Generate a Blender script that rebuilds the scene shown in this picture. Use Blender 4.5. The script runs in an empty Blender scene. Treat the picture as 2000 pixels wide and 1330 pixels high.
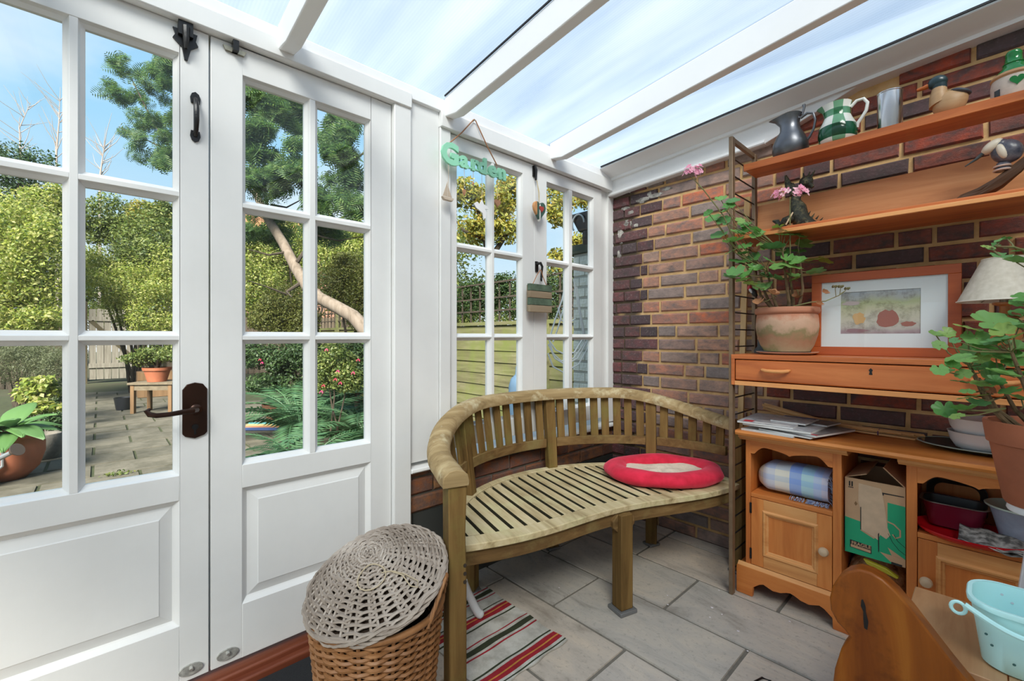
import bpy, bmesh, math, random
from mathutils import Vector, Matrix, Euler
import numpy as np
random.seed(7)
rng = np.random.default_rng(11)
sc = bpy.context.scene
COL = sc.collection
PI = math.pi

# ---------------------------------------------------------------- camera
cam = bpy.data.cameras.new('camera'); cam.sensor_width = 36; cam.lens = 868/2000*36
cam.shift_y = -0.0035; cam.clip_start = .02; cam.clip_end = 500
co = bpy.data.objects.new('camera', cam); COL.objects.link(co)
co.location = (1.644, -2.40, 1.10); co.rotation_euler = (PI/2, 0, math.radians(47.2))
sc.camera = co

# ---------------------------------------------------------------- light
sc.view_settings.view_transform = 'Standard'
sc.view_settings.look = 'None'
sc.view_settings.gamma = 1
sc.view_settings.use_curve_mapping = False
sc.view_settings.exposure = 0.58
sc.cycles.use_denoising = True
sc.cycles.max_bounces = 14
sc.cycles.diffuse_bounces = 8
sc.cycles.glossy_bounces = 5
sc.cycles.transparent_max_bounces = 24
sc.cycles.transmission_bounces = 10
sc.cycles.sample_clamp_indirect = 8
sc.cycles.caustics_reflective = False
sc.cycles.caustics_refractive = False

SKY = 0.78
w = bpy.data.worlds.new('sky'); sc.world = w; w.use_nodes = True
nt = w.node_tree; nt.nodes.clear()
out = nt.nodes.new('ShaderNodeOutputWorld'); bg = nt.nodes.new('ShaderNodeBackground')
tc = nt.nodes.new('ShaderNodeTexCoord'); sx = nt.nodes.new('ShaderNodeSeparateXYZ')
rp = nt.nodes.new('ShaderNodeValToRGB')
nt.links.new(tc.outputs['Generated'], sx.inputs[0]); nt.links.new(sx.outputs['Z'], rp.inputs[0])
cr = rp.color_ramp
cr.elements[0].position = 0.0; cr.elements[0].color = (.86, .90, .94, 1)
cr.elements[1].position = 1.0; cr.elements[1].color = (.24, .47, .80, 1)
for p_, c_ in ((.10, (.66, .81, .93, 1)), (.35, (.36, .65, .90, 1)), (.6, (.30, .56, .86, 1))):
    e_ = cr.elements.new(p_); e_.color = c_
nz = nt.nodes.new('ShaderNodeTexNoise'); nz.inputs['Scale'].default_value = 2.2; nz.inputs['Detail'].default_value = 6
mp = nt.nodes.new('ShaderNodeMapping'); mp.inputs['Scale'].default_value = (1, 1, 2.2)
nt.links.new(tc.outputs['Generated'], mp.inputs[0]); nt.links.new(mp.outputs[0], nz.inputs['Vector'])
cm = nt.nodes.new('ShaderNodeMapRange'); cm.inputs[1].default_value = .47; cm.inputs[2].default_value = .72
cm.inputs[3].default_value = 0; cm.inputs[4].default_value = .85
nt.links.new(nz.outputs[0], cm.inputs[0])
mx = nt.nodes.new('ShaderNodeMixRGB'); nt.links.new(cm.outputs[0], mx.inputs[0])
nt.links.new(rp.outputs[0], mx.inputs[1]); mx.inputs[2].default_value = (.92, .95, 1.0, 1)
nt.links.new(mx.outputs[0], bg.inputs[0]); bg.inputs[1].default_value = SKY
nt.links.new(bg.outputs[0], out.inputs[0])

sun = bpy.data.lights.new('sun', 'SUN'); sun.energy = 11.0; sun.angle = math.radians(26); sun.color = (1, .94, .84)
so = bpy.data.objects.new('sun', sun); COL.objects.link(so)
so.rotation_euler = (math.radians(49), 0, math.radians(47))

# ---------------------------------------------------------------- helpers
class MB:
    """collects shapes into one mesh"""
    def __init__(s): s.v = []; s.f = []; s.m = []; s.cur = 0
    def add(s, vs, fs):
        b = len(s.v); s.v += [tuple(v) for v in vs]
        for f in fs: s.f.append([i+b for i in f]); s.m.append(s.cur)
        return s
    def box(s, a, b):
        x0,y0,z0 = [min(a[i],b[i]) for i in range(3)]; x1,y1,z1 = [max(a[i],b[i]) for i in range(3)]
        return s.add([(x0,y0,z0),(x1,y0,z0),(x1,y1,z0),(x0,y1,z0),(x0,y0,z1),(x1,y0,z1),(x1,y1,z1),(x0,y1,z1)],
            [(0,3,2,1),(4,5,6,7),(0,1,5,4),(1,2,6,5),(2,3,7,6),(3,0,4,7)])
    def hexa(s, p):  # 8 corners, bottom ring then top ring (ccw from above)
        return s.add(p, [(0,3,2,1),(4,5,6,7),(0,1,5,4),(1,2,6,5),(2,3,7,6),(3,0,4,7)])
    def bar(s, a, b, wx, wy, up=(0,0,1)):  # square bar from a to b
        a, b = Vector(a), Vector(b); d = (b-a).normalized(); u = Vector(up)
        if abs(d.dot(u)) > .98: u = Vector((1,0,0))
        x = d.cross(u).normalized(); y = x.cross(d).normalized()
        ps = []
        for c in (a, b):
            for sx_, sy_ in ((-1,-1),(1,-1),(1,1),(-1,1)): ps.append(c + x*(sx_*wx/2) + y*(sy_*wy/2))
        return s.add(ps, [(0,1,2,3),(7,6,5,4),(0,4,5,1),(1,5,6,2),(2,6,7,3),(3,7,4,0)])
    def prism(s, poly, fn, h0, h1):  # poly of 2d pts, fn(u,v,h)->xyz
        n = len(poly)
        vs = [fn(u,v,h0) for u,v in poly] + [fn(u,v,h1) for u,v in poly]
        fs = [list(range(n))[::-1], list(range(n,2*n))] + [(i,(i+1)%n,n+(i+1)%n,n+i) for i in range(n)]
        return s.add(vs, fs)
    def tube(s, path, r, n=8, caps=True, closed=False):
        path = [Vector(p) for p in path]; k = len(path); rs = r if hasattr(r,'__len__') else [r]*k
        prev = None; rings = []
        for i,p in enumerate(path):
            if closed: d = (path[(i+1)%k]-path[i-1])
            else: d = path[min(i+1,k-1)]-path[max(i-1,0)]
            d = d.normalized() if d.length > 1e-9 else Vector((0,0,1))
            if prev is None:
                u = Vector((0,0,1)) if abs(d.z) < .9 else Vector((1,0,0)); x = d.cross(u).normalized()
            else:
                x = prev - d*prev.dot(d)
                x = x.normalized() if x.length > 1e-6 else d.cross(Vector((0,0,1))).normalized()
            prev = x; y = d.cross(x)
            rings.append([p + x*(rs[i]*math.cos(2*PI*j/n)) + y*(rs[i]*math.sin(2*PI*j/n)) for j in range(n)])
        vs = [v for rg in rings for v in rg]; fs = []
        for i in range(k if closed else k-1):
            a = i*n; b = ((i+1)%k)*n
            for j in range(n): fs.append((a+j, a+(j+1)%n, b+(j+1)%n, b+j))
        if caps and not closed: fs += [list(range(n))[::-1], list(range((k-1)*n, k*n))]
        return s.add(vs, fs)
    def lathe(s, prof, n=24, c=(0,0,0), caps=True, sx=1, sy=1):
        vs = []; fs = []
        for r,z in prof:
            for j in range(n):
                a = 2*PI*j/n; vs.append((c[0]+r*math.cos(a)*sx, c[1]+r*math.sin(a)*sy, c[2]+z))
        for i in range(len(prof)-1):
            for j in range(n): fs.append((i*n+j, i*n+(j+1)%n, (i+1)*n+(j+1)%n, (i+1)*n+j))
        if caps:
            if prof[0][0] > 1e-5: fs.append(list(range(n))[::-1])
            if prof[-1][0] > 1e-5: fs.append(list(range((len(prof)-1)*n, len(prof)*n)))
        return s.add(vs, fs)
    def sweep(s, path, section, up=(0,0,1), closed=False, scale=None):  # section pts (side, up)
        path = [Vector(p) for p in path]; k = len(path); n = len(section); vs = []; fs = []
        for i,p in enumerate(path):
            d = (path[(i+1)%k]-path[i-1]) if closed else path[min(i+1,k-1)]-path[max(i-1,0)]
            d.normalize(); x = d.cross(Vector(up)).normalized(); y = x.cross(d)
            q = scale[i] if scale else 1
            for a,b in section: vs.append(p + x*a*q + y*b*q)
        for i in range(k if closed else k-1):
            a = i*n; b = ((i+1)%k)*n
            for j in range(n): fs.append((a+j, b+j, b+(j+1)%n, a+(j+1)%n))
        if not closed: fs += [list(range(n)), list(range((k-1)*n,k*n))[::-1]]
        return s.add(vs, fs)
    def ell(s, c, r, nu=14, nv=10, R=None):
        vs = []; fs = []
        for i in range(nv+1):
            th = PI*i/nv
            for j in range(nu):
                ph = 2*PI*j/nu
                p = Vector((r[0]*math.sin(th)*math.cos(ph), r[1]*math.sin(th)*math.sin(ph), r[2]*math.cos(th)))
                if R is not None: p = R @ p
                vs.append(p + Vector(c))
        for i in range(nv):
            for j in range(nu): fs.append((i*nu+j, (i+1)*nu+j, (i+1)*nu+(j+1)%nu, i*nu+(j+1)%nu))
        return s.add(vs, fs)
    def build(s, name, mats, parent=None, world=True, bevel=0, smooth=35, seg=2, subsurf=0):
        me = bpy.data.meshes.new(name)
        off = Vector((0,0,0))
        if parent is not None and world:
            p = parent
            while p is not None: off += p.location; p = p.parent
        me.from_pydata([tuple(Vector(v)-off) for v in s.v], [], s.f)
        if not isinstance(mats, (list,tuple)): mats = [mats]
        for m in mats: me.materials.append(m)
        if len(mats) > 1: me.polygons.foreach_set('material_index', s.m)
        bm = bmesh.new(); bm.from_mesh(me); bmesh.ops.remove_doubles(bm, verts=bm.verts, dist=1e-6)
        bmesh.ops.recalc_face_normals(bm, faces=bm.faces); bm.to_mesh(me); bm.free()
        if smooth:
            me.polygons.foreach_set('use_smooth', [True]*len(me.polygons)); me.set_sharp_from_angle(angle=math.radians(smooth))
        o = bpy.data.objects.new(name, me); COL.objects.link(o)
        if parent is not None: o.parent = parent
        if subsurf:
            sm = o.modifiers.new('sub','SUBSURF'); sm.levels = subsurf; sm.render_levels = subsurf
        if bevel:
            b = o.modifiers.new('bevel','BEVEL'); b.width = bevel; b.segments = seg; b.limit_method = 'ANGLE'; b.angle_limit = math.radians(40)
        return o

def inst(src, name, loc, rot=(0,0,0), scale=(1,1,1), parent=None, mat=None):
    """another object on the same mesh"""
    o = bpy.data.objects.new(name, src); COL.objects.link(o)
    off = Vector((0,0,0)); p = parent
    while p is not None: off += p.location; p = p.parent
    o.location = Vector(loc)-off; o.rotation_euler = rot; o.scale = scale
    if parent is not None: o.parent = parent
    return o

def thing(name, label, cat, loc=(0,0,0), rotz=0, group=None):
    o = bpy.data.objects.new(name, None); COL.objects.link(o); o.empty_display_size = .05
    o.location = loc; o.rotation_euler = (0,0,rotz); o['label'] = label; o['category'] = cat
    if group: o['group'] = group
    return o
def tag(o, label, cat, group=None, kind=None):
    o['label'] = label; o['category'] = cat
    if group: o['group'] = group
    if kind: o['kind'] = kind
    return o
def stuff(o): o['kind'] = 'stuff'; return o
def struct(o, label=None):
    o['kind'] = 'structure'
    if label: o['label'] = label
    return o
def dup(root, loc, label, rotz=None, group=None):
    r = root.copy(); COL.objects.link(r); r.location = loc
    if rotz is not None: r.rotation_euler = (0,0,rotz)
    r['label'] = label
    if group: r['group'] = group
    for ch in list(root.children):
        c = ch.copy(); COL.objects.link(c); c.parent = r
        for g in ch.children:
            d = g.copy(); COL.objects.link(d); d.parent = c
    return r

# ---------------------------------------------------------------- materials
MAT = {}
def newmat(name):
    m = bpy.data.materials.new(name); m.use_nodes = True
    nt = m.node_tree; b = nt.nodes['Principled BSDF']; MAT[name] = m
    return m, nt, b
def N(nt, t, **kw):
    n = nt.nodes.new('ShaderNode'+t)
    for k,v in kw.items():
        if k in n.inputs.keys(): n.inputs[k].default_value = v
        else: setattr(n, k, v)
    return n
def ramp(nt, pts):
    r = nt.nodes.new('ShaderNodeValToRGB'); cr = r.color_ramp
    while len(cr.elements) < len(pts): cr.elements.new(.5)
    for e,(p,c) in zip(cr.elements, pts): e.position = p; e.color = (*c,1) if len(c)==3 else c
    return r
def bump(nt, b, src, strength=.2, dist=.01):
    n = N(nt,'Bump'); n.inputs['Strength'].default_value = strength; n.inputs['Distance'].default_value = dist
    nt.links.new(src, n.inputs['Height']); nt.links.new(n.outputs[0], b.inputs['Normal'])
def plain(name, col, rough=.5, metal=0, spec=.5, noise=0, nscale=20, bumps=0, coat=0, var=None):
    m, nt, b = newmat(name)
    b.inputs['Base Color'].default_value = (*col,1); b.inputs['Roughness'].default_value = rough
    b.inputs['Metallic'].default_value = metal; b.inputs['Specular IOR Level'].default_value = spec
    if coat: b.inputs['Coat Weight'].default_value = coat; b.inputs['Coat Roughness'].default_value = .1
    if noise or bumps:
        tc = N(nt,'TexCoord'); nz = N(nt,'TexNoise', Scale=nscale, Detail=5.0, Roughness=.6)
        nt.links.new(tc.outputs['Object'], nz.inputs['Vector'])
        if noise:
            c2 = var or tuple(max(0,c*(1-noise)) for c in col)
            r = ramp(nt, [(.3,c2),(.7,col)]); nt.links.new(nz.outputs[0], r.inputs[0]); nt.links.new(r.outputs[0], b.inputs['Base Color'])
        if bumps: bump(nt, b, nz.outputs[0], bumps, .01)
    return m
def wood(name, cols, scale=1.0, axis=0, rough=.45, spec=.4, coord='Object', stretch=14, fine=1.0, bumps=.08, weather=None):
    """streaky grain running along an axis; cols dark..light"""
    m, nt, b = newmat(name)
    tc = N(nt,'TexCoord'); mp = N(nt,'Mapping'); 
    sc_ = [stretch*scale]*3; sc_[axis] = scale*1.2; mp.inputs['Scale'].default_value = sc_
    nt.links.new(tc.outputs[coord], mp.inputs[0])
    oi = N(nt,'ObjectInfo'); ad = N(nt,'VectorMath', operation='SCALE'); 
    cb = N(nt,'CombineXYZ'); 
    for i in range(3): nt.links.new(oi.outputs['Random'], cb.inputs[i])
    nt.links.new(cb.outputs[0], ad.inputs[0]); ad.inputs['Scale'].default_value = 37
    ad2 = N(nt,'VectorMath', operation='ADD'); nt.links.new(mp.outputs[0], ad2.inputs[0]); nt.links.new(ad.outputs[0], ad2.inputs[1])
    n1 = N(nt,'TexNoise', Scale=1.6, Detail=8.0, Roughness=.62, Distortion=.6); nt.links.new(ad2.outputs[0], n1.inputs['Vector'])
    k = len(cols); r = ramp(nt, [(.28+.44*i/(k-1), c) for i,c in enumerate(cols)])
    nt.links.new(n1.outputs[0], r.inputs[0]); colout = r.outputs[0]
    if weather:
        n2 = N(nt,'TexNoise', Scale=weather[1], Detail=6.0, Roughness=.65); nt.links.new(tc.outputs['Object'], n2.inputs['Vector'])
        r2 = ramp(nt, [(weather[2],(0,0,0)),(weather[3],(1,1,1))]); nt.links.new(n2.outputs[0], r2.inputs[0])
        mxn = N(nt,'MixRGB'); nt.links.new(r2.outputs[0], mxn.inputs[0]); nt.links.new(colout, mxn.inputs[1]); mxn.inputs[2].default_value = (*weather[0],1)
        colout = mxn.outputs[0]
    nt.links.new(colout, b.inputs['Base Color']); b.inputs['Roughness'].default_value = rough; b.inputs['Specular IOR Level'].default_value = spec
    if bumps: bump(nt, b, n1.outputs[0], bumps, .004)
    return m
def leafmat(name, cols, trans=.35, rough=.5):
    """leaf colour differs from leaf to leaf; some light goes through"""
    m = bpy.data.materials.new(name); m.use_nodes = True; nt = m.node_tree; nt.nodes.clear(); MAT[name] = m
    o = N(nt,'OutputMaterial'); g = N(nt,'NewGeometry'); oi = N(nt,'ObjectInfo')
    ad = N(nt,'Math', operation='ADD'); fr = N(nt,'Math', operation='FRACT')
    nt.links.new(g.outputs['Random Per Island'], ad.inputs[0]); nt.links.new(oi.outputs['Random'], ad.inputs[1]); nt.links.new(ad.outputs[0], fr.inputs[0])
    k = len(cols); r = ramp(nt, [(i/(k-1), c) for i,c in enumerate(cols)]); nt.links.new(fr.outputs[0], r.inputs[0])
    d = N(nt,'BsdfPrincipled'); d.inputs['Roughness'].default_value = rough; d.inputs['Specular IOR Level'].default_value = .35
    t = N(nt,'BsdfTranslucent'); hs = N(nt,'HueSaturation', Value=1.25, Saturation=1.1)
    nt.links.new(r.outputs[0], d.inputs['Base Color']); nt.links.new(r.outputs[0], hs.inputs['Color']); nt.links.new(hs.outputs[0], t.inputs[0])
    mx = N(nt,'MixShader'); mx.inputs[0].default_value = trans
    nt.links.new(d.outputs[0], mx.inputs[1]); nt.links.new(t.outputs[0], mx.inputs[2]); nt.links.new(mx.outputs[0], o.inputs[0])
    return m

# white gloss paint with faint brush grain and grubby patches
def paint(name, col=(.80,.80,.79), dirt=.06):
    m, nt, b = newmat(name)
    tc = N(nt,'TexCoord'); g = N(nt,'NewGeometry')
    n1 = N(nt,'TexNoise', Scale=2.2, Detail=6.0, Roughness=.6); nt.links.new(g.outputs['Position'], n1.inputs['Vector'])
    r = ramp(nt, [(.3, tuple(c*(1-dirt)*.98 for c in col)), (.6, col)]); nt.links.new(n1.outputs[0], r.inputs[0])
    nt.links.new(r.outputs[0], b.inputs['Base Color'])
    mp = N(nt,'Mapping'); mp.inputs['Scale'].default_value = (90,90,3); nt.links.new(g.outputs['Position'], mp.inputs[0])
    n2 = N(nt,'TexNoise', Scale=1.0, Detail=4.0); nt.links.new(mp.outputs[0], n2.inputs['Vector'])
    bump(nt, b, n2.outputs[0], .06, .004)
    b.inputs['Roughness'].default_value = .42; b.inputs['Specular IOR Level'].default_value = .4
    return m
paint('white_paint'); paint('roof_paint', (.86,.86,.86), .03)
wood('teak', [(.34,.078,.019),(.53,.148,.040),(.66,.22,.066)], scale=1.0, axis=0, rough=.38)
wood('teak_light', [(.54,.19,.055),(.72,.31,.105),(.82,.42,.17)], scale=1.0, axis=0, rough=.4)
wood('pine', [(.44,.115,.024),(.61,.195,.044),(.72,.275,.072)], scale=.9, axis=2, rough=.42, stretch=12)
wood('pine_h', [(.44,.115,.024),(.61,.195,.044),(.72,.275,.072)], scale=.9, axis=0, rough=.42, stretch=12)
wood('pine_light', [(.54,.21,.06),(.69,.315,.105),(.78,.41,.16)], scale=.9, axis=0, rough=.45)
wood('bench_wood', [(.085,.045,.016),(.17,.098,.036),(.27,.17,.07)], scale=1.0, axis=0, rough=.75, spec=.2, bumps=.25, weather=((.24,.19,.075),5.0,.5,.75))
wood('bench_wood_v', [(.085,.047,.014),(.165,.095,.030),(.25,.155,.052)], scale=1.0, axis=2, rough=.75, spec=.2, bumps=.25, weather=((.19,.165,.045),4.0,.52,.78))
wood('bench_seat', [(.26,.19,.09),(.50,.40,.225),(.66,.56,.36)], scale=1.0, axis=1, rough=.8, spec=.2, bumps=.3, weather=((.56,.52,.29),7.0,.5,.72))
wood('bench_rail', [(.20,.13,.055),(.37,.26,.125),(.52,.40,.22)], scale=1.0, axis=0, rough=.75, spec=.25, bumps=.3, weather=((.62,.55,.36),12.0,.54,.72))
plain('black_iron', (.012,.012,.013), .35, .3, bumps=.1, nscale=60)
plain('bronze_plate', (.045,.018,.010), .32, .6, noise=.5, nscale=12)
plain('steel', (.55,.55,.56), .22, 1.0)
plain('brass_dull', (.45,.42,.33), .45, .8, noise=.4, nscale=40)

# ================================================================ THE SETTING
WP = MAT['white_paint']; RPt = MAT['roof_paint']

# window glass: thin sheet, mostly clear, mirror-like at a slant
def glassmat(name, tint=(.97,.985,.98), f=.9):
    m = bpy.data.materials.new(name); m.use_nodes = True; nt = m.node_tree; nt.nodes.clear(); MAT[name] = m
    o = N(nt,'OutputMaterial'); t = N(nt,'BsdfTransparent'); t.inputs[0].default_value = (*tint,1)
    g = N(nt,'BsdfGlossy'); g.inputs['Roughness'].default_value = .02
    ge = N(nt,'NewGeometry'); dp_ = N(nt,'VectorMath', operation='DOT_PRODUCT'); nt.links.new(ge.outputs['Normal'], dp_.inputs[0]); nt.links.new(ge.outputs['Incoming'], dp_.inputs[1])
    ab = N(nt,'Math', operation='ABSOLUTE'); nt.links.new(dp_.outputs['Value'], ab.inputs[0])
    om = N(nt,'Math', operation='SUBTRACT'); om.inputs[0].default_value = 1; nt.links.new(ab.outputs[0], om.inputs[1])
    pw = N(nt,'Math', operation='POWER'); pw.inputs[1].default_value = 5; nt.links.new(om.outputs[0], pw.inputs[0])
    mu = N(nt,'Math', operation='MULTIPLY_ADD'); mu.inputs[1].default_value = .5*f; mu.inputs[2].default_value = .022; nt.links.new(pw.outputs[0], mu.inputs[0])
    mx = N(nt,'MixShader'); nt.links.new(mu.outputs[0], mx.inputs[0]); nt.links.new(t.outputs[0], mx.inputs[1]); nt.links.new(g.outputs[0], mx.inputs[2])
    nt.links.new(mx.outputs[0], o.inputs[0]); return m
glassmat('glass')

# ---- floor: riven sandstone tiles on a mortar bed
m, nt, b = newmat('stone_tile')
g = N(nt,'NewGeometry'); oi = N(nt,'ObjectInfo')
n1 = N(nt,'TexNoise', Scale=3.0, Detail=9.0, Roughness=.62, Distortion=.8); n2 = N(nt,'TexNoise', Scale=55.0, Detail=4.0, Roughness=.7)
mp = N(nt,'Mapping'); mp.inputs['Scale'].default_value = (1,2.6,1); mp.inputs['Rotation'].default_value = (0,0,.5)
nt.links.new(g.outputs['Position'], mp.inputs[0]); nt.links.new(mp.outputs[0], n1.inputs['Vector']); nt.links.new(g.outputs['Position'], n2.inputs['Vector'])
rA = ramp(nt, [(0,(.43,.425,.405)),(.35,(.53,.475,.41)),(.65,(.56,.485,.41)),(1,(.46,.455,.44))]); nt.links.new(oi.outputs['Random'], rA.inputs[0])
rB = ramp(nt, [(.26,(.50,.47,.44)),(.48,(.95,.94,.93)),(.75,(1.22,1.15,1.05))]); nt.links.new(n1.outputs[0], rB.inputs[0])
m1 = N(nt,'MixRGB', blend_type='MULTIPLY'); m1.inputs[0].default_value = 1; nt.links.new(rA.outputs[0], m1.inputs[1]); nt.links.new(rB.outputs[0], m1.inputs[2])
rC = ramp(nt, [(.32,(.55,.55,.55)),(.45,(1,1,1))]); nt.links.new(n2.outputs[0], rC.inputs[0])
m2 = N(nt,'MixRGB', blend_type='MULTIPLY'); m2.inputs[0].default_value = .55; nt.links.new(m1.outputs[0], m2.inputs[1]); nt.links.new(rC.outputs[0], m2.inputs[2])
nt.links.new(m2.outputs[0], b.inputs['Base Color']); b.inputs['Roughness'].default_value = .55
bump(nt, b, n1.outputs[0], .35, .012)
plain('grout', (.20,.18,.15), .9, noise=.3, nscale=30)
fl = MB().box((-.16,-4.2,-.2),(3.0,.02,-.006)).build('floor', MAT['grout']); struct(fl, 'stone tiled floor of the conservatory')
tile = MB(); J = .004
tile.hexa([(0,0,-.02),(1,0,-.02),(1,1,-.02),(0,1,-.02),(.006,.012,0),(.994,.012,0),(.994,.988,0),(.006,.988,0)])
to = tile.build('tile', MAT['stone_tile'], smooth=0); tmesh = to.data; bpy.data.objects.remove(to)
rows = [(-.105,.10,.42),(-.41,.305,.42),(-.725,.315,.74),(-1.04,.315,.42),(-1.36,.32,.766),(-1.68,.32,.45),(-2.0,.32,.72),(-2.32,.32,.40),(-2.64,.32,.70),(-2.96,.32,.4),(-3.28,.32,.7)]
for y0,h,x0 in rows:
    xs = x0 - 1.28
    while xs < 2.6:
        a = max(xs, -.055); e = min(xs+.64, 2.6)
        if e-a > .05: inst(tmesh, 'tile', (a+J, y0+J, random.uniform(-.0015,.0005)), (0,0,0), (e-a-2*J, h-2*J, 1), fl)
        xs += .64

# ---- brick wall on the right: bricks of their own on a recessed mortar bed
def brickmat(name, cols, frost=.25, dark=(.085,.07,.07)):
    m, nt, b = newmat(name)
    g = N(nt,'NewGeometry'); oi = N(nt,'ObjectInfo')
    k = len(cols); r = ramp(nt, [(i/(k-1), c) for i,c in enumerate(cols)]); nt.links.new(oi.outputs['Random'], r.inputs[0])
    mp = N(nt,'Mapping'); mp.inputs['Scale'].default_value = (1,1,1.5); nt.links.new(g.outputs['Position'], mp.inputs[0])
    n1 = N(nt,'TexNoise', Scale=16.0, Detail=6.0, Roughness=.65); nt.links.new(mp.outputs[0], n1.inputs['Vector'])
    n2 = N(nt,'TexNoise', Scale=90.0, Detail=4.0, Roughness=.7); nt.links.new(g.outputs['Position'], n2.inputs['Vector'])
    r1 = ramp(nt, [(.34,(.07,.06,.066)),(.5,(.5,.5,.5)),(.68,(1,1,1))]); nt.links.new(n1.outputs[0], r1.inputs[0])
    dk = N(nt,'MixRGB'); nt.links.new(r1.outputs[0], dk.inputs[0]); dk.inputs[1].default_value = (*dark,1); nt.links.new(r.outputs[0], dk.inputs[2])
    r2 = ramp(nt, [(.55,(0,0,0)),(.78,(frost,)*3)]); nt.links.new(n2.outputs[0], r2.inputs[0])
    fx = N(nt,'MixRGB'); nt.links.new(r2.outputs[0], fx.inputs[0]); nt.links.new(dk.outputs[0], fx.inputs[1]); fx.inputs[2].default_value = (.42,.36,.34,1)
    nt.links.new(fx.outputs[0], b.inputs['Base Color']); b.inputs['Roughness'].default_value = .85; b.inputs['Specular IOR Level'].default_value = .2
    ad = N(nt,'Math', operation='ADD'); nt.links.new(n1.outputs[0], ad.inputs[0]); nt.links.new(n2.outputs[0], ad.inputs[1])
    bump(nt, b, ad.outputs[0], .5, .006); return m
brickmat('brick_mixed', [(.46,.285,.22),(.64,.285,.175),(.35,.28,.255),(.66,.34,.22),(.43,.32,.27),(.72,.20,.09),(.55,.34,.25),(.30,.26,.25),(.62,.255,.145)], .2, (.20,.16,.15))
brickmat('brick_maroon', [(.15,.07,.07),(.22,.085,.085),(.10,.065,.075),(.27,.075,.075),(.13,.09,.10)], .5)
brickmat('brick_red', [(.32,.085,.055),(.44,.085,.045),(.17,.08,.08),(.125,.09,.095),(.56,.11,.045),(.24,.10,.085)], .2)
brickmat('brick_orange', [(.24,.08,.035),(.33,.13,.045),(.20,.065,.03),(.36,.17,.06)], .12)
m, nt, b = newmat('mortar')
g = N(nt,'NewGeometry'); n1 = N(nt,'TexNoise', Scale=9.0, Detail=8.0, Roughness=.7); nt.links.new(g.outputs['Position'], n1.inputs['Vector'])
r = ramp(nt, [(.3,(.50,.30,.13)),(.55,(.74,.48,.225)),(.75,(.82,.60,.34))]); nt.links.new(n1.outputs[0], r.inputs[0])
sx_ = N(nt,'SeparateXYZ'); nt.links.new(g.outputs['Position'], sx_.inputs[0])
ax = N(nt,'MapRange'); ax.inputs[1].default_value = .12; ax.inputs[2].default_value = .34; nt.links.new(sx_.outputs['X'], ax.inputs[0])
n3 = N(nt,'TexNoise', Scale=7.0, Detail=4.0); nt.links.new(g.outputs['Position'], n3.inputs['Vector'])
sb = N(nt,'Math', operation='ADD'); nt.links.new(ax.outputs[0], sb.inputs[0]); nt.links.new(n3.outputs[0], sb.inputs[1])
cl_ = ramp(nt, [(.62,(0,0,0)),(.9,(1,1,1))]); nt.links.new(sb.outputs[0], cl_.inputs[0])
mx_ = N(nt,'MixRGB'); nt.links.new(cl_.outputs[0], mx_.inputs[0]); mx_.inputs[1].default_value = (.115,.085,.055,1); nt.links.new(r.outputs[0], mx_.inputs[2])
nt.links.new(mx_.outputs[0], b.inputs['Base Color']); b.inputs['Roughness'].default_value = .95; bump(nt, b, n1.outputs[0], .6, .008)

wr = MB().hexa([(-.16,.007,-.2),(3.0,.007,-.2),(3.0,.24,-.2),(-.16,.24,-.2),(-.16,.007,2.095),(3.0,.007,2.31),(3.0,.24,2.31),(-.16,.24,2.095)]).build('wall_right', MAT['mortar']); struct(wr, 'old brick wall with sandy mortar')
def brickmesh(seed):
    rr = random.Random(seed); j = lambda a: rr.uniform(-a, a)
    c = .035; d = .10
    A = [(0,0),(1,0),(1,1),(0,1)]; q = MB()
    vs = [(u, .06, v) for u,v in A] + [(u+j(.006), .004, v+j(.02)) for u,v in A]
    vs += [((c*.6 if u==0 else 1-c*.6)+j(.006), -.003+j(.002), (d if v==0 else 1-d)+j(.025)) for u,v in A]
    q.add(vs, [(0,1,5,4),(1,2,6,5),(2,3,7,6),(3,0,4,7),(4,5,9,8),(5,6,10,9),(6,7,11,10),(7,4,8,11),(8,9,10,11),(3,2,1,0)])
    o = q.build('brick', MAT['brick_mixed'], smooth=0); me = o.data; bpy.data.objects.remove(o); return me
def variants(mat, n, s0):
    L = []
    for i in range(n):
        me = brickmesh(s0+i); me.materials.clear(); me.materials.append(MAT[mat]); L.append(me)
    return L
BMX = variants('brick_mixed',6,1); BMR = variants('brick_maroon',5,20); BRD = variants('brick_red',5,40); BOR = variants('brick_orange',4,60)
Hc = .0738; z = -.012; course = 0
zone = random.Random(5)
while z < 2.36:
    edge = .26 + zone.choice([-.055,-.02,0,.02,.045]) + (.03 if z > 1.7 else 0)
    x = -.02 - zone.choice([0,.06,.11]); L = []
    while x < edge-.02:                              # older dark bricks by the window
        wd = min(zone.choice([.10,.14,.21]), edge-x)
        if edge-(x+wd) < .05: wd = edge-x
        L.append((x, wd, BMR)); x += wd+.009
    x = edge + .012; first = True
    while x < 1.78:
        wd = zone.choice([.212,.216,.205,.10,.222]) if not first else (.10 if course%2 else .215)
        first = False
        L.append((x, wd, BMX if x < .80 else BRD)); x += wd+.0145
    for x,wd,vs in L:
        me = zone.choice(vs)
        if z+Hc > 2.112+.0705*x or (z < .33 and (.96 < x < 1.10 or x > 1.47)): continue
        inst(me, 'brick', (x, zone.uniform(-.003,.002), z+.006+zone.uniform(-.0012,.0012)), (0,zone.uniform(-.006,.006),0), (wd, 1, Hc-.0145), wr)
    z += Hc; course += 1
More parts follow.
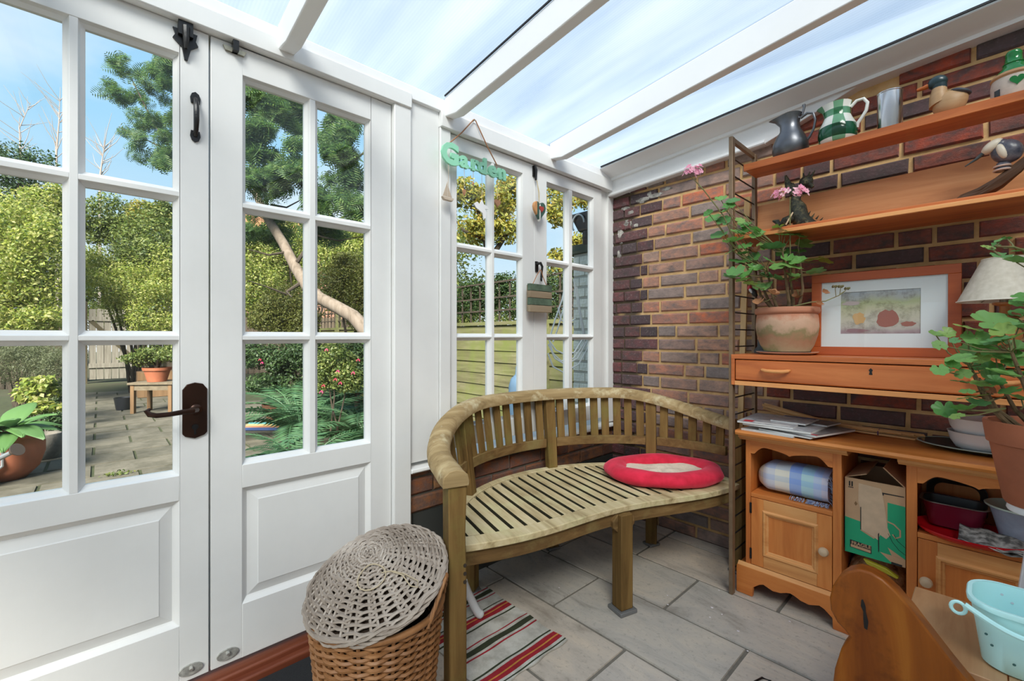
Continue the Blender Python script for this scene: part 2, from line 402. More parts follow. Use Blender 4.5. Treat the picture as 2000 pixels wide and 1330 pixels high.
# crumbling pale render in the top corner
q = MB(); rr = random.Random(3)
for cx, cz, rx, rz in ((.10,1.80,.035,.028),(.135,1.865,.05,.022),(.055,1.73,.022,.05),(.30,1.935,.05,.013),(.21,1.925,.045,.016),(.37,1.955,.035,.010),(.045,1.63,.016,.035),(.17,1.78,.018,.012),(.09,1.90,.03,.012),(.26,1.95,.02,.014)):
    n = 14; vs = [(cx,-.0065,cz)]
    for k in range(n):
        a = 2*PI*k/n; s_ = rr.uniform(.6,1.15); vs.append((cx+rx*s_*math.cos(a), -.0035, cz+rz*s_*math.sin(a)))
    for k in range(n):
        a = 2*PI*k/n; s_ = 1.1; vs.append((cx+rx*s_*math.cos(a), .012, cz+rz*s_*math.sin(a)))
    q.add(vs, [(0,1+k,1+(k+1)%n) for k in range(n)] + [(1+k,1+n+k,1+n+(k+1)%n,1+(k+1)%n) for k in range(n)])
q.build('render_patch', plain('old_render', (.60,.57,.52), .95, noise=.85, nscale=26, bumps=.6), wr)

# ---- door wall (left): frame timbers, boarded strip, dwarf brick wall, sill
wl = MB()
wl.box((-.09,-.004,.565),(.0,.012,2.10)); wl.box((-.09,-.055,.565),(.004,-.004,2.06)); 
wl.build('wall_left', WP); wl = bpy.data.objects['wall_left']; struct(wl, 'white painted timber wall of doors and windows')
MB().box((-.09,-.120,.6),(-.012,-.055,2.04)).build('jamb', WP, wl, bevel=.003)
MB().box((-.07,-1.462,.575),(.006,-1.318,2.105)).build('board', WP, wl, bevel=.002)
MB().box((-.07,-1.316,.575),(.016,-1.262,2.06)).build('post', WP, wl, bevel=.003)
MB().box((-.09,-1.538,.03),(.022,-1.462,2.10)).build('post', WP, wl, bevel=.004)
MB().box((-.09,-2.86,.03),(.022,-2.770,2.10)).build('post', WP, wl, bevel=.004)
MB().box((-.09,-4.0,.03),(.0,-2.86,2.10)).build('board', WP, wl)
hd = MB().box((-.09,-4.0,2.036),(.030,-1.462,2.098)).build('trim_1', WP, bevel=.004); struct(hd,'white door header beam')
hd = MB().box((-.09,-1.318,2.012),(.030,.01,2.085)).build('trim_2', WP, bevel=.004); struct(hd,'white window header beam')
hd = MB().hexa([(-.09,-4.0,2.085),(.022,-4.0,2.085),(.022,.01,2.075),(-.09,.01,2.075),(-.09,-4,2.148),(.022,-4.0,2.148),(.022,.01,2.128),(-.09,.01,2.128)]).build('trim_3', RPt, bevel=.004); struct(hd,'white eaves beam under the roof sheets')
sl = MB().prism([(-.10,.535),(.024,.535),(.029,.541),(.026,.552),(-.10,.572)], lambda u,v,h:(u,h,v), -1.462, .005).build('trim_4', WP, bevel=.002); struct(sl,'white window sill board')
# dwarf wall under the sill
dw = MB().box((-.20,-1.46,-.05),(-.012,.01,.536)).build('wall_below_window', MAT['grout']); struct(dw,'low brick wall under the windows')
dm, dnt, db = newmat('dark_render'); db.inputs['Base Color'].default_value = (.035,.037,.033,1); db.inputs['Roughness'].default_value = .8
MB().box((-.012,-1.44,-.05),(.0,.0,.355)).build('plinth', dm, dw)  # lower face of the dwarf wall in one near-black colour
z = .362; zi = 0
while z < .53:
    y = -1.452 - (.11 if zi%2 else 0)
    while y < -.01:
        a = max(y,-1.452); e = min(y+.215, -.004); hh = min(.065, .534-z)
        if e-a > .03:
            o = inst(random.choice(BOR), 'brick', (.0, a, z), (0,0,0), (1,1,1), dw)
            o.rotation_euler = (0,0,PI/2); o.scale = (e-a, 1, hh); o.location = (-.002, a, z)
        y += .226
    z += .075; zi += 1
th = MB().box((-.09,-2.77,-.02),(.03,-1.538,.045)).box((.0,-2.77,-.01),(.055,-1.50,.028)).build('trim_5', wood('mahogany_sill', [(.10,.022,.012),(.17,.045,.022),(.26,.085,.045)], axis=1, rough=.4), bevel=.006); struct(th,'red brown hardwood door threshold')

# ---- door and window leaves
def leaf(name, label, y0, y1, z0, z1, cols, rws, fx=0.0, panel=None):
    """glazed leaf: cols/rws are pane edges; each pane has a sloped bead"""
    B = .0135; t = .042
    oy0, oy1 = cols[0][0]-B, cols[-1][1]+B; oz0, oz1 = rws[-1][0]-B, rws[0][1]+B
    q = MB()
    q.box((fx-t,y0,z0),(fx,oy0,z1)); q.box((fx-t,oy1,z0),(fx,y1,z1)); q.box((fx-t,oy0,oz1),(fx,oy1,z1))
    if panel: 
        q.box((fx-t,oy0,panel[1]),(fx,oy1,oz0)); q.box((fx-t,oy0,z0),(fx,oy1,panel[0]))
    else: q.box((fx-t,oy0,z0),(fx,oy1,oz0))
    d = q.build(name, WP, bevel=.0015); struct(d, label)
    for i in range(len(cols)-1):
        MB().box((fx-.036,cols[i][1]+B,oz0),(fx-.001,cols[i+1][0]-B,oz1)).build('glazing_bar', WP, d, bevel=.001)
    for i in range(len(rws)-1):
        for (a,e) in cols: MB().box((fx-.036,a-B,rws[i+1][1]+B),(fx-.001,e+B,rws[i][0]-B)).build('glazing_bar', WP, d, bevel=.001)
    for (a,e) in cols:
        for (c,f) in rws:
            o4 = [(a-B,c-B),(e+B,c-B),(e+B,f+B),(a-B,f+B)]; i4 = [(a,c),(e,c),(e,f),(a,f)]
            q = MB(); vs = [(fx-.002,y,z) for y,z in o4]+[(fx-.012,y+(.004 if k in (0,3) else -.004),z+(.004 if k<2 else -.004)) for k,(y,z) in enumerate(o4)]
            vs += [(fx-.021,y,z) for y,z in i4]+[(fx-.034,y,z) for y,z in i4]+[(fx-.036,y,z) for y,z in o4]
            fs = []
            for L in range(4):
                for k in range(4): fs.append((L*4+k, L*4+(k+1)%4, L*4+4+(k+1)%4, L*4+4+k))
            q.add(vs, fs).build('bead', WP, d, smooth=0)
            MB().box((fx-.030,a-.003,c-.003),(fx-.0265,e+.003,f+.003)).build('pane', MAT['glass'], d, smooth=0)
    if panel:
        p0,p1 = panel; a,e = oy0,oy1; w_ = .012; v_ = .045
        rings = [((a,e,p0,p1),fx-.001),((a+w_,e-w_,p0+w_,p1-w_),fx-.013),((a+w_+.004,e-w_-.004,p0+w_+.004,p1-w_-.004),fx-.016),((a+v_,e-v_,p0+v_,p1-v_),fx-.007),((a+v_+.003,e-v_-.003,p0+v_+.003,p1-v_-.003),fx-.005)]
        q = MB(); vs = []
        for (ya,ye,za,ze),x_ in rings: vs += [(x_,ya,za),(x_,ye,za),(x_,ye,ze),(x_,ya,ze)]
        fs = []
        for L in range(4):
            for k in range(4): fs.append((L*4+k, L*4+(k+1)%4, L*4+4+(k+1)%4, L*4+4+k))
        fs.append((16,17,18,19))
        q.add(vs, fs); q.box((fx-.036,a,p0),(fx-.024,e,p1)); q.build('raised_panel', WP, d, smooth=0)
    return d
RW = [(1.546,1.932),(1.117,1.505),(.700,1.077)]
d2 = leaf('door_2', 'right leaf of the white glazed double door', -2.1495, -1.541, .066, 2.033, [(-2.051,-1.868),(-1.822,-1.641)], RW, 0, (.238,.612))
d1 = leaf('door_1', 'left leaf of the white glazed double door', -2.767, -2.1545, .066, 2.033, [(-2.665,-2.474),(-2.430,-2.241)], RW, 0, (.238,.612))
RW2 = [(1.533,1.93),(1.116,1.494),(.70,1.083)]
w1 = leaf('window_1', 'left casement of the white window', -1.260, -.7205, .60, 2.008, [(-1.204,-1.024),(-.981,-.816)], RW2, 0)
w2 = leaf('window_2', 'right casement of the white window', -.7185, -.122, .60, 2.008, [(-.607,-.446),(-.390,-.216)], RW2, 0)

# door furniture
BI = MAT['black_iron']
q = MB(); q.prism([(-.031,-.07),(-.031,.062),(-.024,.072),(-.02,.078),(0,.083),(.02,.078),(.024,.072),(.031,.062),(.031,-.07),(.024,-.078),(0,-.086),(-.024,-.078)], lambda u,v,h:(h,-2.190+u,.879+v), 0, .006)
pl = q.build('handle_plate', MAT['bronze_plate'], d1, bevel=.0015)
q = MB(); q.lathe([(.016,0),(.016,.02),(.010,.024)], 16); q.v = [(v[2]+.006,-2.190+v[0],.882+v[1]) for v in q.v]
q.tube([(.028,-2.190,.882),(.045,-2.200,.883),(.050,-2.225,.882),(.050,-2.255,.879),(.050,-2.285,.879),(.050,-2.30,.884),(.047,-2.306,.893),(.043,-2.298,.898)], [.009,.009,.0075,.007,.0072,.0078,.007,.004], 10)
q.build('lever', MAT['bronze_plate'], d1)
q = MB(); q.lathe([(.0085,0),(.0085,.003)], 14); q.v = [(v[2]+.005,-2.190+v[0],.828+v[1]) for v in q.v]; q.box((.004,-2.1925,.805),(.0078,-2.1875,.828)); q.build('keyhole', BI, d1)
def pullhandle(parent, y, z0, z1):
    q = MB(); h = z1-z0
    for zc in (z0+.018,z1-.018): q.prism([(-.011,-.016),(.011,-.016),(.013,0),(.009,.012),(0,.018),(-.009,.012),(-.013,0)], lambda u,v,hh,zc=zc:(hh,y+u,zc+(v if zc>z0+h/2 else -v)), 0, .005)
    q.tube([(.004,y,z0+.02),(.02,y,z0+.034),(.027,y,z0+h*.4),(.027,y,z0+h*.6),(.02,y,z1-.034),(.004,y,z1-.02)], [.006,.0065,.0075,.0075,.0065,.006], 8)
    return q.build('pull_handle', BI, parent)
pullhandle(d1, -2.189, 1.69, 1.842)
# iron latch at the door head
q = MB(); q.box((0,-2.232,1.995),(.020,-2.196,2.036)); q.prism([(-.030,.0),(.030,.0),(.026,-.022),(.032,-.034),(.014,-.05),(.006,-.085),(-.002,-.085),(-.008,-.05),(-.030,-.030),(-.024,-.018)], lambda u,v,h:(h,-2.214+u,2.014+v), 0, .007)
q.tube([(.02,-2.214,2.02),(.024,-2.214,1.985),(.020,-2.214,1.955)], [.010,.008,.004], 8); q.build('latch', BI, d1)
q = MB(); q.box((0,-2.094,2.004),(.026,-2.078,2.036)); q.build('bolt', BI, d2)
q = MB(); q.prism([(-.032,0),(.032,0),(.026,-.014),(-.026,-.014)], lambda u,v,h:(h,-2.086+u,2.018+v), 0, .008); q.build('bolt_plate', MAT['brass_dull'], d2)
for nm, yy, pr in (('floor_bolt',-2.105,d2),('floor_bolt',-2.20,d1)):
    q = MB(); q.prism([(.03*math.cos(a*PI/8),.016*math.sin(a*PI/8)) for a in range(16)], lambda u,v,h:(h,yy+u,.098+v), 0, .006); q.tube([(.004,yy,.105),(.014,yy,.102)],[.006,.005],10)
    q.build(nm, plain('worn_white_metal',(.55,.54,.50),.5,.3,noise=.6,nscale=60) if 'worn_white_metal' not in MAT else MAT['worn_white_metal'], pr)
# window stay and handle
q = MB(); q.box((.0,-.732,1.945),(.008,-.716,2.0)); q.tube([(.010,-.724,2.0),(.018,-.722,1.975),(.014,-.720,1.945),(.016,-.722,1.925)],[.008,.008,.007,.006],8); q.build('latch', BI, w1)
q = MB(); q.box((0,-.712,1.445),(.007,-.694,1.50)); q.tube([(.006,-.703,1.487),(.030,-.700,1.488),(.032,-.690,1.470),(.030,-.692,1.44),(.028,-.692,1.415)],[.009,.008,.007,.006,.007],8); q.tube([(.028,-.692,1.415),(.034,-.70,1.404),(.028,-.692,1.395)],[.006,.006,.004],8); q.build('handle', BI, w2)
# nail heads along the beads
# ---- roof: rafters, wall beam, twin-wall sheets
def rtop(y):  # roof plane under-side: height at x on the line of a rafter
    return (2.141, .118) if y < -.4 else (2.127, .070)
ceil = MB().box((-.09,-4.0,2.13),(-.06,.02,2.155)).build('ceiling', RPt); struct(ceil, 'lean-to roof of clear twin-wall sheets on white rafters')
def rafter(y0, y1, a=.118, b_=.113):
    q = MB(); xs = [.022,.10,.19,3.0]; tp = lambda x: 2.141+a*x; bt = lambda x: 2.032+b_*x
    pts = [(.022,2.060),(.105,2.046),(.20,2.034+.0225),(3.0,bt(3.0)),(3.0,tp(3.0)),(.022,tp(.022))]
    q.prism(pts, lambda u,v,h:(u,h,v), y0, y1)
    o = q.build('rafter', RPt, ceil, bevel=.004); return o
RY = [(-3.31,-3.265),(-2.63,-2.585),(-1.965,-1.915),(-1.30,-1.255),(-.62,-.575)]
for a,b2 in RY: rafter(a,b2)
# wall beam with boxed soffit and board below
q = MB()
def wb(x): return 2.126+.0705*x
q.add([(x,y,wb(x)+dz) for x in (.022,3.0) for (y,dz) in ((-.165,0),(-.165,-.006),(-.062,-.037),(-.062,-.052),(.02,-.052),(.02,.03))],
      [(0,1,7,6),(1,2,8,7),(2,3,9,8),(3,4,10,9),(4,5,11,10),(5,0,6,11),(0,5,4,3,2,1),(6,7,8,9,10,11)])
q.build('wall_beam', RPt, ceil, smooth=0)
q = MB(); q.add([(x,y,z_) for y in (-.045,.01) for x,z_ in ((.0,1.985),(.90,2.034),(1.11,2.110),(1.30,2.180),(1.30,2.21),(.0,2.10))], [(5,4,3,2,1,0),(6,7,8,9,10,11)]+[(i,(i+1)%6,6+(i+1)%6,6+i) for i in range(6)])
q.build('infill_board', RPt, ceil, bevel=.003)
q = MB(); q.sweep([(.0,-.045,1.992),(.90,-.045,2.041)], [(-.012,-.010),(.010,-.010),(.014,-.004),(.006,.010),(.0,.014),(-.012,.014)]); q.build('moulding', RPt, ceil)
# twin-wall polycarbonate
m = bpy.data.materials.new('twinwall'); m.use_nodes = True; nt = m.node_tree; nt.nodes.clear(); MAT['twinwall'] = m
o = N(nt,'OutputMaterial'); tl = N(nt,'BsdfTranslucent'); tr = N(nt,'BsdfTransparent'); gl = N(nt,'BsdfGlossy'); gl.inputs['Roughness'].default_value = .25
g = N(nt,'NewGeometry'); sp = N(nt,'SeparateXYZ'); nt.links.new(g.outputs['Position'], sp.inputs[0])
wv = N(nt,'Math', operation='MULTIPLY'); wv.inputs[1].default_value = 2*PI/.0105; nt.links.new(sp.outputs['Y'], wv.inputs[0])
sn = N(nt,'Math', operation='SINE'); nt.links.new(wv.outputs[0], sn.inputs[0])
mr = N(nt,'MapRange'); mr.inputs[1].default_value = -1; mr.inputs[2].default_value = 1; mr.inputs[3].default_value = .93; mr.inputs[4].default_value = 1.0; nt.links.new(sn.outputs[0], mr.inputs[0])
n1 = N(nt,'TexNoise', Scale=2.0, Detail=5.0); mp = N(nt,'Mapping'); mp.inputs['Scale'].default_value = (.5,4,1); nt.links.new(g.outputs['Position'], mp.inputs[0]); nt.links.new(mp.outputs[0], n1.inputs['Vector'])
r = ramp(nt, [(.3,(.30,.345,.42)),(.55,(.39,.43,.48)),(.8,(.48,.50,.52))]); nt.links.new(n1.outputs[0], r.inputs[0])
mu = N(nt,'MixRGB', blend_type='MULTIPLY'); mu.inputs[0].default_value = 1; nt.links.new(r.outputs[0], mu.inputs[1]); nt.links.new(mr.outputs[0], mu.inputs[2])
nt.links.new(mu.outputs[0], tl.inputs[0]); tr.inputs[0].default_value = (.93,.96,.98,1)
a = N(nt,'MixShader'); a.inputs[0].default_value = .50; nt.links.new(tl.outputs[0], a.inputs[1]); nt.links.new(tr.outputs[0], a.inputs[2])
b2 = N(nt,'MixShader'); b2.inputs[0].default_value = .05; nt.links.new(a.outputs[0], b2.inputs[1]); nt.links.new(gl.outputs[0], b2.inputs[2]); nt.links.new(b2.outputs[0], o.inputs[0])
ed = [-3.98,-3.29,-2.61,-1.94,-1.278,-.598,-.02]
for i in range(len(ed)-1):
    y0,y1 = ed[i]+.004, ed[i+1]-.004
    f = lambda x,y: 2.146+.118*x if y < -.2 else 2.132+.0705*x
    vs = [(x,y,f(x,y)+dz) for dz in (0,.010) for (x,y) in ((-.12,y0),(3.0,y0),(3.0,y1),(-.12,y1))]
    MB().hexa(vs).build('roof_sheet', MAT['twinwall'], ceil, smooth=0)
# black gasket line beside rafters and beam
GK = plain('gasket', (.015,.015,.017), .7)
q = MB(); q.bar((.03,-.170,wb(.03)+.004),(2.9,-.170,wb(2.9)+.004),.008,.008); q.build('gasket', GK, ceil)
q = MB(); q.bar((.03,-1.303,2.141+.118*.03+.002),(2.9,-1.303,2.141+.118*2.9+.002),.005,.006); q.build('gasket', GK, ceil)
# ---- the house side behind the camera closes the room
wbk = MB().box((3.0,-4.2,-.2),(3.12,.24,2.55)).build('wall_back', paint('cream_paint',(.70,.68,.63),.05)); struct(wbk, 'painted house wall behind')
q = MB().box((-.1,-4.12,-.2),(3.0,-4.0,.55))
for i in range(5): x_ = -.1+.76*i; q.box((x_,-4.09,.55),(x_+.06,-4.02,2.5))
q.box((-.1,-4.09,1.80),(3.0,-4.02,2.52))  # solid header added to keep direct sun off the doors
wnr = q.build('wall_near', WP, smooth=0); struct(wnr, 'unseen end wall, glazing added for daylight and header to block sun')
for i in range(4): x_ = -.04+.76*i; MB().box((x_,-4.058,.55),(x_+.70,-4.054,1.80)).build('pane', MAT['glass'], wnr, smooth=0)  # glazing added on this unseen side to let in more daylight

# ================================================================ CURVED GARDEN BENCH
BW, BV, BS, BR_ = MAT['bench_wood'], MAT['bench_wood_v'], MAT['bench_seat'], MAT['bench_rail']
ANG = math.radians(16)
bench = thing('garden_bench', 'weathered curved teak garden bench with slatted seat in the corner by the windows', 'bench', (.64,-.86,0), PI/2-ANG)
def fr(x): return .046*math.sin(min(abs(x),.69)*PI/.96)**2   # how far the front edge bulges forward (towards -Y here)
def el(a, b, ph): return Vector((a*math.sin(ph), b*math.cos(ph), 0))
NB = 28
def bb(q, name, mat, bevel=.003, smooth=35): return q.build(name, mat, bench, world=False, bevel=bevel, smooth=smooth)
# seat front rail and apron
xs = [-.685+1.37*i/NB for i in range(NB+1)]
q = MB(); q.prism([(x,-fr(x)) for x in xs]+[(x,-fr(x)+.066) for x in xs[::-1]], lambda u,v,h:(u,v,h), .396, .420); bb(q,'seat_front_rail',BS)
q = MB(); q.prism([(x,-fr(x)+.014) for x in xs]+[(x,-fr(x)+.038) for x in xs[::-1]], lambda u,v,h:(u,v,h), .343, .392); bb(q,'front_apron',BW)
# curved rear rim of the seat and rear apron
ph = [-PI/2+.05+(PI-.10)*i/40 for i in range(41)]
q = MB(); o_ = [el(.700,.600,p) for p in ph]; i_ = [el(.662,.560,p) for p in ph]
q.prism([(p.x,p.y) for p in o_]+[(p.x,p.y) for p in i_[::-1]], lambda u,v,h:(u,v,h), .396,.422); bb(q,'seat_rear_rim',BS)
q = MB(); o_ = [el(.680,.580,p) for p in ph]; i_ = [el(.660,.558,p) for p in ph]
q.prism([(p.x,p.y) for p in o_]+[(p.x,p.y) for p in i_[::-1]], lambda u,v,h:(u,v,h), .335,.394); bb(q,'rear_apron',BW)
for zz,w0 in ((.375,.03),):
    q = MB(); q.box((-.60,.28,.36),(.60,.31,.394)); bb(q,'seat_bearer',BW)
GAPSH = plain('slat_gap_shade',(.045,.040,.014),.95,noise=.5,nscale=30)   # bleached tops; near-black sides paint in the shade of the gaps
x = -.63
while x < .64:
    x0,x1 = x-.0210, x+.0210
    yb = lambda u: .557*math.sqrt(max(0,1-(u/.664)**2))
    if min(yb(x0),yb(x1)) > .09:
        q = MB(); zt = .4185+random.uniform(-.0008,.0008)
        q.prism([(x0,-fr(x0)+.067),(x1,-fr(x1)+.067),(x1,yb(x1)),(x0,yb(x0))], lambda u,v,h:(u,v,h), .380, zt); q.m = [1,0,1,1,1,1]; bb(q,'seat_slat',[BS,GAPSH],.0015)
    x += .0565
# top rail : falls towards the arm ends
def railz(p): 
    t = max(0,(abs(p)-.55))/(1.62-.55); return .798-.120*(t*t*(3-2*t) if t < 1 else 1)
RA, RB = .742, .622
pr = [-1.56+3.08*i/52 for i in range(53)]
path = [el(RA if p < 0 else .712,RB,p)+Vector((0,0,railz(p))) for p in pr]
path = [Vector((-.752,-.125,railz(-1.6)-.004)),Vector((-.750,-.075,railz(-1.6)-.003)),Vector((-.746,-.03,railz(-1.6)))]+path
sec = [(-.040,-.026),(.040,-.026),(.042,-.010),(.037,.009),(.022,.022),(0,.027),(-.022,.022),(-.037,.009),(-.042,-.010)]
q = MB(); q.sweep(path, sec); bb(q,'top_rail',BR_,.002,50)
# posts : three back posts that run down as legs
def along(ph, z):   # line of the back between seat level and rail
    k = (z-.42)/(.79-.42); a = .684+((RA if ph < 0 else .712)-.684)*k; b_ = .584+(RB-.584)*k; return el(a,b_,ph)+Vector((0,0,z))
PO = [-.80, .04, .86]
for p in PO:
    zt = railz(p)-.012
    q = MB(); a0 = along(p,0.012); a0 = el(.684,.584,p)+Vector((0,0,.012)); m0 = el(.684,.584,p)+Vector((0,0,.36)); t0 = along(p,zt)
    tn = Vector((math.cos(p),-math.sin(p),0))
    q.bar(a0, m0, .055, .045, up=el(1,1,p)); bb(q,'leg',BV)
    q = MB(); q.bar(m0, t0, .052, .040, up=el(1,1,p)); bb(q,'post',BV)
# lower back rail between posts, and slats
ends = [-1.50]+PO+[1.50]
for i in range(4):
    a, b_ = ends[i]+(.045 if i else .03), ends[i+1]-(.045 if i < 3 else .03)
    pp = [a+(b_-a)*k/10 for k in range(11)]
    q = MB(); q.sweep([along(p,.548) for p in pp], [(-.011,-.022),(.011,-.022),(.011,.022),(-.011,.022)]); bb(q,'back_rail',BW,.002)
    arc = sum((along(pp[k+1],.6)-along(pp[k],.6)).length for k in range(10))
    n = max(3, round(arc/.0555)-1)
    for k in range(n):
        p = a+(b_-a)*(k+.5)/n + (.004 if k%2 else 0)
        zt = railz(p)-.014
        q = MB(); q.bar(along(p,.565), along(p,zt), .040, .013, up=el(1,1,p)); bb(q,'back_slat',BV,.0015)
# front legs
for lx,y0,y1 in ((-.742,-.118,-.058),(.690,-.040,.018)):
    q = MB(); q.prism([(-.028,.012),(.027,.012),(.027,.36),(.023,.50),(.028,.652),(-.032,.652),(-.030,.42)], lambda u,v,h:(lx+u,h,v), y0, y1); bb(q,'leg',BV,.004)
q = MB(); q.prism([(-.72,-.062),(-.685,.0),(-.66,.03),(-.70,.06),(-.772,-.03)], lambda u,v,h:(u,v,h), .343, .418); bb(q,'arm_block',BS,.002)
q = MB(); q.box((-.030,-.022,.016),(.030,.036,.394)); bb(q,'leg',BV,.004)
q = MB(); q.prism([(-.03,.395),(-.055,.37),(-.055,.344),(-.03,.32)][::-1], lambda u,v,h:(u,h,v), -.004,.02); bb(q,'corner_bracket',BW); q = MB(); q.prism([(.03,.395),(.055,.37),(.055,.344),(.03,.32)], lambda u,v,h:(u,h,v), -.004,.02); bb(q,'corner_bracket',BW)
PADM = plain('clear_pad', (.16,.16,.16), .25, noise=.2)
q = MB(); q.box((-.042,-.034,0),(.042,.048,.016)); bb(q,'foot_pad',PADM)
for p in PO:
    c = el(.684,.584,p); q = MB(); q.box((c.x-.034,c.y-.03,0),(c.x+.034,c.y+.03,.013)); bb(q,'foot_pad',PADM)
for lx,y0,y1 in ((-.742,-.118,-.058),(.690,-.040,.018)):
    q = MB(); q.box((lx-.040,y0-.006,0),(lx+.036,y1+.006,.012)); bb(q,'foot_pad',PADM)
for zz in (.405,.380,.355):
    q = MB(); q.lathe([(.006,0),(.006,.002)],10); q.v = [(-.722+v[0]*.9, -.1185-v[2], zz+v[1]) for v in q.v]; bb(q,'peg',plain('peg_dark',(.03,.02,.012),.8) if 'peg_dark' not in MAT else MAT['peg_dark'],0)

# ================================================================ LADDER SHELVES
TK, TL = MAT['teak'], MAT['teak_light']
plain('ladder_bronze', (.22,.145,.085), .45, .25, noise=.25, nscale=30); LB = MAT['ladder_bronze']; BI = MAT['black_iron']
SX0, SX1 = .892, 1.815
def up(q, name, mat, bevel=.0015): return q.build(name, mat, unit, bevel=bevel)
for x,lab in ((.8775,'tall bronze shelf ladder with black rungs beside the bench'), (SX1+.004,'bronze shelf ladder at the far right end of the teak shelves')):
    unit = thing('shelf_ladder', lab, 'ladder', (x+.008,-.28,0), 0, 'shelf ladders')
    q = MB(); q.box((x,-.425,0),(x+.016,-.397,1.957)); up(q,'upright',LB)
    q = MB(); q.box((x,-.157,0),(x+.016,-.130,1.955)); up(q,'upright',LB)
    q = MB(); q.box((x+.001,-.397,1.935),(x+.015,-.157,1.956)); up(q,'top_bar',LB)
    for k in range(25):
        z = 1.869-.0737*k
        if z < .06: break
        q = MB(); q.tube([(x+.008,-.41,z),(x+.008,-.145,z)], .0032, 6); up(q,'rung',BI,0)
q = MB(); q.box((SX0,-.300,1.842),(SX1,-.148,1.866)); q.box((SX0,-.300,1.836),(SX1,-.288,1.866)); o = q.build('wall_shelf',TK,bevel=.002); tag(o,'top teak shelf holding the jugs, beaker, duck and bottle','shelf','teak wall shelves')
q = MB(); q.box((SX0,-.400,1.514),(SX1,-.132,1.541)); unit = thing('wall_shelf','second teak shelf with a pale front lipping, holding the bronze creature','shelf',(1.355,-.27,1.514),0,'teak wall shelves'); up(q,'shelf_board',TK,.002)
q = MB(); q.box((SX0,-.406,1.516),(SX1,-.4005,1.530)); up(q,'shelf_lipping',TL,.001)
q = MB(); q.hexa([(SX0+.004,-.150,1.542),(SX1,-.150,1.542),(SX1,-.134,1.542),(SX0+.004,-.134,1.542),(SX0+.004,-.132,1.715),(SX1,-.132,1.735),(SX1,-.118,1.735),(SX0+.004,-.118,1.715)]); tag(q.build('back_board',wood('teak_pale',[(.40,.155,.055),(.54,.235,.09),(.62,.31,.135)],axis=0,rough=.5),bevel=.0015),'pale teak back board standing on the second shelf against the bricks','board')
# drawer unit hooked on the ladders
du = thing('drawer_unit', 'long teak drawer box with a carved finger grip and keyhole', 'drawer', (1.355,-.29,.897))
def dp(q, name, mat, bevel=.0015, parent=du): return q.build(name, mat, parent, bevel=bevel)
q = MB(); D0,D1 = .889,1.819
q.box((D0,-.430,1.008),(D1,-.16,1.026)); q.box((D0,-.430,.897),(D0+.014,-.16,1.008)); q.box((D1-.014,-.430,.897),(D1,-.16,1.008)); q.box((D0+.014,-.175,.915),(D1-.014,-.16,1.008)); dp(q,'carcass',TK)
q = MB(); q.box((D0+.014,-.430,.897),(D1-.014,-.16,.915)); dp(q,'bottom_rail',TL)
q = MB(); q.prism([(-.4235,.919),(-.430+.001,.923),(-.430+.001,1.000),(-.4235,1.0045),(-.20,1.0045),(-.20,.919)], lambda u,v,h:(h,u,v), D0+.0185, D1-.0185)
dr = dp(q,'drawer_front',TK,.001)
def grip(xc):
    q = MB(); q.tube([(xc-.050,-.432,.969),(xc-.046,-.440,.967),(xc-.030,-.447,.964),(xc,-.449,.963),(xc+.030,-.447,.964),(xc+.046,-.440,.967),(xc+.050,-.432,.969)], [.004,.0065,.0075,.0075,.0075,.0065,.004], 10)
    return dp(q,'handle',TL,0,dr)
grip(1.060); grip(1.650)
q = MB(); q.prism([(-.005,.968),(.005,.968),(.003,.978),(.006,.984),(0,.991),(-.006,.984),(-.003,.978)], lambda u,v,h:(1.357+u,h,v), -.4302,-.4285); dp(q,'keyhole',BI,0,dr)

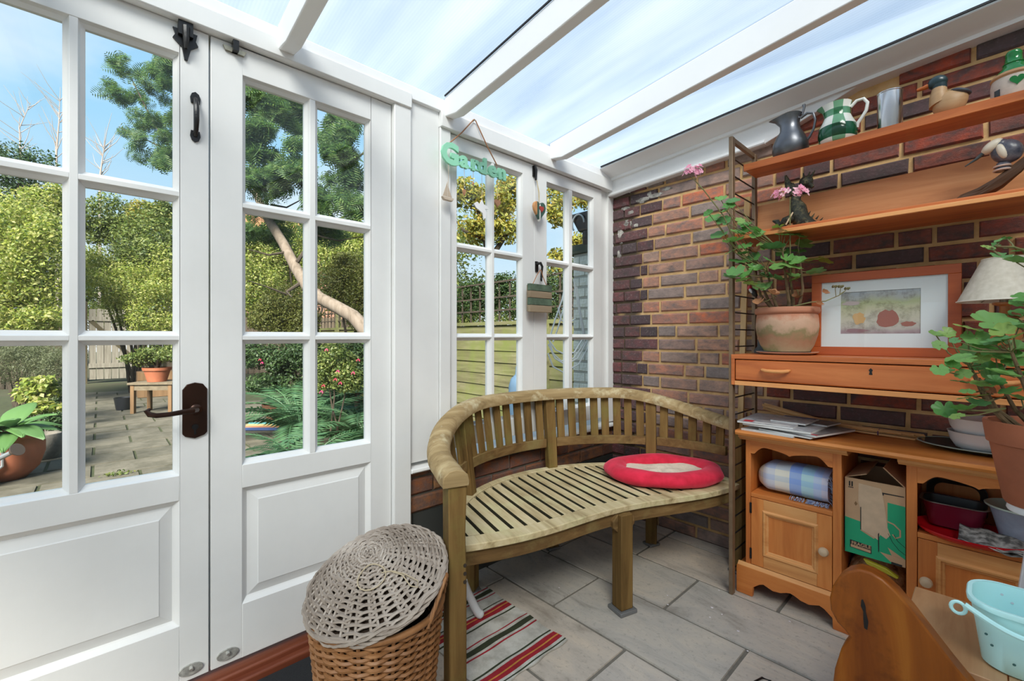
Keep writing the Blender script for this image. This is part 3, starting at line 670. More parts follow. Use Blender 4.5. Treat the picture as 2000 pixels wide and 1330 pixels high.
# ================================================================ WORKTOP AND PINE CABINETS
wt = MB().prism([(-.410,.684),(-.414,.694),(-.410,.704),(-.012,.704),(-.012,.684)], lambda u,v,h:(h,u,v), .898, 1.812).build('worktop', wood('teak_orange',[(.42,.115,.022),(.56,.19,.04),(.66,.26,.07)],axis=0,rough=.32), bevel=.001)
tag(wt, 'orange teak worktop board laid across both pine cabinets', 'worktop')
PN, PH, PLt = MAT['pine'], MAT['pine_h'], MAT['pine_light']
plain('cab_dark', (.055,.028,.012), .8)
def cabinet(x0, label, mirror=False):
    W = .338; t = thing('pine_cabinet', label, 'cabinet', (x0+W/2,-.21,0))
    fx = (lambda u: x0+W-u) if mirror else (lambda u: x0+u)      # u from the hinge side
    def bx(q,a,b): return q.box((fx(a[0]),a[1],a[2]),(fx(b[0]),b[1],b[2]))
    def bd(q,n,m,bev=.0015,par=t): return q.build(n,m,par,bevel=bev)
    sL, sR = .020, .028
    for a,b in ((0,.016),(W-.016,W)):
        q = MB(); bx(q,(a,-.345,.012),(b,-.06,.662)); bd(q,'side_panel',PN)
    q = MB(); bx(q,(.016,-.075,.10),(W-.016,-.06,.662)); bd(q,'back_panel',MAT['pine'])
    q = MB(); bx(q,(0,-.360,.119),(sL,-.3455,.662)); bd(q,'stile',PN)
    q = MB(); bx(q,(W-sR,-.360,.119),(W,-.3455,.662)); bd(q,'stile',PN)
    q = MB(); bx(q,(sL+.0005,-.360,.4185),(W-sR-.0005,-.08,.436)); bd(q,'shelf',PH)
    q = MB(); bx(q,(.016,-.34,.10),(W-.016,-.08,.115)); bd(q,'floor_board',PH)
    # top with stepped moulding
    q = MB(); q.prism([(-.374,.660),(-.380,.668),(-.392,.671),(-.394,.6835),(-.05,.6835),(-.05,.660)], lambda u,v,h:(h,u,v), x0-.020, x0+W+.022); bd(q,'cabinet_top',PLt)
    # shaped valance
    a,b = sL, W-sR; n = 40; low = []
    for k in range(n+1):
        u = k/n; w = abs(u-.5)*2
        zz = .603+(.012 if w > .90 else 0)*0
        if w > .90: zz = .603
        elif w > .62: s_ = (.90-w)/.28; zz = .604+.031*math.sin(s_*PI/2)
        elif w > .07: s_ = (.62-w)/.55; zz = .635-.013*s_**1.5
        else: zz = .622-.006*(1-w/.07)
        low.append((a+(b-a)*u, zz))
    q = MB(); q.prism(low+[(b,.660),(a,.660)], lambda u,v,h:(fx(u),h,v), -.359,-.346); bd(q,'valance',PH,0)
    # plinth with scalloped foot
    prof = [(-.032,0),(.032,0),(.034,.040),(.060,.062),(.075,.068),(.092,.062),(.110,.056),(.138,.060),(.160,.070),(.172,.073)]
    c = W/2+.004; L = [(u,z) for u,z in prof]; full = L+[(2*c-u,z) for u,z in L[::-1]]
    full = full[:1]+full[1:]
    poly = full+[(2*c+.032,.112),(2*c+.028,.119),(-.028,.119),(-.032,.112)]
    q = MB(); q.prism(poly, lambda u,v,h:(fx(u),h,v), -.376,-.358); bd(q,'plinth',PH,.0012)
    q = MB(); q.prism([(-.3755,.1185),(-.362,.130),(-.3585,.130),(-.3585,.1185)], lambda u,v,h:(h,u,v), x0-.028, x0+W+.008); bd(q,'plinth_moulding',PLt,0)
    for u in (-.030,W+.006):
        q = MB(); bx(q,(u,-.3575,0),(u+.02,-.06,.117)); bd(q,'plinth_side',PH)
    # door
    d0,d1,z0,z1 = sL+.002, W-sR-.002, .132, .4165
    q = MB(); st = .048
    bx(q,(d0,-.352,z0),(d1,-.345,z1)); dd = bd(q,'door',PN,.0)
    for a_,b_ in ((d0,d0+st),(d1-st,d1)): q = MB(); bx(q,(a_,-.361,z0),(b_,-.3522,z1)); bd(q,'door_stile',PN,.001,dd)
    for a_,b_ in ((z1-.048,z1),(z0,z0+.052)): q = MB(); bx(q,(d0+st,-.361,a_),(d1-st,-.3522,b_)); bd(q,'door_rail',PLt,.001,dd)
    q = MB(); bx(q,(d0+st,-.3545,z0+.052),(d1-st,-.3522,z1-.048)); bd(q,'door_panel',PN,0,dd)
    ya,ye,za,ze = d0+st,d1-st,z0+.052,z1-.048
    rings = [(-.004,-.361),(.002,-.367),(.008,-.366),(.012,-.359),(.017,-.358),(.020,-.353)]
    q = MB(); vs = []
    for w_,y in rings: vs += [(fx(ya+w_),y,za+w_),(fx(ye-w_),y,za+w_),(fx(ye-w_),y,ze-w_),(fx(ya+w_),y,ze-w_)]
    q.add(vs, [(r_*4+k,r_*4+(k+1)%4,r_*4+4+(k+1)%4,r_*4+4+k) for r_ in range(len(rings)-1) for k in range(4)]); q.build('door_moulding',PLt,dd,smooth=0)
    q = MB(); q.lathe([(.008,0),(.007,.008),(.010,.013),(.0165,.019),(.0175,.026),(.014,.033),(.006,.036),(0,.0365)],18); q.v = [(fx(d1-.022)+v[0],-.361-v[2],.283+v[1]) for v in q.v]; q.build('knob', MAT['knob_wood'], dd)
    for zc in (z0+.045,z1-.045):
        q = MB(); q.tube([(fx(d0-.001),-.362,zc-.022),(fx(d0-.001),-.362,zc+.022)],.0042,8); q.build('hinge', BI, dd)
    return t
wood('knob_wood',[(.50,.33,.19),(.62,.45,.29),(.70,.55,.38)],axis=0,rough=.45)
cabinet(.923, 'pine cabinet with a checked blanket in its open arch, nearer the bench')
cabinet(1.443, 'pine cabinet holding a roasting tin and red tray, behind the scrolled seat', True)

# leaning batten behind the ladder
b_ = MB().bar((.775,-.062,.0),(.812,-.020,1.80),.026,.016,up=(0,1,0)).build('timber_batten', wood('batten',[(.42,.25,.10),(.60,.38,.17),(.70,.48,.25)],axis=2,rough=.55), bevel=.001)
tag(b_,'pale timber batten leaning on the brick wall behind the ladder upright','batten')

# ================================================================ SCROLL ENDED SEAT (right foreground)
seat = thing('scrolled_seat', 'low pine seat with a dark varnished scrolled end in the right foreground', 'bench', (1.60,-1.0,0))
wood('scroll_wood',[(.12,.024,.003),(.27,.075,.008),(.46,.17,.022)],scale=.9,axis=2,rough=.35,spec=.25,stretch=6,weather=((.06,.013,.003),6.0,.52,.70))
prof = [(1.392,.0),(1.392,.20),(1.390,.27),(1.396,.330),(1.408,.382),(1.424,.418),(1.415,.428),(1.400,.440),(1.388,.462),(1.386,.490),(1.392,.520),(1.404,.546),(1.420,.565),(1.440,.577),(1.462,.578),(1.482,.571),(1.505,.553),(1.530,.526),(1.560,.487),(1.590,.448),(1.620,.412),(1.660,.36),(1.70,.32),(1.72,.0)]
SYF, SYB = -1.150,-1.108
q = MB(); q.prism(prof, lambda u,v,h:(u,h,v), SYF, SYB)
o = q.build('scrolled_end', [MAT['scroll_wood']], seat, bevel=.004)
q = MB(); q.add([(1.4445,SYF-.0008,.4975),(1.4455,SYF-.0008,.512),(1.4485,SYF-.0008,.514),(1.453,SYF-.0008,.500),(1.4535,SYF-.0008,.488),(1.458,SYF-.0008,.468),(1.456,SYF-.0008,.449),(1.4505,SYF-.0008,.451),(1.449,SYF-.0008,.470),(1.449,SYF-.0008,.487)],[tuple(range(10))]); q.build('knot_hole', plain('knot_black',(.006,.004,.003),.8), seat, smooth=0)
wood('seat_board_wood',[(.36,.17,.075),(.50,.275,.135),(.60,.37,.20)],axis=1,rough=.4,stretch=9)
q = MB(); q.box((1.502,SYB,.398),(1.665,-.770,.421)); q.build('seat_board',MAT['seat_board_wood'],seat,bevel=.002)
q = MB(); q.box((1.667,SYB,.398),(1.84,-.770,.421)); q.build('seat_board',MAT['seat_board_wood'],seat,bevel=.002)
q = MB(); q.box((1.52,-.80,.0),(1.83,-.782,.397)); q.build('rear_panel',MAT['pine_h'],seat,bevel=.002)
q = MB(); q.box((1.52,-1.107,.18),(1.54,-.801,.397)); q.build('side_rail',MAT['pine_h'],seat,bevel=.002)

# ================================================================ RUG, MAT, BASKET, DOG BED
# striped runner: colour bands run along its length
m, nt, b = newmat('rug_stripes')
g = N(nt,'NewGeometry'); sp = N(nt,'SeparateXYZ'); nt.links.new(g.outputs['Position'], sp.inputs[0])
mr = N(nt,'MapRange'); mr.inputs[1].default_value = .127; mr.inputs[2].default_value = .600; nt.links.new(sp.outputs['X'], mr.inputs[0])
W_,R_,G_,Y_ = (.56,.54,.49),(.36,.012,.025),(.035,.042,.018),(.60,.27,.05)
st = [(0,W_),(.04,R_),(.055,W_),(.075,G_),(.125,W_),(.145,R_),(.16,W_),(.27,G_),(.283,W_),(.305,R_),(.335,Y_),(.345,R_),(.39,W_),(.415,G_),(.43,W_),(.555,R_),(.57,W_),(.595,G_),(.645,W_),(.67,R_),(.685,W_)]
st2 = [(0,W_),(.83,G_),(.845,W_),(.865,R_),(.905,Y_),(.915,R_),(.952,W_),(.975,G_),(.988,W_)]
r1 = ramp(nt, st); r1.color_ramp.interpolation = 'CONSTANT'; r2 = ramp(nt, st2); r2.color_ramp.interpolation = 'CONSTANT'
gt = N(nt,'Math', operation='GREATER_THAN'); gt.inputs[1].default_value = .75
for r_ in (r1,r2): nt.links.new(mr.outputs[0], r_.inputs[0])
nt.links.new(mr.outputs[0], gt.inputs[0])
mx_ = N(nt,'MixRGB'); nt.links.new(gt.outputs[0], mx_.inputs[0]); nt.links.new(r1.outputs[0], mx_.inputs[1]); nt.links.new(r2.outputs[0], mx_.inputs[2])
n1 = N(nt,'TexNoise', Scale=14.0, Detail=7.0, Roughness=.65); nt.links.new(g.outputs['Position'], n1.inputs['Vector'])
rd = ramp(nt, [(.35,(.62,.60,.57)),(.6,(1,1,1))]); nt.links.new(n1.outputs[0], rd.inputs[0])
mu = N(nt,'MixRGB', blend_type='MULTIPLY'); mu.inputs[0].default_value = 1; nt.links.new(mx_.outputs[0], mu.inputs[1]); nt.links.new(rd.outputs[0], mu.inputs[2])
nt.links.new(mu.outputs[0], b.inputs['Base Color']); b.inputs['Roughness'].default_value = .95
n2 = N(nt,'TexNoise', Scale=420.0); nt.links.new(g.outputs['Position'], n2.inputs['Vector']); bump(nt, b, n2.outputs[0], .5, .002)
q = MB(); nx, ny = 20, 22; vs = []; fs = []
for k,zz in enumerate((0,.005)):
    for i in range(nx+1):
        for j in range(ny+1):
            x = .127+.473*i/nx; y = -1.164-.37*j/ny
            vs.append((x+.004*math.sin(j*.8), y+.004*math.sin(i*.7), .0015+zz+(.0016*math.sin(i*1.1+j*.6) if k else 0)))
M_ = (nx+1)*(ny+1); id_ = lambda k,i,j: k*M_+i*(ny+1)+j
for i in range(nx):
    for j in range(ny): fs += [(id_(1,i,j),id_(1,i+1,j),id_(1,i+1,j+1),id_(1,i,j+1)),(id_(0,i,j),id_(0,i,j+1),id_(0,i+1,j+1),id_(0,i+1,j))]
for i in range(nx): fs += [(id_(0,i,0),id_(0,i+1,0),id_(1,i+1,0),id_(1,i,0)),(id_(0,i+1,ny),id_(0,i,ny),id_(1,i,ny),id_(1,i+1,ny))]
for j in range(ny): fs += [(id_(0,0,j+1),id_(0,0,j),id_(1,0,j),id_(1,0,j+1)),(id_(0,nx,j),id_(0,nx,j+1),id_(1,nx,j+1),id_(1,nx,j))]
q.add(vs, fs); tag(q.build('striped_rug', MAT['rug_stripes']), 'cream cotton rug with red, yellow and dark green stripes under the bench', 'rug')
plain('coir_dark', (.016,.018,.022), .95, noise=.5, nscale=300, bumps=.5)
tag(MB().box((.062,-2.66,.001),(.66,-1.868,.013)).build('door_mat', MAT['coir_dark'], bevel=.004), 'dark charcoal door mat lying inside the threshold', 'mat')

# --- wicker basket with domed lid
wood('wicker_lid',[(.20,.155,.12),(.38,.32,.27),(.54,.48,.42)],axis=0,rough=.6,stretch=5)
wood('wicker_body',[(.16,.065,.022),(.30,.135,.05),(.42,.21,.09)],axis=2,rough=.5,stretch=5)
BX, BY = .440,-1.812
bk = thing('wicker_basket', 'round wicker basket with a greyed domed lid beside the bench leg', 'basket', (BX,BY,0), 0)
def wk(q, name, mat, parent=bk): return q.build(name, mat, parent, world=False, smooth=60)
def rb(z): return .145+.035*(z/.35)
ns = 26
q = MB()
for k in range(ns):
    a = 2*PI*k/ns; q.tube([(rb(z)*math.cos(a), rb(z)*math.sin(a), z) for z in (.006,.09,.18,.25,.336)], .0055, 6)
wk(q,'stakes',MAT['wicker_body']); stuff(bk.children[-1])
q = MB(); row = 0; z = .010
while z < .334:
    pts = []
    for i in range(ns*4):
        a = 2*PI*i/(ns*4); rr_ = rb(z)+.0065*math.cos(a*ns/2+(PI if row%2 else 0)) ; pts.append((rr_*math.cos(a), rr_*math.sin(a), z+random.uniform(-.0012,.0012)))
    q.tube(pts, .0056, 5, closed=True); z += .0098; row += 1
o = wk(q,'woven_side',MAT['wicker_body']); stuff(o)
q = MB(); q.tube([(.183*math.cos(2*PI*i/60), .183*math.sin(2*PI*i/60), .338) for i in range(60)], .009, 8, closed=True); wk(q,'rim',MAT['wicker_body'])
q = MB(); q.lathe([(0,.004),(.143,.004),(.143,.012),(0,.012)],30); wk(q,'base',MAT['wicker_body'])
q = MB(); q.lathe([(.136,.012),(.168,.330)],30,caps=False); wk(q,'lining',plain('basket_shade',(.03,.016,.008),.9))
lidT = Matrix.Translation((.0,.0,.402)) @ Matrix.Rotation(math.radians(-11), 4, Vector((-.734,.679,0))) @ Matrix.Rotation(math.radians(17), 4, Vector((.679,.734,0)))
def lz(r): return .006+.085*(1-(r/.205)**2)
ids = []
q = MB(); nsp = 30
for k in range(nsp):
    a = 2*PI*k/nsp+.05; q.tube([(r*math.cos(a), r*math.sin(a), lz(r)) for r in (.02,.06,.10,.14,.17,.196)], .0042, 5)
    if k % 2: q.tube([(r*math.cos(a+.1), r*math.sin(a+.1), lz(r)) for r in (.10,.14,.17,.196)], .004, 5)
q.v = [tuple(lidT @ Vector(v)) for v in q.v]; o = wk(q,'lid_spokes',MAT['wicker_lid']); stuff(o)
q = MB(); r = .008; row = 0
while r < .200:
    n = 120; nn = nsp if r > .09 else (nsp//2 if r > .04 else 8); ph_ = random.random()*.2; pts = []
    for i in range(n):
        a = 2*PI*i/n; s_ = math.cos(a*nn/2+(PI if row%2 else 0)+ph_)
        rr_ = r+random.uniform(-.0015,.0015)+.002*math.sin(3*a+row); pts.append((rr_*math.cos(a), rr_*math.sin(a), lz(r)+.0055*s_))
    q.tube(pts, .0040 if r > .08 else .0035, 5, closed=True); r += .0066 if r > .08 else .0062; row += 1
q.v = [tuple(lidT @ Vector(v)) for v in q.v]; o = wk(q,'woven_lid',MAT['wicker_lid']); stuff(o)
q = MB()
for j in range(5):
    pts = [((.198+.004*math.cos(i*1.3+j*2))*math.cos(2*PI*i/70), (.198+.004*math.cos(i*1.3+j*2))*math.sin(2*PI*i/70), .004+.0045*math.sin(i*.9+j*1.3)-.004*(j-2)) for i in range(70)]
    q.tube(pts, .005, 5, closed=True)
q.v = [tuple(lidT @ Vector(v)) for v in q.v]; o = wk(q,'lid_rim',MAT['wicker_lid'])
q = MB(); q.lathe([(.0,.076),(.08,.063),(.14,.036),(.188,.004)],30,caps=False); q.v = [tuple(lidT @ Vector(v)) for v in q.v]; wk(q,'lid_lining',MAT['basket_shade'])
q = MB()   # loose twine tie on the lid
tw = lambda r,a,dz=.011: tuple(lidT @ Vector((r*math.cos(a), r*math.sin(a), lz(r)+dz)))
q.tube([tw(.085+.036*math.cos(t_)*.9, -.45+.42*math.sin(t_)) for t_ in [i*2*PI/26 for i in range(27)]], .0018, 5)
q.tube([tw(.09,-.15),tw(.105,.08,.013),tw(.13,.22),tw(.165,.28),tw(.175,.20,.013),tw(.16,.14),tw(.13,.18),tw(.10,.05)], .0018, 5)
wk(q,'twine',plain('twine',(.45,.37,.25),.9))
q = MB()   # plaited carrying loop at the side near the bench leg
for j in range(3):
    pts = []
    for i in range(22):
        t_ = i/21; a = .30+.75*t_; c = math.sin(t_*PI)
        pts.append((.186*math.cos(a)+.018*c*math.cos(a)+.004*math.cos(i*1.2+j*2.1), .182*math.sin(a)+.012*c, .322+.105*c+.004*math.sin(i*1.2+j*2.1)))
    q.tube(pts, .0042, 6)
wk(q,'loop_handle',MAT['wicker_body'])

# --- dog bed on the bench
db_ = thing('pet_bed', 'red plush oval pet bed with a cream fleece middle on the bench seat', 'pet bed', (.560,-.400,.4215), math.radians(47.2))
m, nt, b = newmat('red_plush'); b.inputs['Base Color'].default_value = (.60,.008,.035,1); b.inputs['Roughness'].default_value = .9; b.inputs['Sheen Weight'].default_value = .6; b.inputs['Sheen Tint'].default_value = (1,.25,.35,1)
tc = N(nt,'TexCoord'); n1 = N(nt,'TexNoise', Scale=22.0, Detail=5.0); nt.links.new(tc.outputs['Object'], n1.inputs['Vector']); rr_ = ramp(nt,[(.3,(.50,.005,.026)),(.7,(.70,.016,.055))]); nt.links.new(n1.outputs[0], rr_.inputs[0]); nt.links.new(rr_.outputs[0], b.inputs['Base Color']); bump(nt,b,n1.outputs[0],.3,.01)
plain('cream_fleece',(.74,.62,.50),.95,noise=.18,nscale=45,bumps=.6)
q = MB(); n = 56; k = 14; vs = []; fs = []
for i in range(n):
    a = 2*PI*i/n; th = .052*(1+.07*math.sin(7*a)+.05*math.sin(11*a+1)); hh = .034*(1+.08*math.sin(5*a+.6))
    for j in range(k):
        t_ = 2*PI*j/k; rx = .228+th*math.cos(t_); ry = .160+th*math.cos(t_)
        vs.append((rx*math.cos(a), ry*math.sin(a), max(0,.033+hh*math.sin(t_)*(1.05 if math.sin(t_)>0 else .95))))
for i in range(n):
    for j in range(k): fs.append((i*k+j, ((i+1)%n)*k+j, ((i+1)%n)*k+(j+1)%k, i*k+(j+1)%k))
q.add(vs,fs); q.build('bolster_rim', MAT['red_plush'], db_, world=False, smooth=80)
q = MB(); vs = [(0,0,.034)]; rings = 7
for i in range(1,rings+1):
    for j in range(n):
        a = 2*PI*j/n; u = i/rings; vs.append((.205*u*math.cos(a), .138*u*math.sin(a), .034+.004*math.sin(4*a+u*5)*u+.007*math.sin(9*u)*math.cos(2*a)+ (.012*(u**4))))
fs = [(0,1+j,1+(j+1)%n) for j in range(n)]+[(1+i*n+j,1+(i+1)*n+j,1+(i+1)*n+(j+1)%n,1+i*n+(j+1)%n) for i in range(rings-1) for j in range(n)]
q.add(vs,fs); q.build('fleece_pad', MAT['cream_fleece'], db_, world=False, smooth=80)

# --- white tube foot leaning behind the bench leg
st_ = thing('white_stick', 'white plastic handled stick lying on the rug behind the bench leg', 'stick', (.287,-1.330,.012))
WPl = plain('white_plastic',(.74,.75,.78),.35)
q = MB(); q.tube([(.290,-1.322,.026),(.283,-1.334,.050),(.270,-1.357,.110),(.262,-1.372,.160)], [.0165,.0160,.0145,.013], 14); q.build('shaft',WPl,st_)
q = MB(); q.ell((.2915,-1.319,.0245),(.0172,.0172,.0172)); q.build('end_cap',WPl,st_)

# ================================================================ THINGS HANGING ON THE WINDOW WALL
MINT = plain('mint_paint',(.30,.68,.47),.5); TW = plain('jute',(.36,.17,.085),.9); DW = wood('driftwood',[(.42,.33,.25),(.60,.50,.40)],axis=1,rough=.8)
CP = plain('copper_wood',(.50,.25,.13),.6,noise=.3,nscale=40)
sg = thing('hanging_sign', 'mint green wooden word sign on a jute cord by the window', 'sign', (.052,-1.146,2.092))
def text(name, body, size, mat, loc, rot, parent, extrude=.0, offset=.0, align='LEFT', scale=(1,1,1)):
    c = bpy.data.curves.new(name,'FONT'); c.body = body; c.size = size; c.extrude = extrude; c.offset = offset; c.align_x = align; c.resolution_u = 3
    o = bpy.data.objects.new(name, c); COL.objects.link(o); c.materials.append(mat)
    p = parent; off = Vector((0,0,0))
    while p is not None: off += p.location; p = p.parent
    dg_ = bpy.context.evaluated_depsgraph_get(); me = bpy.data.meshes.new_from_object(o.evaluated_get(dg_)); bpy.data.objects.remove(o); o = bpy.data.objects.new(name, me); COL.objects.link(o)
    if not me.materials: me.materials.append(mat)
    o.location = Vector(loc)-off; o.rotation_euler = rot; o.scale = scale; o.parent = parent; return o
RX = (PI/2,0,PI/2)
text('lettering','G',.122,MINT,(.052,-1.336,1.850),RX,sg,.006,.006)
for ch,yy in zip('arden',(-1.240,-1.178,-1.140,-1.078,-1.019)): text('lettering',ch,.098,MINT,(.052,yy,1.853),RX,sg,.006,.0042,scale=(1.06,1.0,1))
q = MB(); q.box((.048,-1.262,1.853),(.056,-.965,1.863)); q.build('back_strip',MINT,sg,bevel=.003)
q = MB(); q.tube([(.052,-1.293,1.938),(.046,-1.225,2.005),(.038,-1.152,2.090),(.036,-1.146,2.094),(.038,-1.140,2.090),(.046,-1.075,1.985),(.052,-1.022,1.912)], .0028, 6); q.build('cord',TW,sg)
q = MB(); q.lathe([(.003,0),(.003,.022)],8); q.v=[(.018+v[2],-1.146+v[0],2.090+v[1]) for v in q.v]; q.build('hook',MAT['brass_dull'],sg)
def string(y,z0,z1): 
    q = MB(); q.tube([(.052,y,z0),(.052,y+.001,(z0+z1)/2),(.052,y,z1)], .0011, 5); return q.build('string',DW,sg)
def heartpoly(w,h):
    L = []
    for i in range(24):
        t_ = 2*PI*i/24; L.append((w*.5*math.sin(t_)**3*1.0, h*(13*math.cos(t_)-5*math.cos(2*t_)-2*math.cos(3*t_)-math.cos(4*t_))/32))
    return L
# little boat
string(-1.300,1.848,1.748)
bt = MB(); bt.prism([(-.030,.014),(.030,.014),(.022,.0),(-.020,.0)], lambda u,v,h:(h,-1.304+u,1.686+v), .044,.060); bt = bt.build('boat_charm',DW,sg,bevel=.002)
q = MB(); q.prism([(-.024,0),(-.003,0),(-.003,.058)], lambda u,v,h:(h,-1.304+u,1.704+v), .051,.053); q.prism([(.002,0),(.022,0),(.002,.046)], lambda u,v,h:(h,-1.304+u,1.704+v), .051,.053); q.build('sail',DW,bt)
q = MB(); q.tube([(.052,-1.3045,1.70),(.052,-1.3045,1.768)],.0013,5); q.build('mast',DW,bt)
string(-1.215,1.852,1.762); q = MB(); q.prism(heartpoly(.012,.030), lambda u,v,h:(h,-1.215+u,1.743+v), .046,.058); q.build('heart_charm',CP,sg)
string(-1.020,1.852,1.752); q = MB(); q.prism(heartpoly(.036,.040), lambda u,v,h:(h,-1.020+u,1.735+v), .048,.056); q.build('heart_charm',CP,sg,bevel=.002)
string(-1.115,1.852,1.70); WHc = plain('white_charm',(.80,.80,.80),.6)
q = MB(); q.prism([(-.044,.012),(-.025,.025),(-.010,.016),(.004,.040),(.014,.020),(.034,.016),(.042,.004),(.020,.000),(.030,-.014),(.026,-.040),(.014,-.046),(.008,-.022),(-.012,-.012),(-.030,-.004)], lambda u,v,h:(h,-1.118+u,1.690+v), .049,.055); q.build('bird_charm',WHc,sg)
string(-1.165,1.852,1.80); q = MB(); q.ell((.052,-1.165,1.792),(.004,.005,.009)); q.build('bead_charm',CP,sg)

hh = thing('heart_ornament', 'striped wooden heart hanging from the upper window catch', 'ornament', (.040,-.722,1.905))
HM = []
for nm,c in (('heart_orange',(.62,.30,.12)),('heart_green',(.05,.11,.085)),('heart_red',(.42,.05,.04)),('heart_white',(.68,.66,.62))): HM.append(plain(nm,c,.55,noise=.2,nscale=40))
hp = heartpoly(.088,.112)
import itertools
def clip(poly, a, b):   # keep a<=u<=b
    for s_,lim in ((1,a),(-1,-b)):
        o=[]
        for i in range(len(poly)):
            p,q_=poly[i-1],poly[i]; ip=s_*p[0]>=lim; iq=s_*q_[0]>=lim
            if ip!=iq:
                t_=(lim-s_*p[0])/(s_*q_[0]-s_*p[0]); o.append((s_*lim, p[1]+t_*(q_[1]-p[1])))
            if iq: o.append(q_)
        poly=o
    return poly
for a,b_,mm in ((-.05,-.020,0),(-.0195,-.004,1),(-.0035,.0045,3),(.005,.05,1)):
    pl_ = clip(hp,a,b_)
    if len(pl_)>2:
        q = MB(); q.prism(pl_, lambda u,v,h:(h,-.757+u+.032,1.760+v), .034,.050); q.build('stripe',HM[mm],hh,bevel=.002)
q = MB(); q.prism(heartpoly(.034,.036), lambda u,v,h:(h,-.715+u,1.766+v), .050,.053); q.build('small_heart',HM[2],hh)
q = MB(); q.tube([(.042,-.724,1.795),(.036,-.722,1.85),(.026,-.722,1.915),(.018,-.722,1.925),(.026,-.720,1.905),(.040,-.720,1.85),(.042,-.724,1.80)], .0016, 5); q.build('string',plain('gold_string',(.45,.36,.20),.8),hh)

pq = thing('slatted_plaque', 'small plaque of green and bare wooden slats hung on the window handle', 'plaque', (.045,-.722,1.405))
PG = plain('plaque_green',(.115,.17,.115),.8,noise=.5,nscale=25); PB = wood('plaque_bare',[(.22,.16,.10),(.36,.28,.19)],axis=1,rough=.85)
for k in range(4):
    z1 = 1.372-.0365*k
    q = MB(); q.box((.037,-.806,z1-.0345),(.056,-.640,z1)); q.build('slat',PG if k in (0,2) else PB,pq,bevel=.0015)
for yy in (-.79,-.656):
    q = MB(); q.box((.027,yy-.01,1.232),(.0365,yy+.01,1.366)); q.build('batten',PB,pq)
q = MB(); q.tube([(.046,-.775,1.371),(.036,-.735,1.42),(.033,-.708,1.449),(.030,-.703,1.452),(.033,-.698,1.449),(.036,-.690,1.42),(.046,-.672,1.371)], .0022, 6); q.build('cord',TW,pq)

# ================================================================ TOP SHELF
ST = 1.8665
plain('pewter',(.16,.165,.18),.34,.85,noise=.3,nscale=14)
j1 = thing('pewter_jug', 'dark pewter jug with a tall lip on the top shelf', 'jug', (1.055,-.225,ST))
q = MB(); prof=[(.050,0),(.060,.008),(.068,.035),(.066,.062),(.052,.095),(.038,.120),(.034,.145),(.038,.170),(.044,.184)]
q.lathe(prof,28,caps=False); q.lathe([(.042,.184),(.036,.168),(.032,.145),(.034,.12)],28,caps=False); q.lathe([(0,0),(.05,0)],28,caps=False); q.lathe([(0,.10),(.034,.12)],28,caps=False)
q.v=[(v[0]+ (-.042*max(0,(v[2]-.135)/.05)*max(0,-v[0]/.045)**2 if v[2]>.135 and v[0]<0 else 0), v[1]*(1-.35*max(0,(v[2]-.15)/.035)*max(0,-v[0]/.045) if v[2]>.15 and v[0]<0 else 1), v[2]) for v in q.v]
q.build('body',MAT['pewter'],j1,world=False,smooth=60)
q = MB(); q.tube([(.038,0,.160),(.062,0,.172),(.084,0,.165),(.092,0,.135),(.086,0,.10),(.072,0,.072),(.062,0,.062)], [.006,.0055,.005,.005,.005,.005,.006], 8); q.tube([(.044,0,.172),(.052,0,.20),(.050,0,.212)],[.005,.005,.007],8); q.build('handle',MAT['pewter'],j1,world=False)
m, nt, b = newmat('green_white_glaze'); tc = N(nt,'TexCoord'); sp = N(nt,'SeparateXYZ'); nt.links.new(tc.outputs['Object'], sp.inputs[0])
z_ = N(nt,'MapRange'); z_.inputs[2].default_value=.17; nt.links.new(sp.outputs['Z'], z_.inputs[0])
GD,GM,WH = (.005,.085,.035),(.10,.27,.15),(.74,.74,.68)
rz = ramp(nt,[(0,WH),(.13,GD),(.42,WH),(.66,GM),(.82,WH)]); rz.color_ramp.interpolation='CONSTANT'; nt.links.new(z_.outputs[0], rz.inputs[0])
at2 = N(nt,'Math',operation='ARCTAN2'); nt.links.new(sp.outputs['Y'], at2.inputs[0]); nt.links.new(sp.outputs['X'], at2.inputs[1])
ma = N(nt,'Math',operation='SINE'); mm_ = N(nt,'Math',operation='MULTIPLY_ADD'); mm_.inputs[1].default_value=4; mm_.inputs[2].default_value=.5; nt.links.new(at2.outputs[0], mm_.inputs[0]); nt.links.new(mm_.outputs[0], ma.inputs[0])
gt = N(nt,'Math',operation='GREATER_THAN'); gt.inputs[1].default_value=.15; nt.links.new(ma.outputs[0], gt.inputs[0])
gs = N(nt,'Math',operation='MULTIPLY'); gs.inputs[1].default_value=.85; nt.links.new(gt.outputs[0], gs.inputs[0])
mu = N(nt,'MixRGB',blend_type='MULTIPLY'); mu.inputs[2].default_value=(.06,.36,.16,1); nt.links.new(gs.outputs[0], mu.inputs[0]); nt.links.new(rz.outputs[0], mu.inputs[1])
nt.links.new(mu.outputs[0], b.inputs['Base Color']); b.inputs['Roughness'].default_value=.12
WGl = plain('white_glaze',(.76,.76,.72),.15)
j2 = thing('checked_jug', 'green and white checked pottery jug with a white loop handle on the top shelf', 'jug', (1.222,-.228,ST))
q = MB(); q.lathe([(0,0),(.050,0),(.060,.012),(.066,.045),(.062,.075),(.050,.100),(.043,.118),(.043,.145),(.048,.165),(.045,.165),(.040,.145),(.040,.118),(.046,.1),(.0,.03)],30,caps=False)
q.v=[(v[0]-(.022*max(0,(v[2]-.13)/.035)*max(0,-v[0]/.048)**3 if v[0]<0 and v[2]>.13 else 0),v[1],v[2]) for v in q.v]; q.build('body',MAT['green_white_glaze'],j2,world=False,smooth=60)
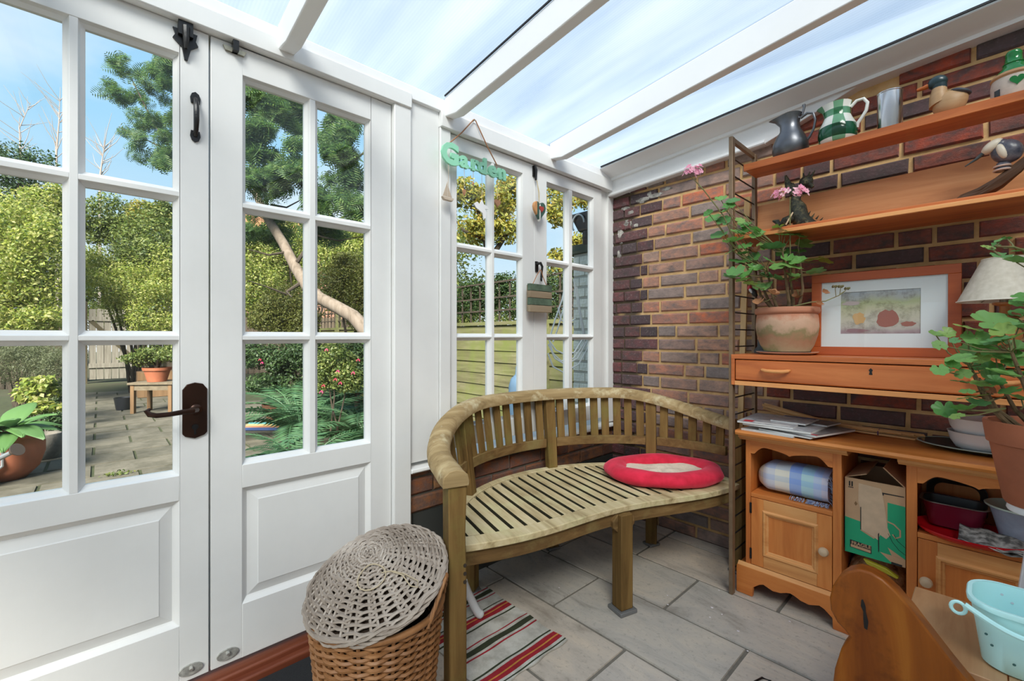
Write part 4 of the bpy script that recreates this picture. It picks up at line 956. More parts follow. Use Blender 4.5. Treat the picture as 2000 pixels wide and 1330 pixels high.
q = MB(); q.tube([(.043,0,.140),(.062,0,.158),(.084,0,.158),(.096,0,.138),(.092,0,.110),(.078,0,.086),(.066,0,.070),(.062,0,.052)],[.0065,.006,.006,.006,.006,.006,.0065,.007],10); q.build('handle',WGl,j2,world=False)
tn = thing('steel_beaker', 'shiny steel beaker between the checked jug and the wooden duck', 'beaker', (1.383,-.222,ST))
q = MB(); q.lathe([(0,0),(.036,0),(.0375,.004),(.0375,.146),(.0392,.148),(.0392,.151),(.036,.150),(.0355,.008),(0,.006)],36,caps=False); q.build('body',MAT['steel'],tn,world=False,smooth=40)
dk = thing('wooden_duck', 'painted wooden duck with a dark head and orange bill on the top shelf', 'ornament', (1.545,-.225,ST))
DB_ = wood('duck_wood',[(.42,.24,.11),(.60,.38,.20)],axis=0,rough=.45); DH = plain('duck_head',(.012,.035,.042),.3); DBl = plain('duck_bill',(.48,.12,.02),.4)
q = MB(); q.ell((.0,0,.045),(.046,.038,.046),18,12); 
q.v=[(v[0],v[1]*(1-.3*max(0,v[0]/.08)),v[2]+.5*max(0,v[0]-.02)) for v in q.v]; q.tube([(-.022,0,.055),(-.030,0,.085),(-.026,0,.118)],[.034,.024,.019],14); q.build('body',DB_,dk,world=False,smooth=70)
q = MB(); q.ell((-.032,0,.134),(.027,.022,.024),16,12); q.tube([(-.026,0,.106),(-.028,0,.124)],[.0195,.021],14); hd_=q.build('head',DH,dk,world=False,smooth=70)
q = MB(); q.tube([(-.052,0,.132),(-.066,0,.129),(-.086,0,.1275)],[.009,.0075,.005],10); q.v=[(v[0],v[1]*1.2,v[2]*1.0) for v in q.v]; q.build('bill',DBl,hd_,world=False)
q = MB(); q.ell((.026,0,.078),(.030,.028,.010),14,8,Matrix.Rotation(.45,3,'Y')); q.build('wing',plain('duck_wing',(.05,.055,.07),.5),dk,world=False,smooth=70)
gb = thing('cottage_bottle', 'green bottle with a cream base and green heart, rightmost on the top shelf', 'ornament', (1.692,-.225,ST))
GG = plain('green_gloss',(.006,.16,.03),.08); CR = plain('cream_stone',(.62,.52,.44),.6,noise=.2,nscale=60); TB = plain('tan_band',(.42,.22,.10),.6)
q = MB(); q.lathe([(0,0),(.050,0),(.052,.006),(.052,.055),(.049,.075),(0,.075)],28,caps=False); q.build('base',CR,gb,world=False,smooth=50)
q = MB(); q.lathe([(.050,.070),(.0535,.076),(.050,.084),(.042,.088)],28,caps=False); q.build('band',TB,gb,world=False,smooth=50)
q = MB(); q.lathe([(.046,.080),(.043,.090),(.028,.105),(.024,.116),(.026,.119),(.021,.124),(.0185,.145),(.020,.150),(.0155,.160),(0,.162)],28,caps=False); q.build('bottle_neck',GG,gb,world=False,smooth=50)
q = MB(); q.prism(heartpoly(.034,.034), lambda u,v,h:((.0535+h)*math.sin((u+.004)/.0535+.05),-(.0535+h)*math.cos((u+.004)/.0535+.05),.048+v), -.003,.0012); q.build('heart',GG,gb,world=False)
q = MB(); q.prism([(-.008,-.012),(.008,-.012),(.008,.010),(-.008,.010)], lambda u,v,h:((.0525+h)*math.sin(u/.0525-.78),-(.0525+h)*math.cos(u/.0525-.78),.024+v), -.003,.001); q.build('door',plain('black_gloss',(.01,.01,.012),.2),gb,world=False)

# ================================================================ SECOND SHELF
S2 = 1.5415
dg = thing('bronze_dragon', 'dark bronze creature with a raised wing and long tail behind the pink flower', 'figurine', (1.09,-.24,S2))
m, nt, b = newmat('aged_bronze'); tc = N(nt,'TexCoord'); n1 = N(nt,'TexNoise',Scale=48.0,Detail=6.0,Roughness=.7); nt.links.new(tc.outputs['Object'], n1.inputs['Vector'])
r = ramp(nt,[(.35,(.012,.016,.014)),(.5,(.035,.04,.03)),(.62,(.12,.11,.055)),(.75,(.20,.21,.20))]); nt.links.new(n1.outputs[0], r.inputs[0]); nt.links.new(r.outputs[0], b.inputs['Base Color']); b.inputs['Metallic'].default_value=.5; b.inputs['Roughness'].default_value=.4; bump(nt,b,n1.outputs[0],.8,.012)
AB = MAT['aged_bronze']
q = MB(); q.tube([(.125,.01,.006),(.085,.0,.010),(.05,-.004,.022),(.015,-.002,.040),(-.002,0,.075),(-.002,0,.105),(-.012,0,.135),(-.004,0,.165),(.012,0,.185)], [.003,.008,.020,.034,.036,.030,.020,.016,.017], 12); q.build('body',AB,dg,world=False,smooth=70)
q = MB(); q.ell((.028,-.004,.205),(.026,.018,.024),14,10); q.tube([(.040,-.004,.190),(.052,-.004,.176)],[.013,.007],8)
for a in (-.5,.2,.8): q.tube([(.030+.02*math.sin(a),0,.222),(.034+.034*math.sin(a),0,.244)],[.006,.002],6)
q.build('head',AB,dg,world=False,smooth=70)
q = MB(); q.tube([(-.018,0,.165),(-.034,0,.195),(-.042,0,.225),(-.048,0,.252)],[.013,.015,.011,.004],10); q.tube([(-.042,0,.215),(-.024,0,.205),(-.012,0,.178)],[.006,.010,.004],8); q.build('wing',AB,dg,world=False,smooth=70)
q = MB(); q.tube([(-.010,-.02,.06),(-.045,-.022,.05),(-.065,-.02,.035),(-.075,-.02,.055),(-.092,-.02,.062)],[.018,.018,.014,.011,.004],10); q.tube([(-.06,-.02,.035),(-.035,-.03,.012),(-.02,-.032,.008)],[.014,.012,.010],8); q.build('foreleg',AB,dg,world=False,smooth=70)
q = MB()
for i in range(9):
    t_ = i/8; x=.005+.115*t_; z=.075*(1-t_)**1.3+.012; q.tube([(x,.0,z),(x+.010,.0,z+.020*(1-.6*t_))],[.006*(1-.5*t_),.0008],5)
q.build('spines',AB,dg,world=False)
q = MB(); q.bar((-.035,-.045,.030),(-.010,-.040,.078),.008,.005); q.build('scroll',plain('bone',(.60,.50,.32),.6),dg,world=False)
SH = plain('shell_brown',(.20,.12,.09),.4,noise=.5,nscale=60)
def blob(name,label,cat,loc,r,mat,seed,grp=None):
    q = MB(); q.ell((0,0,r[2]*.9),r,16,10); rr=random.Random(seed); k=[rr.uniform(2,5) for _ in range(3)]
    q.v=[(v[0]*(1+.12*math.sin(k[0]*v[1]/r[1])),v[1]*(1+.12*math.sin(k[1]*v[0]/r[0])),max(0,v[2]*(1+.15*math.sin(k[2]*v[0]/r[0])))) for v in q.v]
    o = q.build(name,mat,smooth=70); o.location = loc; return tag(o,label,cat,grp)
blob('pebble','flat brown pebble lying in the middle of the second shelf','pebble',(1.385,-.28,S2),(.030,.018,.008),SH,3)
blob('pebble','tiny pale chip lying beside the brown pebble on the second shelf','pebble',(1.452,-.27,S2),(.011,.007,.003),plain('pale_chip',(.45,.40,.36),.6),4)
bd_ = thing('driftwood_bird', 'carved bird with a cream stripe perched on driftwood on the second shelf', 'ornament', (1.60,-.25,S2))
DF = wood('dark_driftwood',[(.035,.016,.008),(.10,.05,.025),(.20,.12,.07)],axis=0,rough=.6,stretch=7,bumps=.4)
q = MB(); rr=random.Random(9)
for k in range(7):
    o1=Vector((rr.uniform(-.006,.006),rr.uniform(-.016,.016),rr.uniform(-.004,.010)))
    L=[(-.055,0,.010),(-.02,0,.020),(.02,0,.032),(.06,0,.058),(.10,0,.092),(.130,0,.126)][(k%2):6-(k%3==2)]
    q.tube([Vector(p)+o1*(1 if i else .3)+Vector((0,rr.uniform(-.004,.004),rr.uniform(-.003,.003))) for i,p in enumerate(L)],[.004]+[.011*rr.uniform(.7,1.2) for _ in L[2:]]+[.006],7)
q.v=[(v[0],v[1],max(0,v[2])) for v in q.v]; q.build('driftwood',DF,bd_,world=False,smooth=50)
BBl = plain('bird_navy',(.025,.028,.05),.3,noise=.6,nscale=50,var=(.16,.15,.17)); BCr = plain('bird_cream',(.66,.58,.46),.4)
q = MB(); q.ell((.077,-.008,.156),(.036,.026,.040),16,12,Matrix.Rotation(-.5,3,'Y')); q.ell((.062,-.008,.178),(.024,.020,.022),14,10); q.tube([(.070,-.008,.120),(.066,-.008,.095)],[.016,.017],12); q.build('body',BBl,bd_,world=False,smooth=70)
q = MB(); q.ell((.045,-.010,.181),(.030,.0212,.017),14,10,Matrix.Rotation(-.65,3,'Y')); q.build('crown',BCr,bd_,world=False,smooth=70)
q = MB(); q.ell((.066,-.026,.155),(.012,.011,.026),12,8,Matrix.Rotation(-.3,3,'Y')); q.build('cheek',BCr,bd_,world=False,smooth=70)
q = MB(); q.tube([(.028,-.010,.168),(.008,-.010,.150),(-.018,-.010,.133)],[.007,.0045,.0015],8); q.build('beak',plain('beak_dark',(.05,.06,.06),.4),bd_,world=False)
for zz in (.098,.110):
    q = MB(); q.tube([(.0665+.0185*math.cos(2*PI*i/18),-.008+.0185*math.sin(2*PI*i/18),zz) for i in range(18)],.0032,6,closed=True); q.build('neck_ring',plain('ring_pale',(.55,.40,.33),.5) if 'ring_pale' not in MAT else MAT['ring_pale'],bd_,world=False)

# ================================================================ ON THE DRAWER UNIT
DT = 1.0265
TC = MAT.get('terracotta')
m, nt, b = newmat('terracotta_old'); tc = N(nt,'TexCoord'); n1 = N(nt,'TexNoise',Scale=9.0,Detail=7.0,Roughness=.65); nt.links.new(tc.outputs['Object'], n1.inputs['Vector']); sp = N(nt,'SeparateXYZ'); nt.links.new(tc.outputs['Object'], sp.inputs[0])
ad = N(nt,'Math',operation='MULTIPLY_ADD'); ad.inputs[1].default_value=.16; nt.links.new(n1.outputs[0], ad.inputs[0]); nt.links.new(sp.outputs['Z'], ad.inputs[2])
r = ramp(nt,[(.09,(.20,.19,.07)),(.115,(.40,.27,.16)),(.15,(.36,.19,.11)),(.172,(.23,.19,.09)),(.19,(.46,.30,.20)),(.215,(.52,.33,.23)),(.24,(.46,.19,.11)),(.30,(.42,.19,.12))]); nt.links.new(ad.outputs[0], r.inputs[0]); nt.links.new(r.outputs[0], b.inputs['Base Color']); b.inputs['Roughness'].default_value=.85; bump(nt,b,n1.outputs[0],.25,.006)
plain('soil',(.035,.022,.014),.95,noise=.5,nscale=80,bumps=.8)
plain('terracotta',(.40,.125,.06),.75,noise=.25,nscale=10,bumps=.1)
p1 = thing('geranium_pot', 'lichen stained round terracotta pot holding the pink geranium by the picture', 'pot', (1.055,-.275,DT))
q = MB(); q.lathe([(.060,.012),(.083,.014),(.098,.040),(.110,.080),(.115,.115),(.113,.150),(.110,.168),(.116,.171),(.119,.180),(.117,.193),(.108,.196),(.104,.188),(.104,.165)],40,caps=False); q.build('pot_body',MAT['terracotta_old'],p1,world=False,smooth=50)
q = MB(); q.lathe([(0,.176),(.104,.174)],30,caps=False); q.build('soil',MAT['soil'],p1,world=False)
sc_ = thing('saucer', 'white saucer under the lichen stained terracotta pot', 'saucer', (1.055,-.275,DT))
q = MB(); q.lathe([(0,0),(.085,0),(.112,.009),(.114,.012),(.085,.0095),(0,.0095)],40,caps=False); q.build('dish',plain('saucer_white',(.66,.60,.55),.3),sc_,world=False,smooth=50)
mg = thing('dark_figurine', 'dark grey stone figurine half hidden behind the old terracotta pot', 'figurine', (.935,-.185,DT))
q = MB(); q.lathe([(0,0),(.036,0),(.038,.012),(.024,.030),(.020,.070),(.024,.095),(.018,.115),(.013,.120),(.017,.140),(.012,.155),(0,.158)],18,caps=False,sx=1.0,sy=.75); q.build('body',plain('slate_grey',(.065,.075,.085),.55,noise=.4,nscale=30),mg,world=False,smooth=60)
# small red and black bird clipped to a rung
wp = thing('clip_bird', 'small red, white and black toy bird clipped to the ladder rung', 'ornament', (.900,-.200,1.305))
q = MB(); q.ell((0,0,0),(.012,.012,.026),12,8,Matrix.Rotation(-.6,3,'Y')); q.build('body',plain('toy_black',(.012,.012,.014),.35),wp,world=False)
q = MB(); q.ell((-.016,0,.022),(.011,.0105,.012),12,8); q.build('head',plain('toy_red',(.45,.02,.03),.35),wp,world=False)
q = MB(); q.ell((-.008,-.006,.006),(.007,.008,.014),10,8,Matrix.Rotation(-.6,3,'Y')); q.build('breast',plain('toy_white',(.65,.65,.68),.4),wp,world=False)

# framed picture
pf = thing('framed_picture', 'landscape picture in a red brown frame with a wide white mount on the drawer unit', 'picture', (1.352,-.215,DT))
FR = wood('frame_wood',[(.32,.06,.013),(.46,.105,.026)],axis=0,rough=.4)
x0,x1,z0,z1 = -.221,.221,.0,.330; fw_ = .034; tilt=.045
def T_(x,y,z): return (x, y+z*tilt*1.0, z)
for (a,c,bq,d) in ((x0,z0,x1,z0+fw_),(x0,z1-fw_,x1,z1),(x0,z0+fw_,x0+fw_,z1-fw_),(x1-fw_,z0+fw_,x1,z1-fw_)):
    q = MB(); q.hexa([T_(a,-.012,c),T_(bq,-.012,c),T_(bq,.012,c),T_(a,.012,c),T_(a,-.012,d),T_(bq,-.012,d),T_(bq,.012,d),T_(a,.012,d)]); q.build('frame_bar',FR,pf,world=False,bevel=.0015)
MT = plain('mount_card',(.74,.76,.79),.7)
q = MB(); a,bq,c,d = x0+fw_,x1-fw_,z0+fw_,z1-fw_; e,f,g_,h_ = -.122,.116,.086,.252
for (A,B,C_,D_) in ((a,bq,c,g_),(a,bq,h_,d),(a,e,g_,h_),(f,bq,g_,h_)): q.hexa([T_(A,-.004,C_),T_(B,-.004,C_),T_(B,-.001,C_),T_(A,-.001,C_),T_(A,-.004,D_),T_(B,-.004,D_),T_(B,-.001,D_),T_(A,-.001,D_)])
q.build('mount',MT,pf,world=False,smooth=0)
m, nt, b = newmat('meadow_print'); tc = N(nt,'TexCoord'); sp = N(nt,'SeparateXYZ'); n1 = N(nt,'TexNoise',Scale=26.0,Detail=7.0,Roughness=.7); nt.links.new(tc.outputs['Object'], sp.inputs[0]); nt.links.new(tc.outputs['Object'], n1.inputs['Vector'])
n2 = N(nt,'TexNoise',Scale=9.0,Detail=3.0); nt.links.new(tc.outputs['Object'], n2.inputs['Vector'])
a1 = N(nt,'Math',operation='MULTIPLY_ADD'); a1.inputs[1].default_value=.09; nt.links.new(n2.outputs[0], a1.inputs[0]); nt.links.new(sp.outputs['Z'], a1.inputs[2])
rz = ramp(nt,[(.135,(.34,.22,.24)),(.155,(.50,.44,.40)),(.19,(.55,.50,.40)),(.225,(.50,.47,.30)),(.25,(.42,.45,.25)),(.275,(.42,.43,.42)),(.30,(.40,.43,.48))]); nt.links.new(a1.outputs[0], rz.inputs[0])
rs = ramp(nt,[(.38,(.55,.52,.48)),(.52,(1,1,1))]); nt.links.new(n1.outputs[0], rs.inputs[0]); mu = N(nt,'MixRGB',blend_type='MULTIPLY'); mu.inputs[0].default_value=.8; nt.links.new(rz.outputs[0], mu.inputs[1]); nt.links.new(rs.outputs[0], mu.inputs[2])
nt.links.new(mu.outputs[0], b.inputs['Base Color']); b.inputs['Roughness'].default_value=.7
q = MB(); q.hexa([T_(e,-.0012,g_),T_(f,-.0012,g_),T_(f,.004,g_),T_(e,.004,g_),T_(e,-.0012,h_),T_(f,-.0012,h_),T_(f,.004,h_),T_(e,.004,h_)]); pr_ = q.build('print',m,pf,world=False,smooth=0)
def patch(L, mat): 
    q = MB(); q.add([T_(x,-.0019,z) for x,z in L],[tuple(range(len(L)))]); o=q.build('painted_patch',mat,pr_,world=False,smooth=0); return o
rr=random.Random(2); blobp = lambda cx,cz,rx,rz_,n=18,j=.18: [(cx+rx*math.cos(2*PI*k/n)*(1+rr.uniform(-j,j)), cz+rz_*math.sin(2*PI*k/n)*(1+rr.uniform(-j,j))) for k in range(n)]
patch(blobp(-.064,.146,.019,.024), plain('print_orange',(.62,.36,.14),.7)); patch(blobp(.022,.142,.030,.034), plain('print_rust',(.33,.09,.055),.7)); patch(blobp(.082,.122,.022,.009),MAT['print_rust'])
patch(blobp(-.088,.207,.028,.009), plain('print_pink',(.50,.40,.40),.7)); patch(blobp(-.07,.098,.035,.008), plain('print_plum',(.28,.14,.16),.7))
q = MB(); q.hexa([T_(a,-.0075,c),T_(bq,-.0075,c),T_(bq,-.006,c),T_(a,-.006,c),T_(a,-.0075,d),T_(bq,-.0075,d),T_(bq,-.006,d),T_(a,-.006,d)]); q.build('glazing',MAT['glass'],pf,world=False,smooth=0)
q = MB(); q.hexa([T_(x0+.01,.005,z0+.01),T_(x1-.01,.005,z0+.01),T_(x1-.01,.010,z0+.01),T_(x0+.01,.010,z0+.01),T_(x0+.01,.005,z1-.01),T_(x1-.01,.005,z1-.01),T_(x1-.01,.010,z1-.01),T_(x0+.01,.010,z1-.01)]); q.build('backing',MAT['cab_dark'],pf,world=False)

# lamp
lp = thing('table_lamp', 'wooden table lamp with a cream conical shade beside the framed picture', 'lamp', (1.672,-.27,DT))
LW = wood('lamp_wood',[(.36,.15,.05),(.50,.24,.09)],axis=2,rough=.35)
q = MB(); q.lathe([(0,0),(.062,0),(.064,.008),(.058,.016),(.034,.026),(.024,.040),(.030,.058),(.040,.076),(.036,.094),(.022,.108),(.015,.120),(.019,.128),(.019,.140),(.013,.150),(.012,.172),(.028,.178),(.028,.184),(0,.185)],28,caps=False); q.build('lamp_base',LW,lp,world=False,smooth=50)
q = MB(); q.tube([(0,0,.185),(0,0,.235)],.012,12); q.build('lamp_holder',MAT['brass_dull'],lp,world=False)
m, nt, b = newmat('cream_shade'); b.inputs['Base Color'].default_value=(.62,.57,.47,1); b.inputs['Roughness'].default_value=.85; b.inputs['Transmission Weight'].default_value=0
tc = N(nt,'TexCoord'); n1=N(nt,'TexNoise',Scale=60.0,Detail=5.0); nt.links.new(tc.outputs['Object'], n1.inputs['Vector']); r=ramp(nt,[(.3,(.53,.48,.39)),(.7,(.66,.61,.52))]); nt.links.new(n1.outputs[0], r.inputs[0]); nt.links.new(r.outputs[0], b.inputs['Base Color'])
q = MB(); q.lathe([(.110,.190),(.052,.325),(.0505,.325),(.1085,.190)],44,caps=False); q.add([],[]); sh_ = q.build('lamp_shade',m,lp,world=False,smooth=60)
q = MB(); q.tube([(.1105*math.cos(2*PI*i/44),.1105*math.sin(2*PI*i/44),.190) for i in range(44)],.0022,6,closed=True); q.tube([(.052*math.cos(2*PI*i/36),.052*math.sin(2*PI*i/36),.325) for i in range(36)],.0018,6,closed=True); q.build('shade_trim',plain('shade_trim',(.72,.68,.60),.8),sh_,world=False)
q = MB()
for k in range(3): q.tube([(0,0,.235),(.105*math.cos(k*2.094),.105*math.sin(k*2.094),.192)],.0016,5)
q.build('shade_carrier',MAT['brass_dull'],lp,world=False)

# ================================================================ ON THE WORKTOP
WT = .7045
PGE = plain('page_white',(.66,.66,.65),.6); 
m, nt, b = newmat('print_cover'); tc=N(nt,'TexCoord'); n1=N(nt,'TexNoise',Scale=30.0,Detail=6.0,Roughness=.75); mp=N(nt,'Mapping'); mp.inputs['Scale'].default_value=(1,3,1); nt.links.new(tc.outputs['Object'], mp.inputs[0]); nt.links.new(mp.outputs[0], n1.inputs['Vector']); r=ramp(nt,[(.34,(.07,.09,.14)),(.45,(.36,.37,.41)),(.6,(.60,.61,.63)),(.75,(.70,.70,.70))]); nt.links.new(n1.outputs[0], r.inputs[0]); nt.links.new(r.outputs[0], b.inputs['Base Color']); b.inputs['Roughness'].default_value=.3
COVR = m; CDK = plain('cover_dark',(.10,.09,.10),.3,noise=.6,nscale=25,var=(.32,.30,.30)); CRD = plain('cover_red',(.52,.03,.05),.35); CBL = plain('cover_blue',(.03,.05,.20),.35)
def mag(label, x,y,z,w,d,h,rz,cover,extra=None):
    t = thing('magazine',label,'magazine',(x,y,z),rz,'magazines on the worktop')
    q = MB(); q.box((-w/2,-d/2,0),(w/2,d/2,h-.0007)); q.build('pages',PGE,t,world=False,smooth=0)
    q = MB(); q.box((-w/2-.001,-d/2-.001,h-.0006),(w/2+.001,d/2+.001,h)); q.build('cover',cover,t,world=False,smooth=0)
    for (a,b_,c,d_,mm) in (extra or []):
        q = MB(); q.box((a,b_,h),(c,d_,h+.0003)); q.build('printed_block',mm,t,world=False,smooth=0)
    return t
z=WT
mag('lowest magazine of the pile, its white pages jutting forward',1.030,-.270,z,.20,.27,.006,-.10,PGE); z+=.0065
mag('dark covered magazine low in the pile on the worktop',1.105,-.275,z,.20,.25,.007,-.22,CDK); z+=.0075
mag('magazine with a dark red edge poking out right of the pile',1.140,-.262,z,.19,.26,.008,-.30,CDK,[(-.094,-.128,.094,-.112,CRD)]); z+=.0085
mag('wide grey printed magazine second from the top of the pile',1.055,-.272,z,.25,.26,.009,-.05,COVR); z+=.0095
mag('magazine with a red corner flash near the top of the pile',1.002,-.266,z,.205,.275,.007,.05,COVR,[(-.085,-.128,-.048,-.085,CRD),(-.040,-.130,.09,-.110,PGE),(.045,.06,.053,.13,CBL)]); z+=.0075
mag('thin dark leaflet peeping out at the back of the magazine pile',1.135,-.175,z-.008,.14,.12,.006,-.2,CDK)
mag('folded leaflet with a blue band on top of the magazine pile',1.075,-.235,z,.13,.17,.006,-.05,COVR,[(-.06,.050,.06,.075,CBL)])
# bundle of canes
CN = wood('cane',[(.50,.25,.09),(.68,.40,.17),(.78,.52,.28)],axis=0,rough=.5); TIE = plain('purple_tie',(.06,.02,.12),.5)
cb_ = thing('cane_bundle','bundle of thin bamboo canes with a purple tie lying behind the magazines','canes',(1.19,-.09,WT))
rr=random.Random(12)
for k in range(20):
    y=-.112+.0062*(k%7)+rr.uniform(-.001,.001); zz=WT+.0035+.0062*(k//7)+ (.0031 if k//7 else 0); e=rr.uniform(-.05,.05)
    xs=[.902+rr.uniform(0,.012),1.19,1.43+e]; q=MB(); q.tube([(xs[0],y+.012+rr.uniform(-.004,.004),zz+.056+rr.uniform(-.003,.003)),(xs[1],y,zz+.004),(xs[2],y-.006+rr.uniform(-.012,.012),zz)],.0036,6); q.build('cane',CN,cb_)
q=MB(); q.tube([(1.335,-.098+.030*math.cos(2*PI*i/20),WT+.0115+.0115*math.sin(2*PI*i/20)) for i in range(20)],.0018,5,closed=True); q.build('tie',TIE,cb_)
# green plate and white bowls
pt = thing('oval_plate','large dark green oval plate with a pale rim under the white bowls','plate',(1.625,-.155,WT))
PGd=plain('plate_green',(.018,.042,.036),.12); PRm=plain('plate_rim',(.30,.38,.35),.15)
q=MB(); q.lathe([(0,0),(.70,0),(.98,.014),(1.0,.0165),(.97,.0168),(.70,.004),(0,.004)],48,caps=False); q.v=[(v[0]*.170,v[1]*.125,v[2]) for v in q.v]; q.build('plate_body',PGd,pt,world=False,smooth=50)
q=MB(); q.tube([(.170*math.cos(2*PI*i/56),.125*math.sin(2*PI*i/56),.0165) for i in range(56)],.0022,6,closed=True); q.build('plate_rim',PRm,pt,world=False)
def bowl(label,z,seed):
    t=thing('white_bowl',label,'bowl',(1.622,-.190,z),0,'white bowls on the green plate')
    q=MB(); q.lathe([(0,0),(.045,0),(.066,.010),(.080,.034),(.086,.062),(.088,.064),(.084,.064),(.078,.036),(.062,.013),(0,.008)],40,caps=False); q.build('bowl_body',WPl,t,world=False,smooth=50)
    return t
bowl('lower of the two stacked white bowls on the green plate',WT+.0055,0); bowl('upper of the two stacked white bowls on the green plate',WT+.0055+.047,1)

# ================================================================ INSIDE THE CABINETS
m, nt, b = newmat('check_blanket'); tc=N(nt,'TexCoord'); sp=N(nt,'SeparateXYZ'); nt.links.new(tc.outputs['UV'], sp.inputs[0])
r=ramp(nt,[(0,(.62,.60,.52)),(.12,(.60,.62,.70)),(.30,(.74,.72,.66)),(.50,(.33,.46,.80)),(.66,(.47,.70,.78)),(.82,(.52,.62,.84)),(.92,(.64,.62,.76))]); r.color_ramp.interpolation='CONSTANT'; nt.links.new(sp.outputs['X'], r.inputs[0])
r2=ramp(nt,[(0,(.72,.85,.95)),(.22,(1,1,1)),(.45,(.80,.88,1.0)),(.62,(1,1,.97)),(.8,(.70,.80,1))]); r2.color_ramp.interpolation='CONSTANT'; nt.links.new(sp.outputs['Y'], r2.inputs[0])
mu=N(nt,'MixRGB',blend_type='MULTIPLY'); mu.inputs[0].default_value=1; nt.links.new(r.outputs[0], mu.inputs[1]); nt.links.new(r2.outputs[0], mu.inputs[2]); nt.links.new(mu.outputs[0], b.inputs['Base Color']); b.inputs['Roughness'].default_value=.95
bl=thing('folded_blanket','folded blue and cream checked blanket with a fringe in the left cabinet','blanket',(1.08,-.245,.4365))
q=MB(); nu,nv=30,28; vs=[]; fs=[]
for i in range(nu+1):
    u=i/nu; k=.35+.65*min(1,u/.18)**.6 if u<.18 else 1; 
    for j in range(nv):
        t_=2*PI*j/nv; cy=math.copysign(abs(math.cos(t_))**.6,math.cos(t_)); cz=math.copysign(abs(math.sin(t_))**.7,math.sin(t_))
        hgt=(.064-.012*abs(u-.5))*k*(1+.04*math.sin(6*u+2*t_)); zc=.066-.010*(1-k)+.012*(1-u)*0
        vs.append((-.135+.265*u, .078*k*cy*(1+.03*math.sin(9*u)), max(.001,zc+hgt*cz)))
for i in range(nu):
    for j in range(nv): fs.append((i*nv+j,(i+1)*nv+j,(i+1)*nv+(j+1)%nv,i*nv+(j+1)%nv))
fs+=[tuple(range(nv))[::-1],tuple(range(nu*nv,(nu+1)*nv))]
q.add(vs,fs); o=q.build('blanket_fold',m,bl,world=False,smooth=70)
uv=o.data.uv_layers.new(name='UVMap')
for lp_ in o.data.loops:
    c=o.data.vertices[lp_.vertex_index].co; uv.data[lp_.index].uv=((c.x+.135)/.265,(c.z)/.135)
q=MB(); rr=random.Random(8)
for k in range(130):
    if k<70: x0_=.132; y0_=rr.uniform(-.078,.05); z0_=rr.uniform(.012,.12); q.tube([(x0_-.004,y0_,z0_),(x0_+.008,y0_+rr.uniform(-.006,.006),z0_-.008),(x0_+rr.uniform(.008,.016),y0_+rr.uniform(-.01,.01),max(.003,z0_-rr.uniform(.012,.03)))],.0013,4)
    else: x0_=rr.uniform(.0,.135); q.tube([(x0_,-.075,.012),(x0_+rr.uniform(-.004,.004),-.083,.006),(x0_+rr.uniform(-.006,.006),-.092-rr.uniform(0,.01),.0022)],.0012,4)
o=q.build('fringe',[plain('fringe_mix',(.55,.60,.72),.95,noise=.85,nscale=90,var=(.03,.06,.20))],bl,world=False); stuff(o)

# cardboard box and seed bag in the gap
KR=plain('kraft',(.58,.37,.21),.85,noise=.12,nscale=12); KT=plain('kraft_torn',(.66,.48,.32),.95,noise=.15,nscale=30); GN=plain('box_green',(.012,.36,.165),.6); BK=plain('print_black',(.012,.012,.012),.6)
bx_=thing('cardboard_box','torn green and brown cardboard box in the gap between the cabinets','box',(1.352,-.20,.290))
B0,B1,BF,BB_,BZ0,BZ1=1.2665,1.4385,-.335,-.07,.292,.572
q=MB(); t_=.004
q.box((B0,BF,BZ0),(B1,BF+t_,BZ1)); q.box((B0,BB_-t_,BZ0),(B1,BB_,BZ1)); q.box((B0,BF+t_,BZ0),(B0+t_,BB_-t_,BZ1)); q.box((B1-t_,BF+t_,BZ0),(B1,BB_-t_,BZ1)); q.box((B0+t_,BF+t_,BZ0),(B1-t_,BB_-t_,BZ0+t_)); o=q.build('box_body',KR,bx_,smooth=0)
q=MB(); q.hexa([(B0,BF+.002,BZ1),(B0+.004,BF+.002,BZ1),(B0+.004,BB_,BZ1),(B0,BB_,BZ1),(B0+.060,BF+.01,BZ1+.022),(B0+.064,BF+.01,BZ1+.020),(B0+.064,BB_,BZ1+.020),(B0+.060,BB_,BZ1+.022)]); q.build('flap',KR,bx_,smooth=0)
q=MB(); q.hexa([(B1-.004,BF+.002,BZ1),(B1,BF+.002,BZ1),(B1,BB_,BZ1),(B1-.004,BB_,BZ1),(B1-.064,BF+.02,BZ1+.052),(B1-.060,BF+.02,BZ1+.054),(B1-.060,BB_,BZ1+.054),(B1-.064,BB_,BZ1+.052)]); q.build('flap',KR,bx_,smooth=0)
WB,HB=B1-B0,BZ1-BZ0
def face(L,mat,name='printed_area',d=.0004,smooth=0):
    q=MB(); q.prism([(B0+WB*u,BZ1-HB*v) for u,v in L], lambda u,v,h:(u,h,v), BF-d, BF+.0005); return q.build(name,mat,bx_,smooth=0)
face([(0.0,.53),(.27,.555),(.27,.67),(.50,.74),(.58,.64),(.72,.66),(.72,.23),(1,.24),(1,.90),(.72,.80),(.84,.965),(.8,1),(0,1)],GN,d=.0004)
face([(.24,.05),(.62,.07),(.66,.22),(.695,.40),(.72,.55),(.765,.64),(.70,.70),(.60,.665),(.565,.74),(.50,.715),(.28,.655),(.27,.40),(.235,.30)],KT,'torn_patch',.0011)
face([(.27,.36),(.285,.36),(.285,.66),(.27,.66)],BK,d=.0014); face([(.565,.66),(.585,.64),(.585,.88),(.57,.90)],BK,d=.0014)
face([(.09,.825),(.46,.845),(.46,.945),(.09,.925)],BK,d=.0009); face([(.105,.885),(.445,.90),(.445,.935),(.105,.918)],KR,d=.0012)
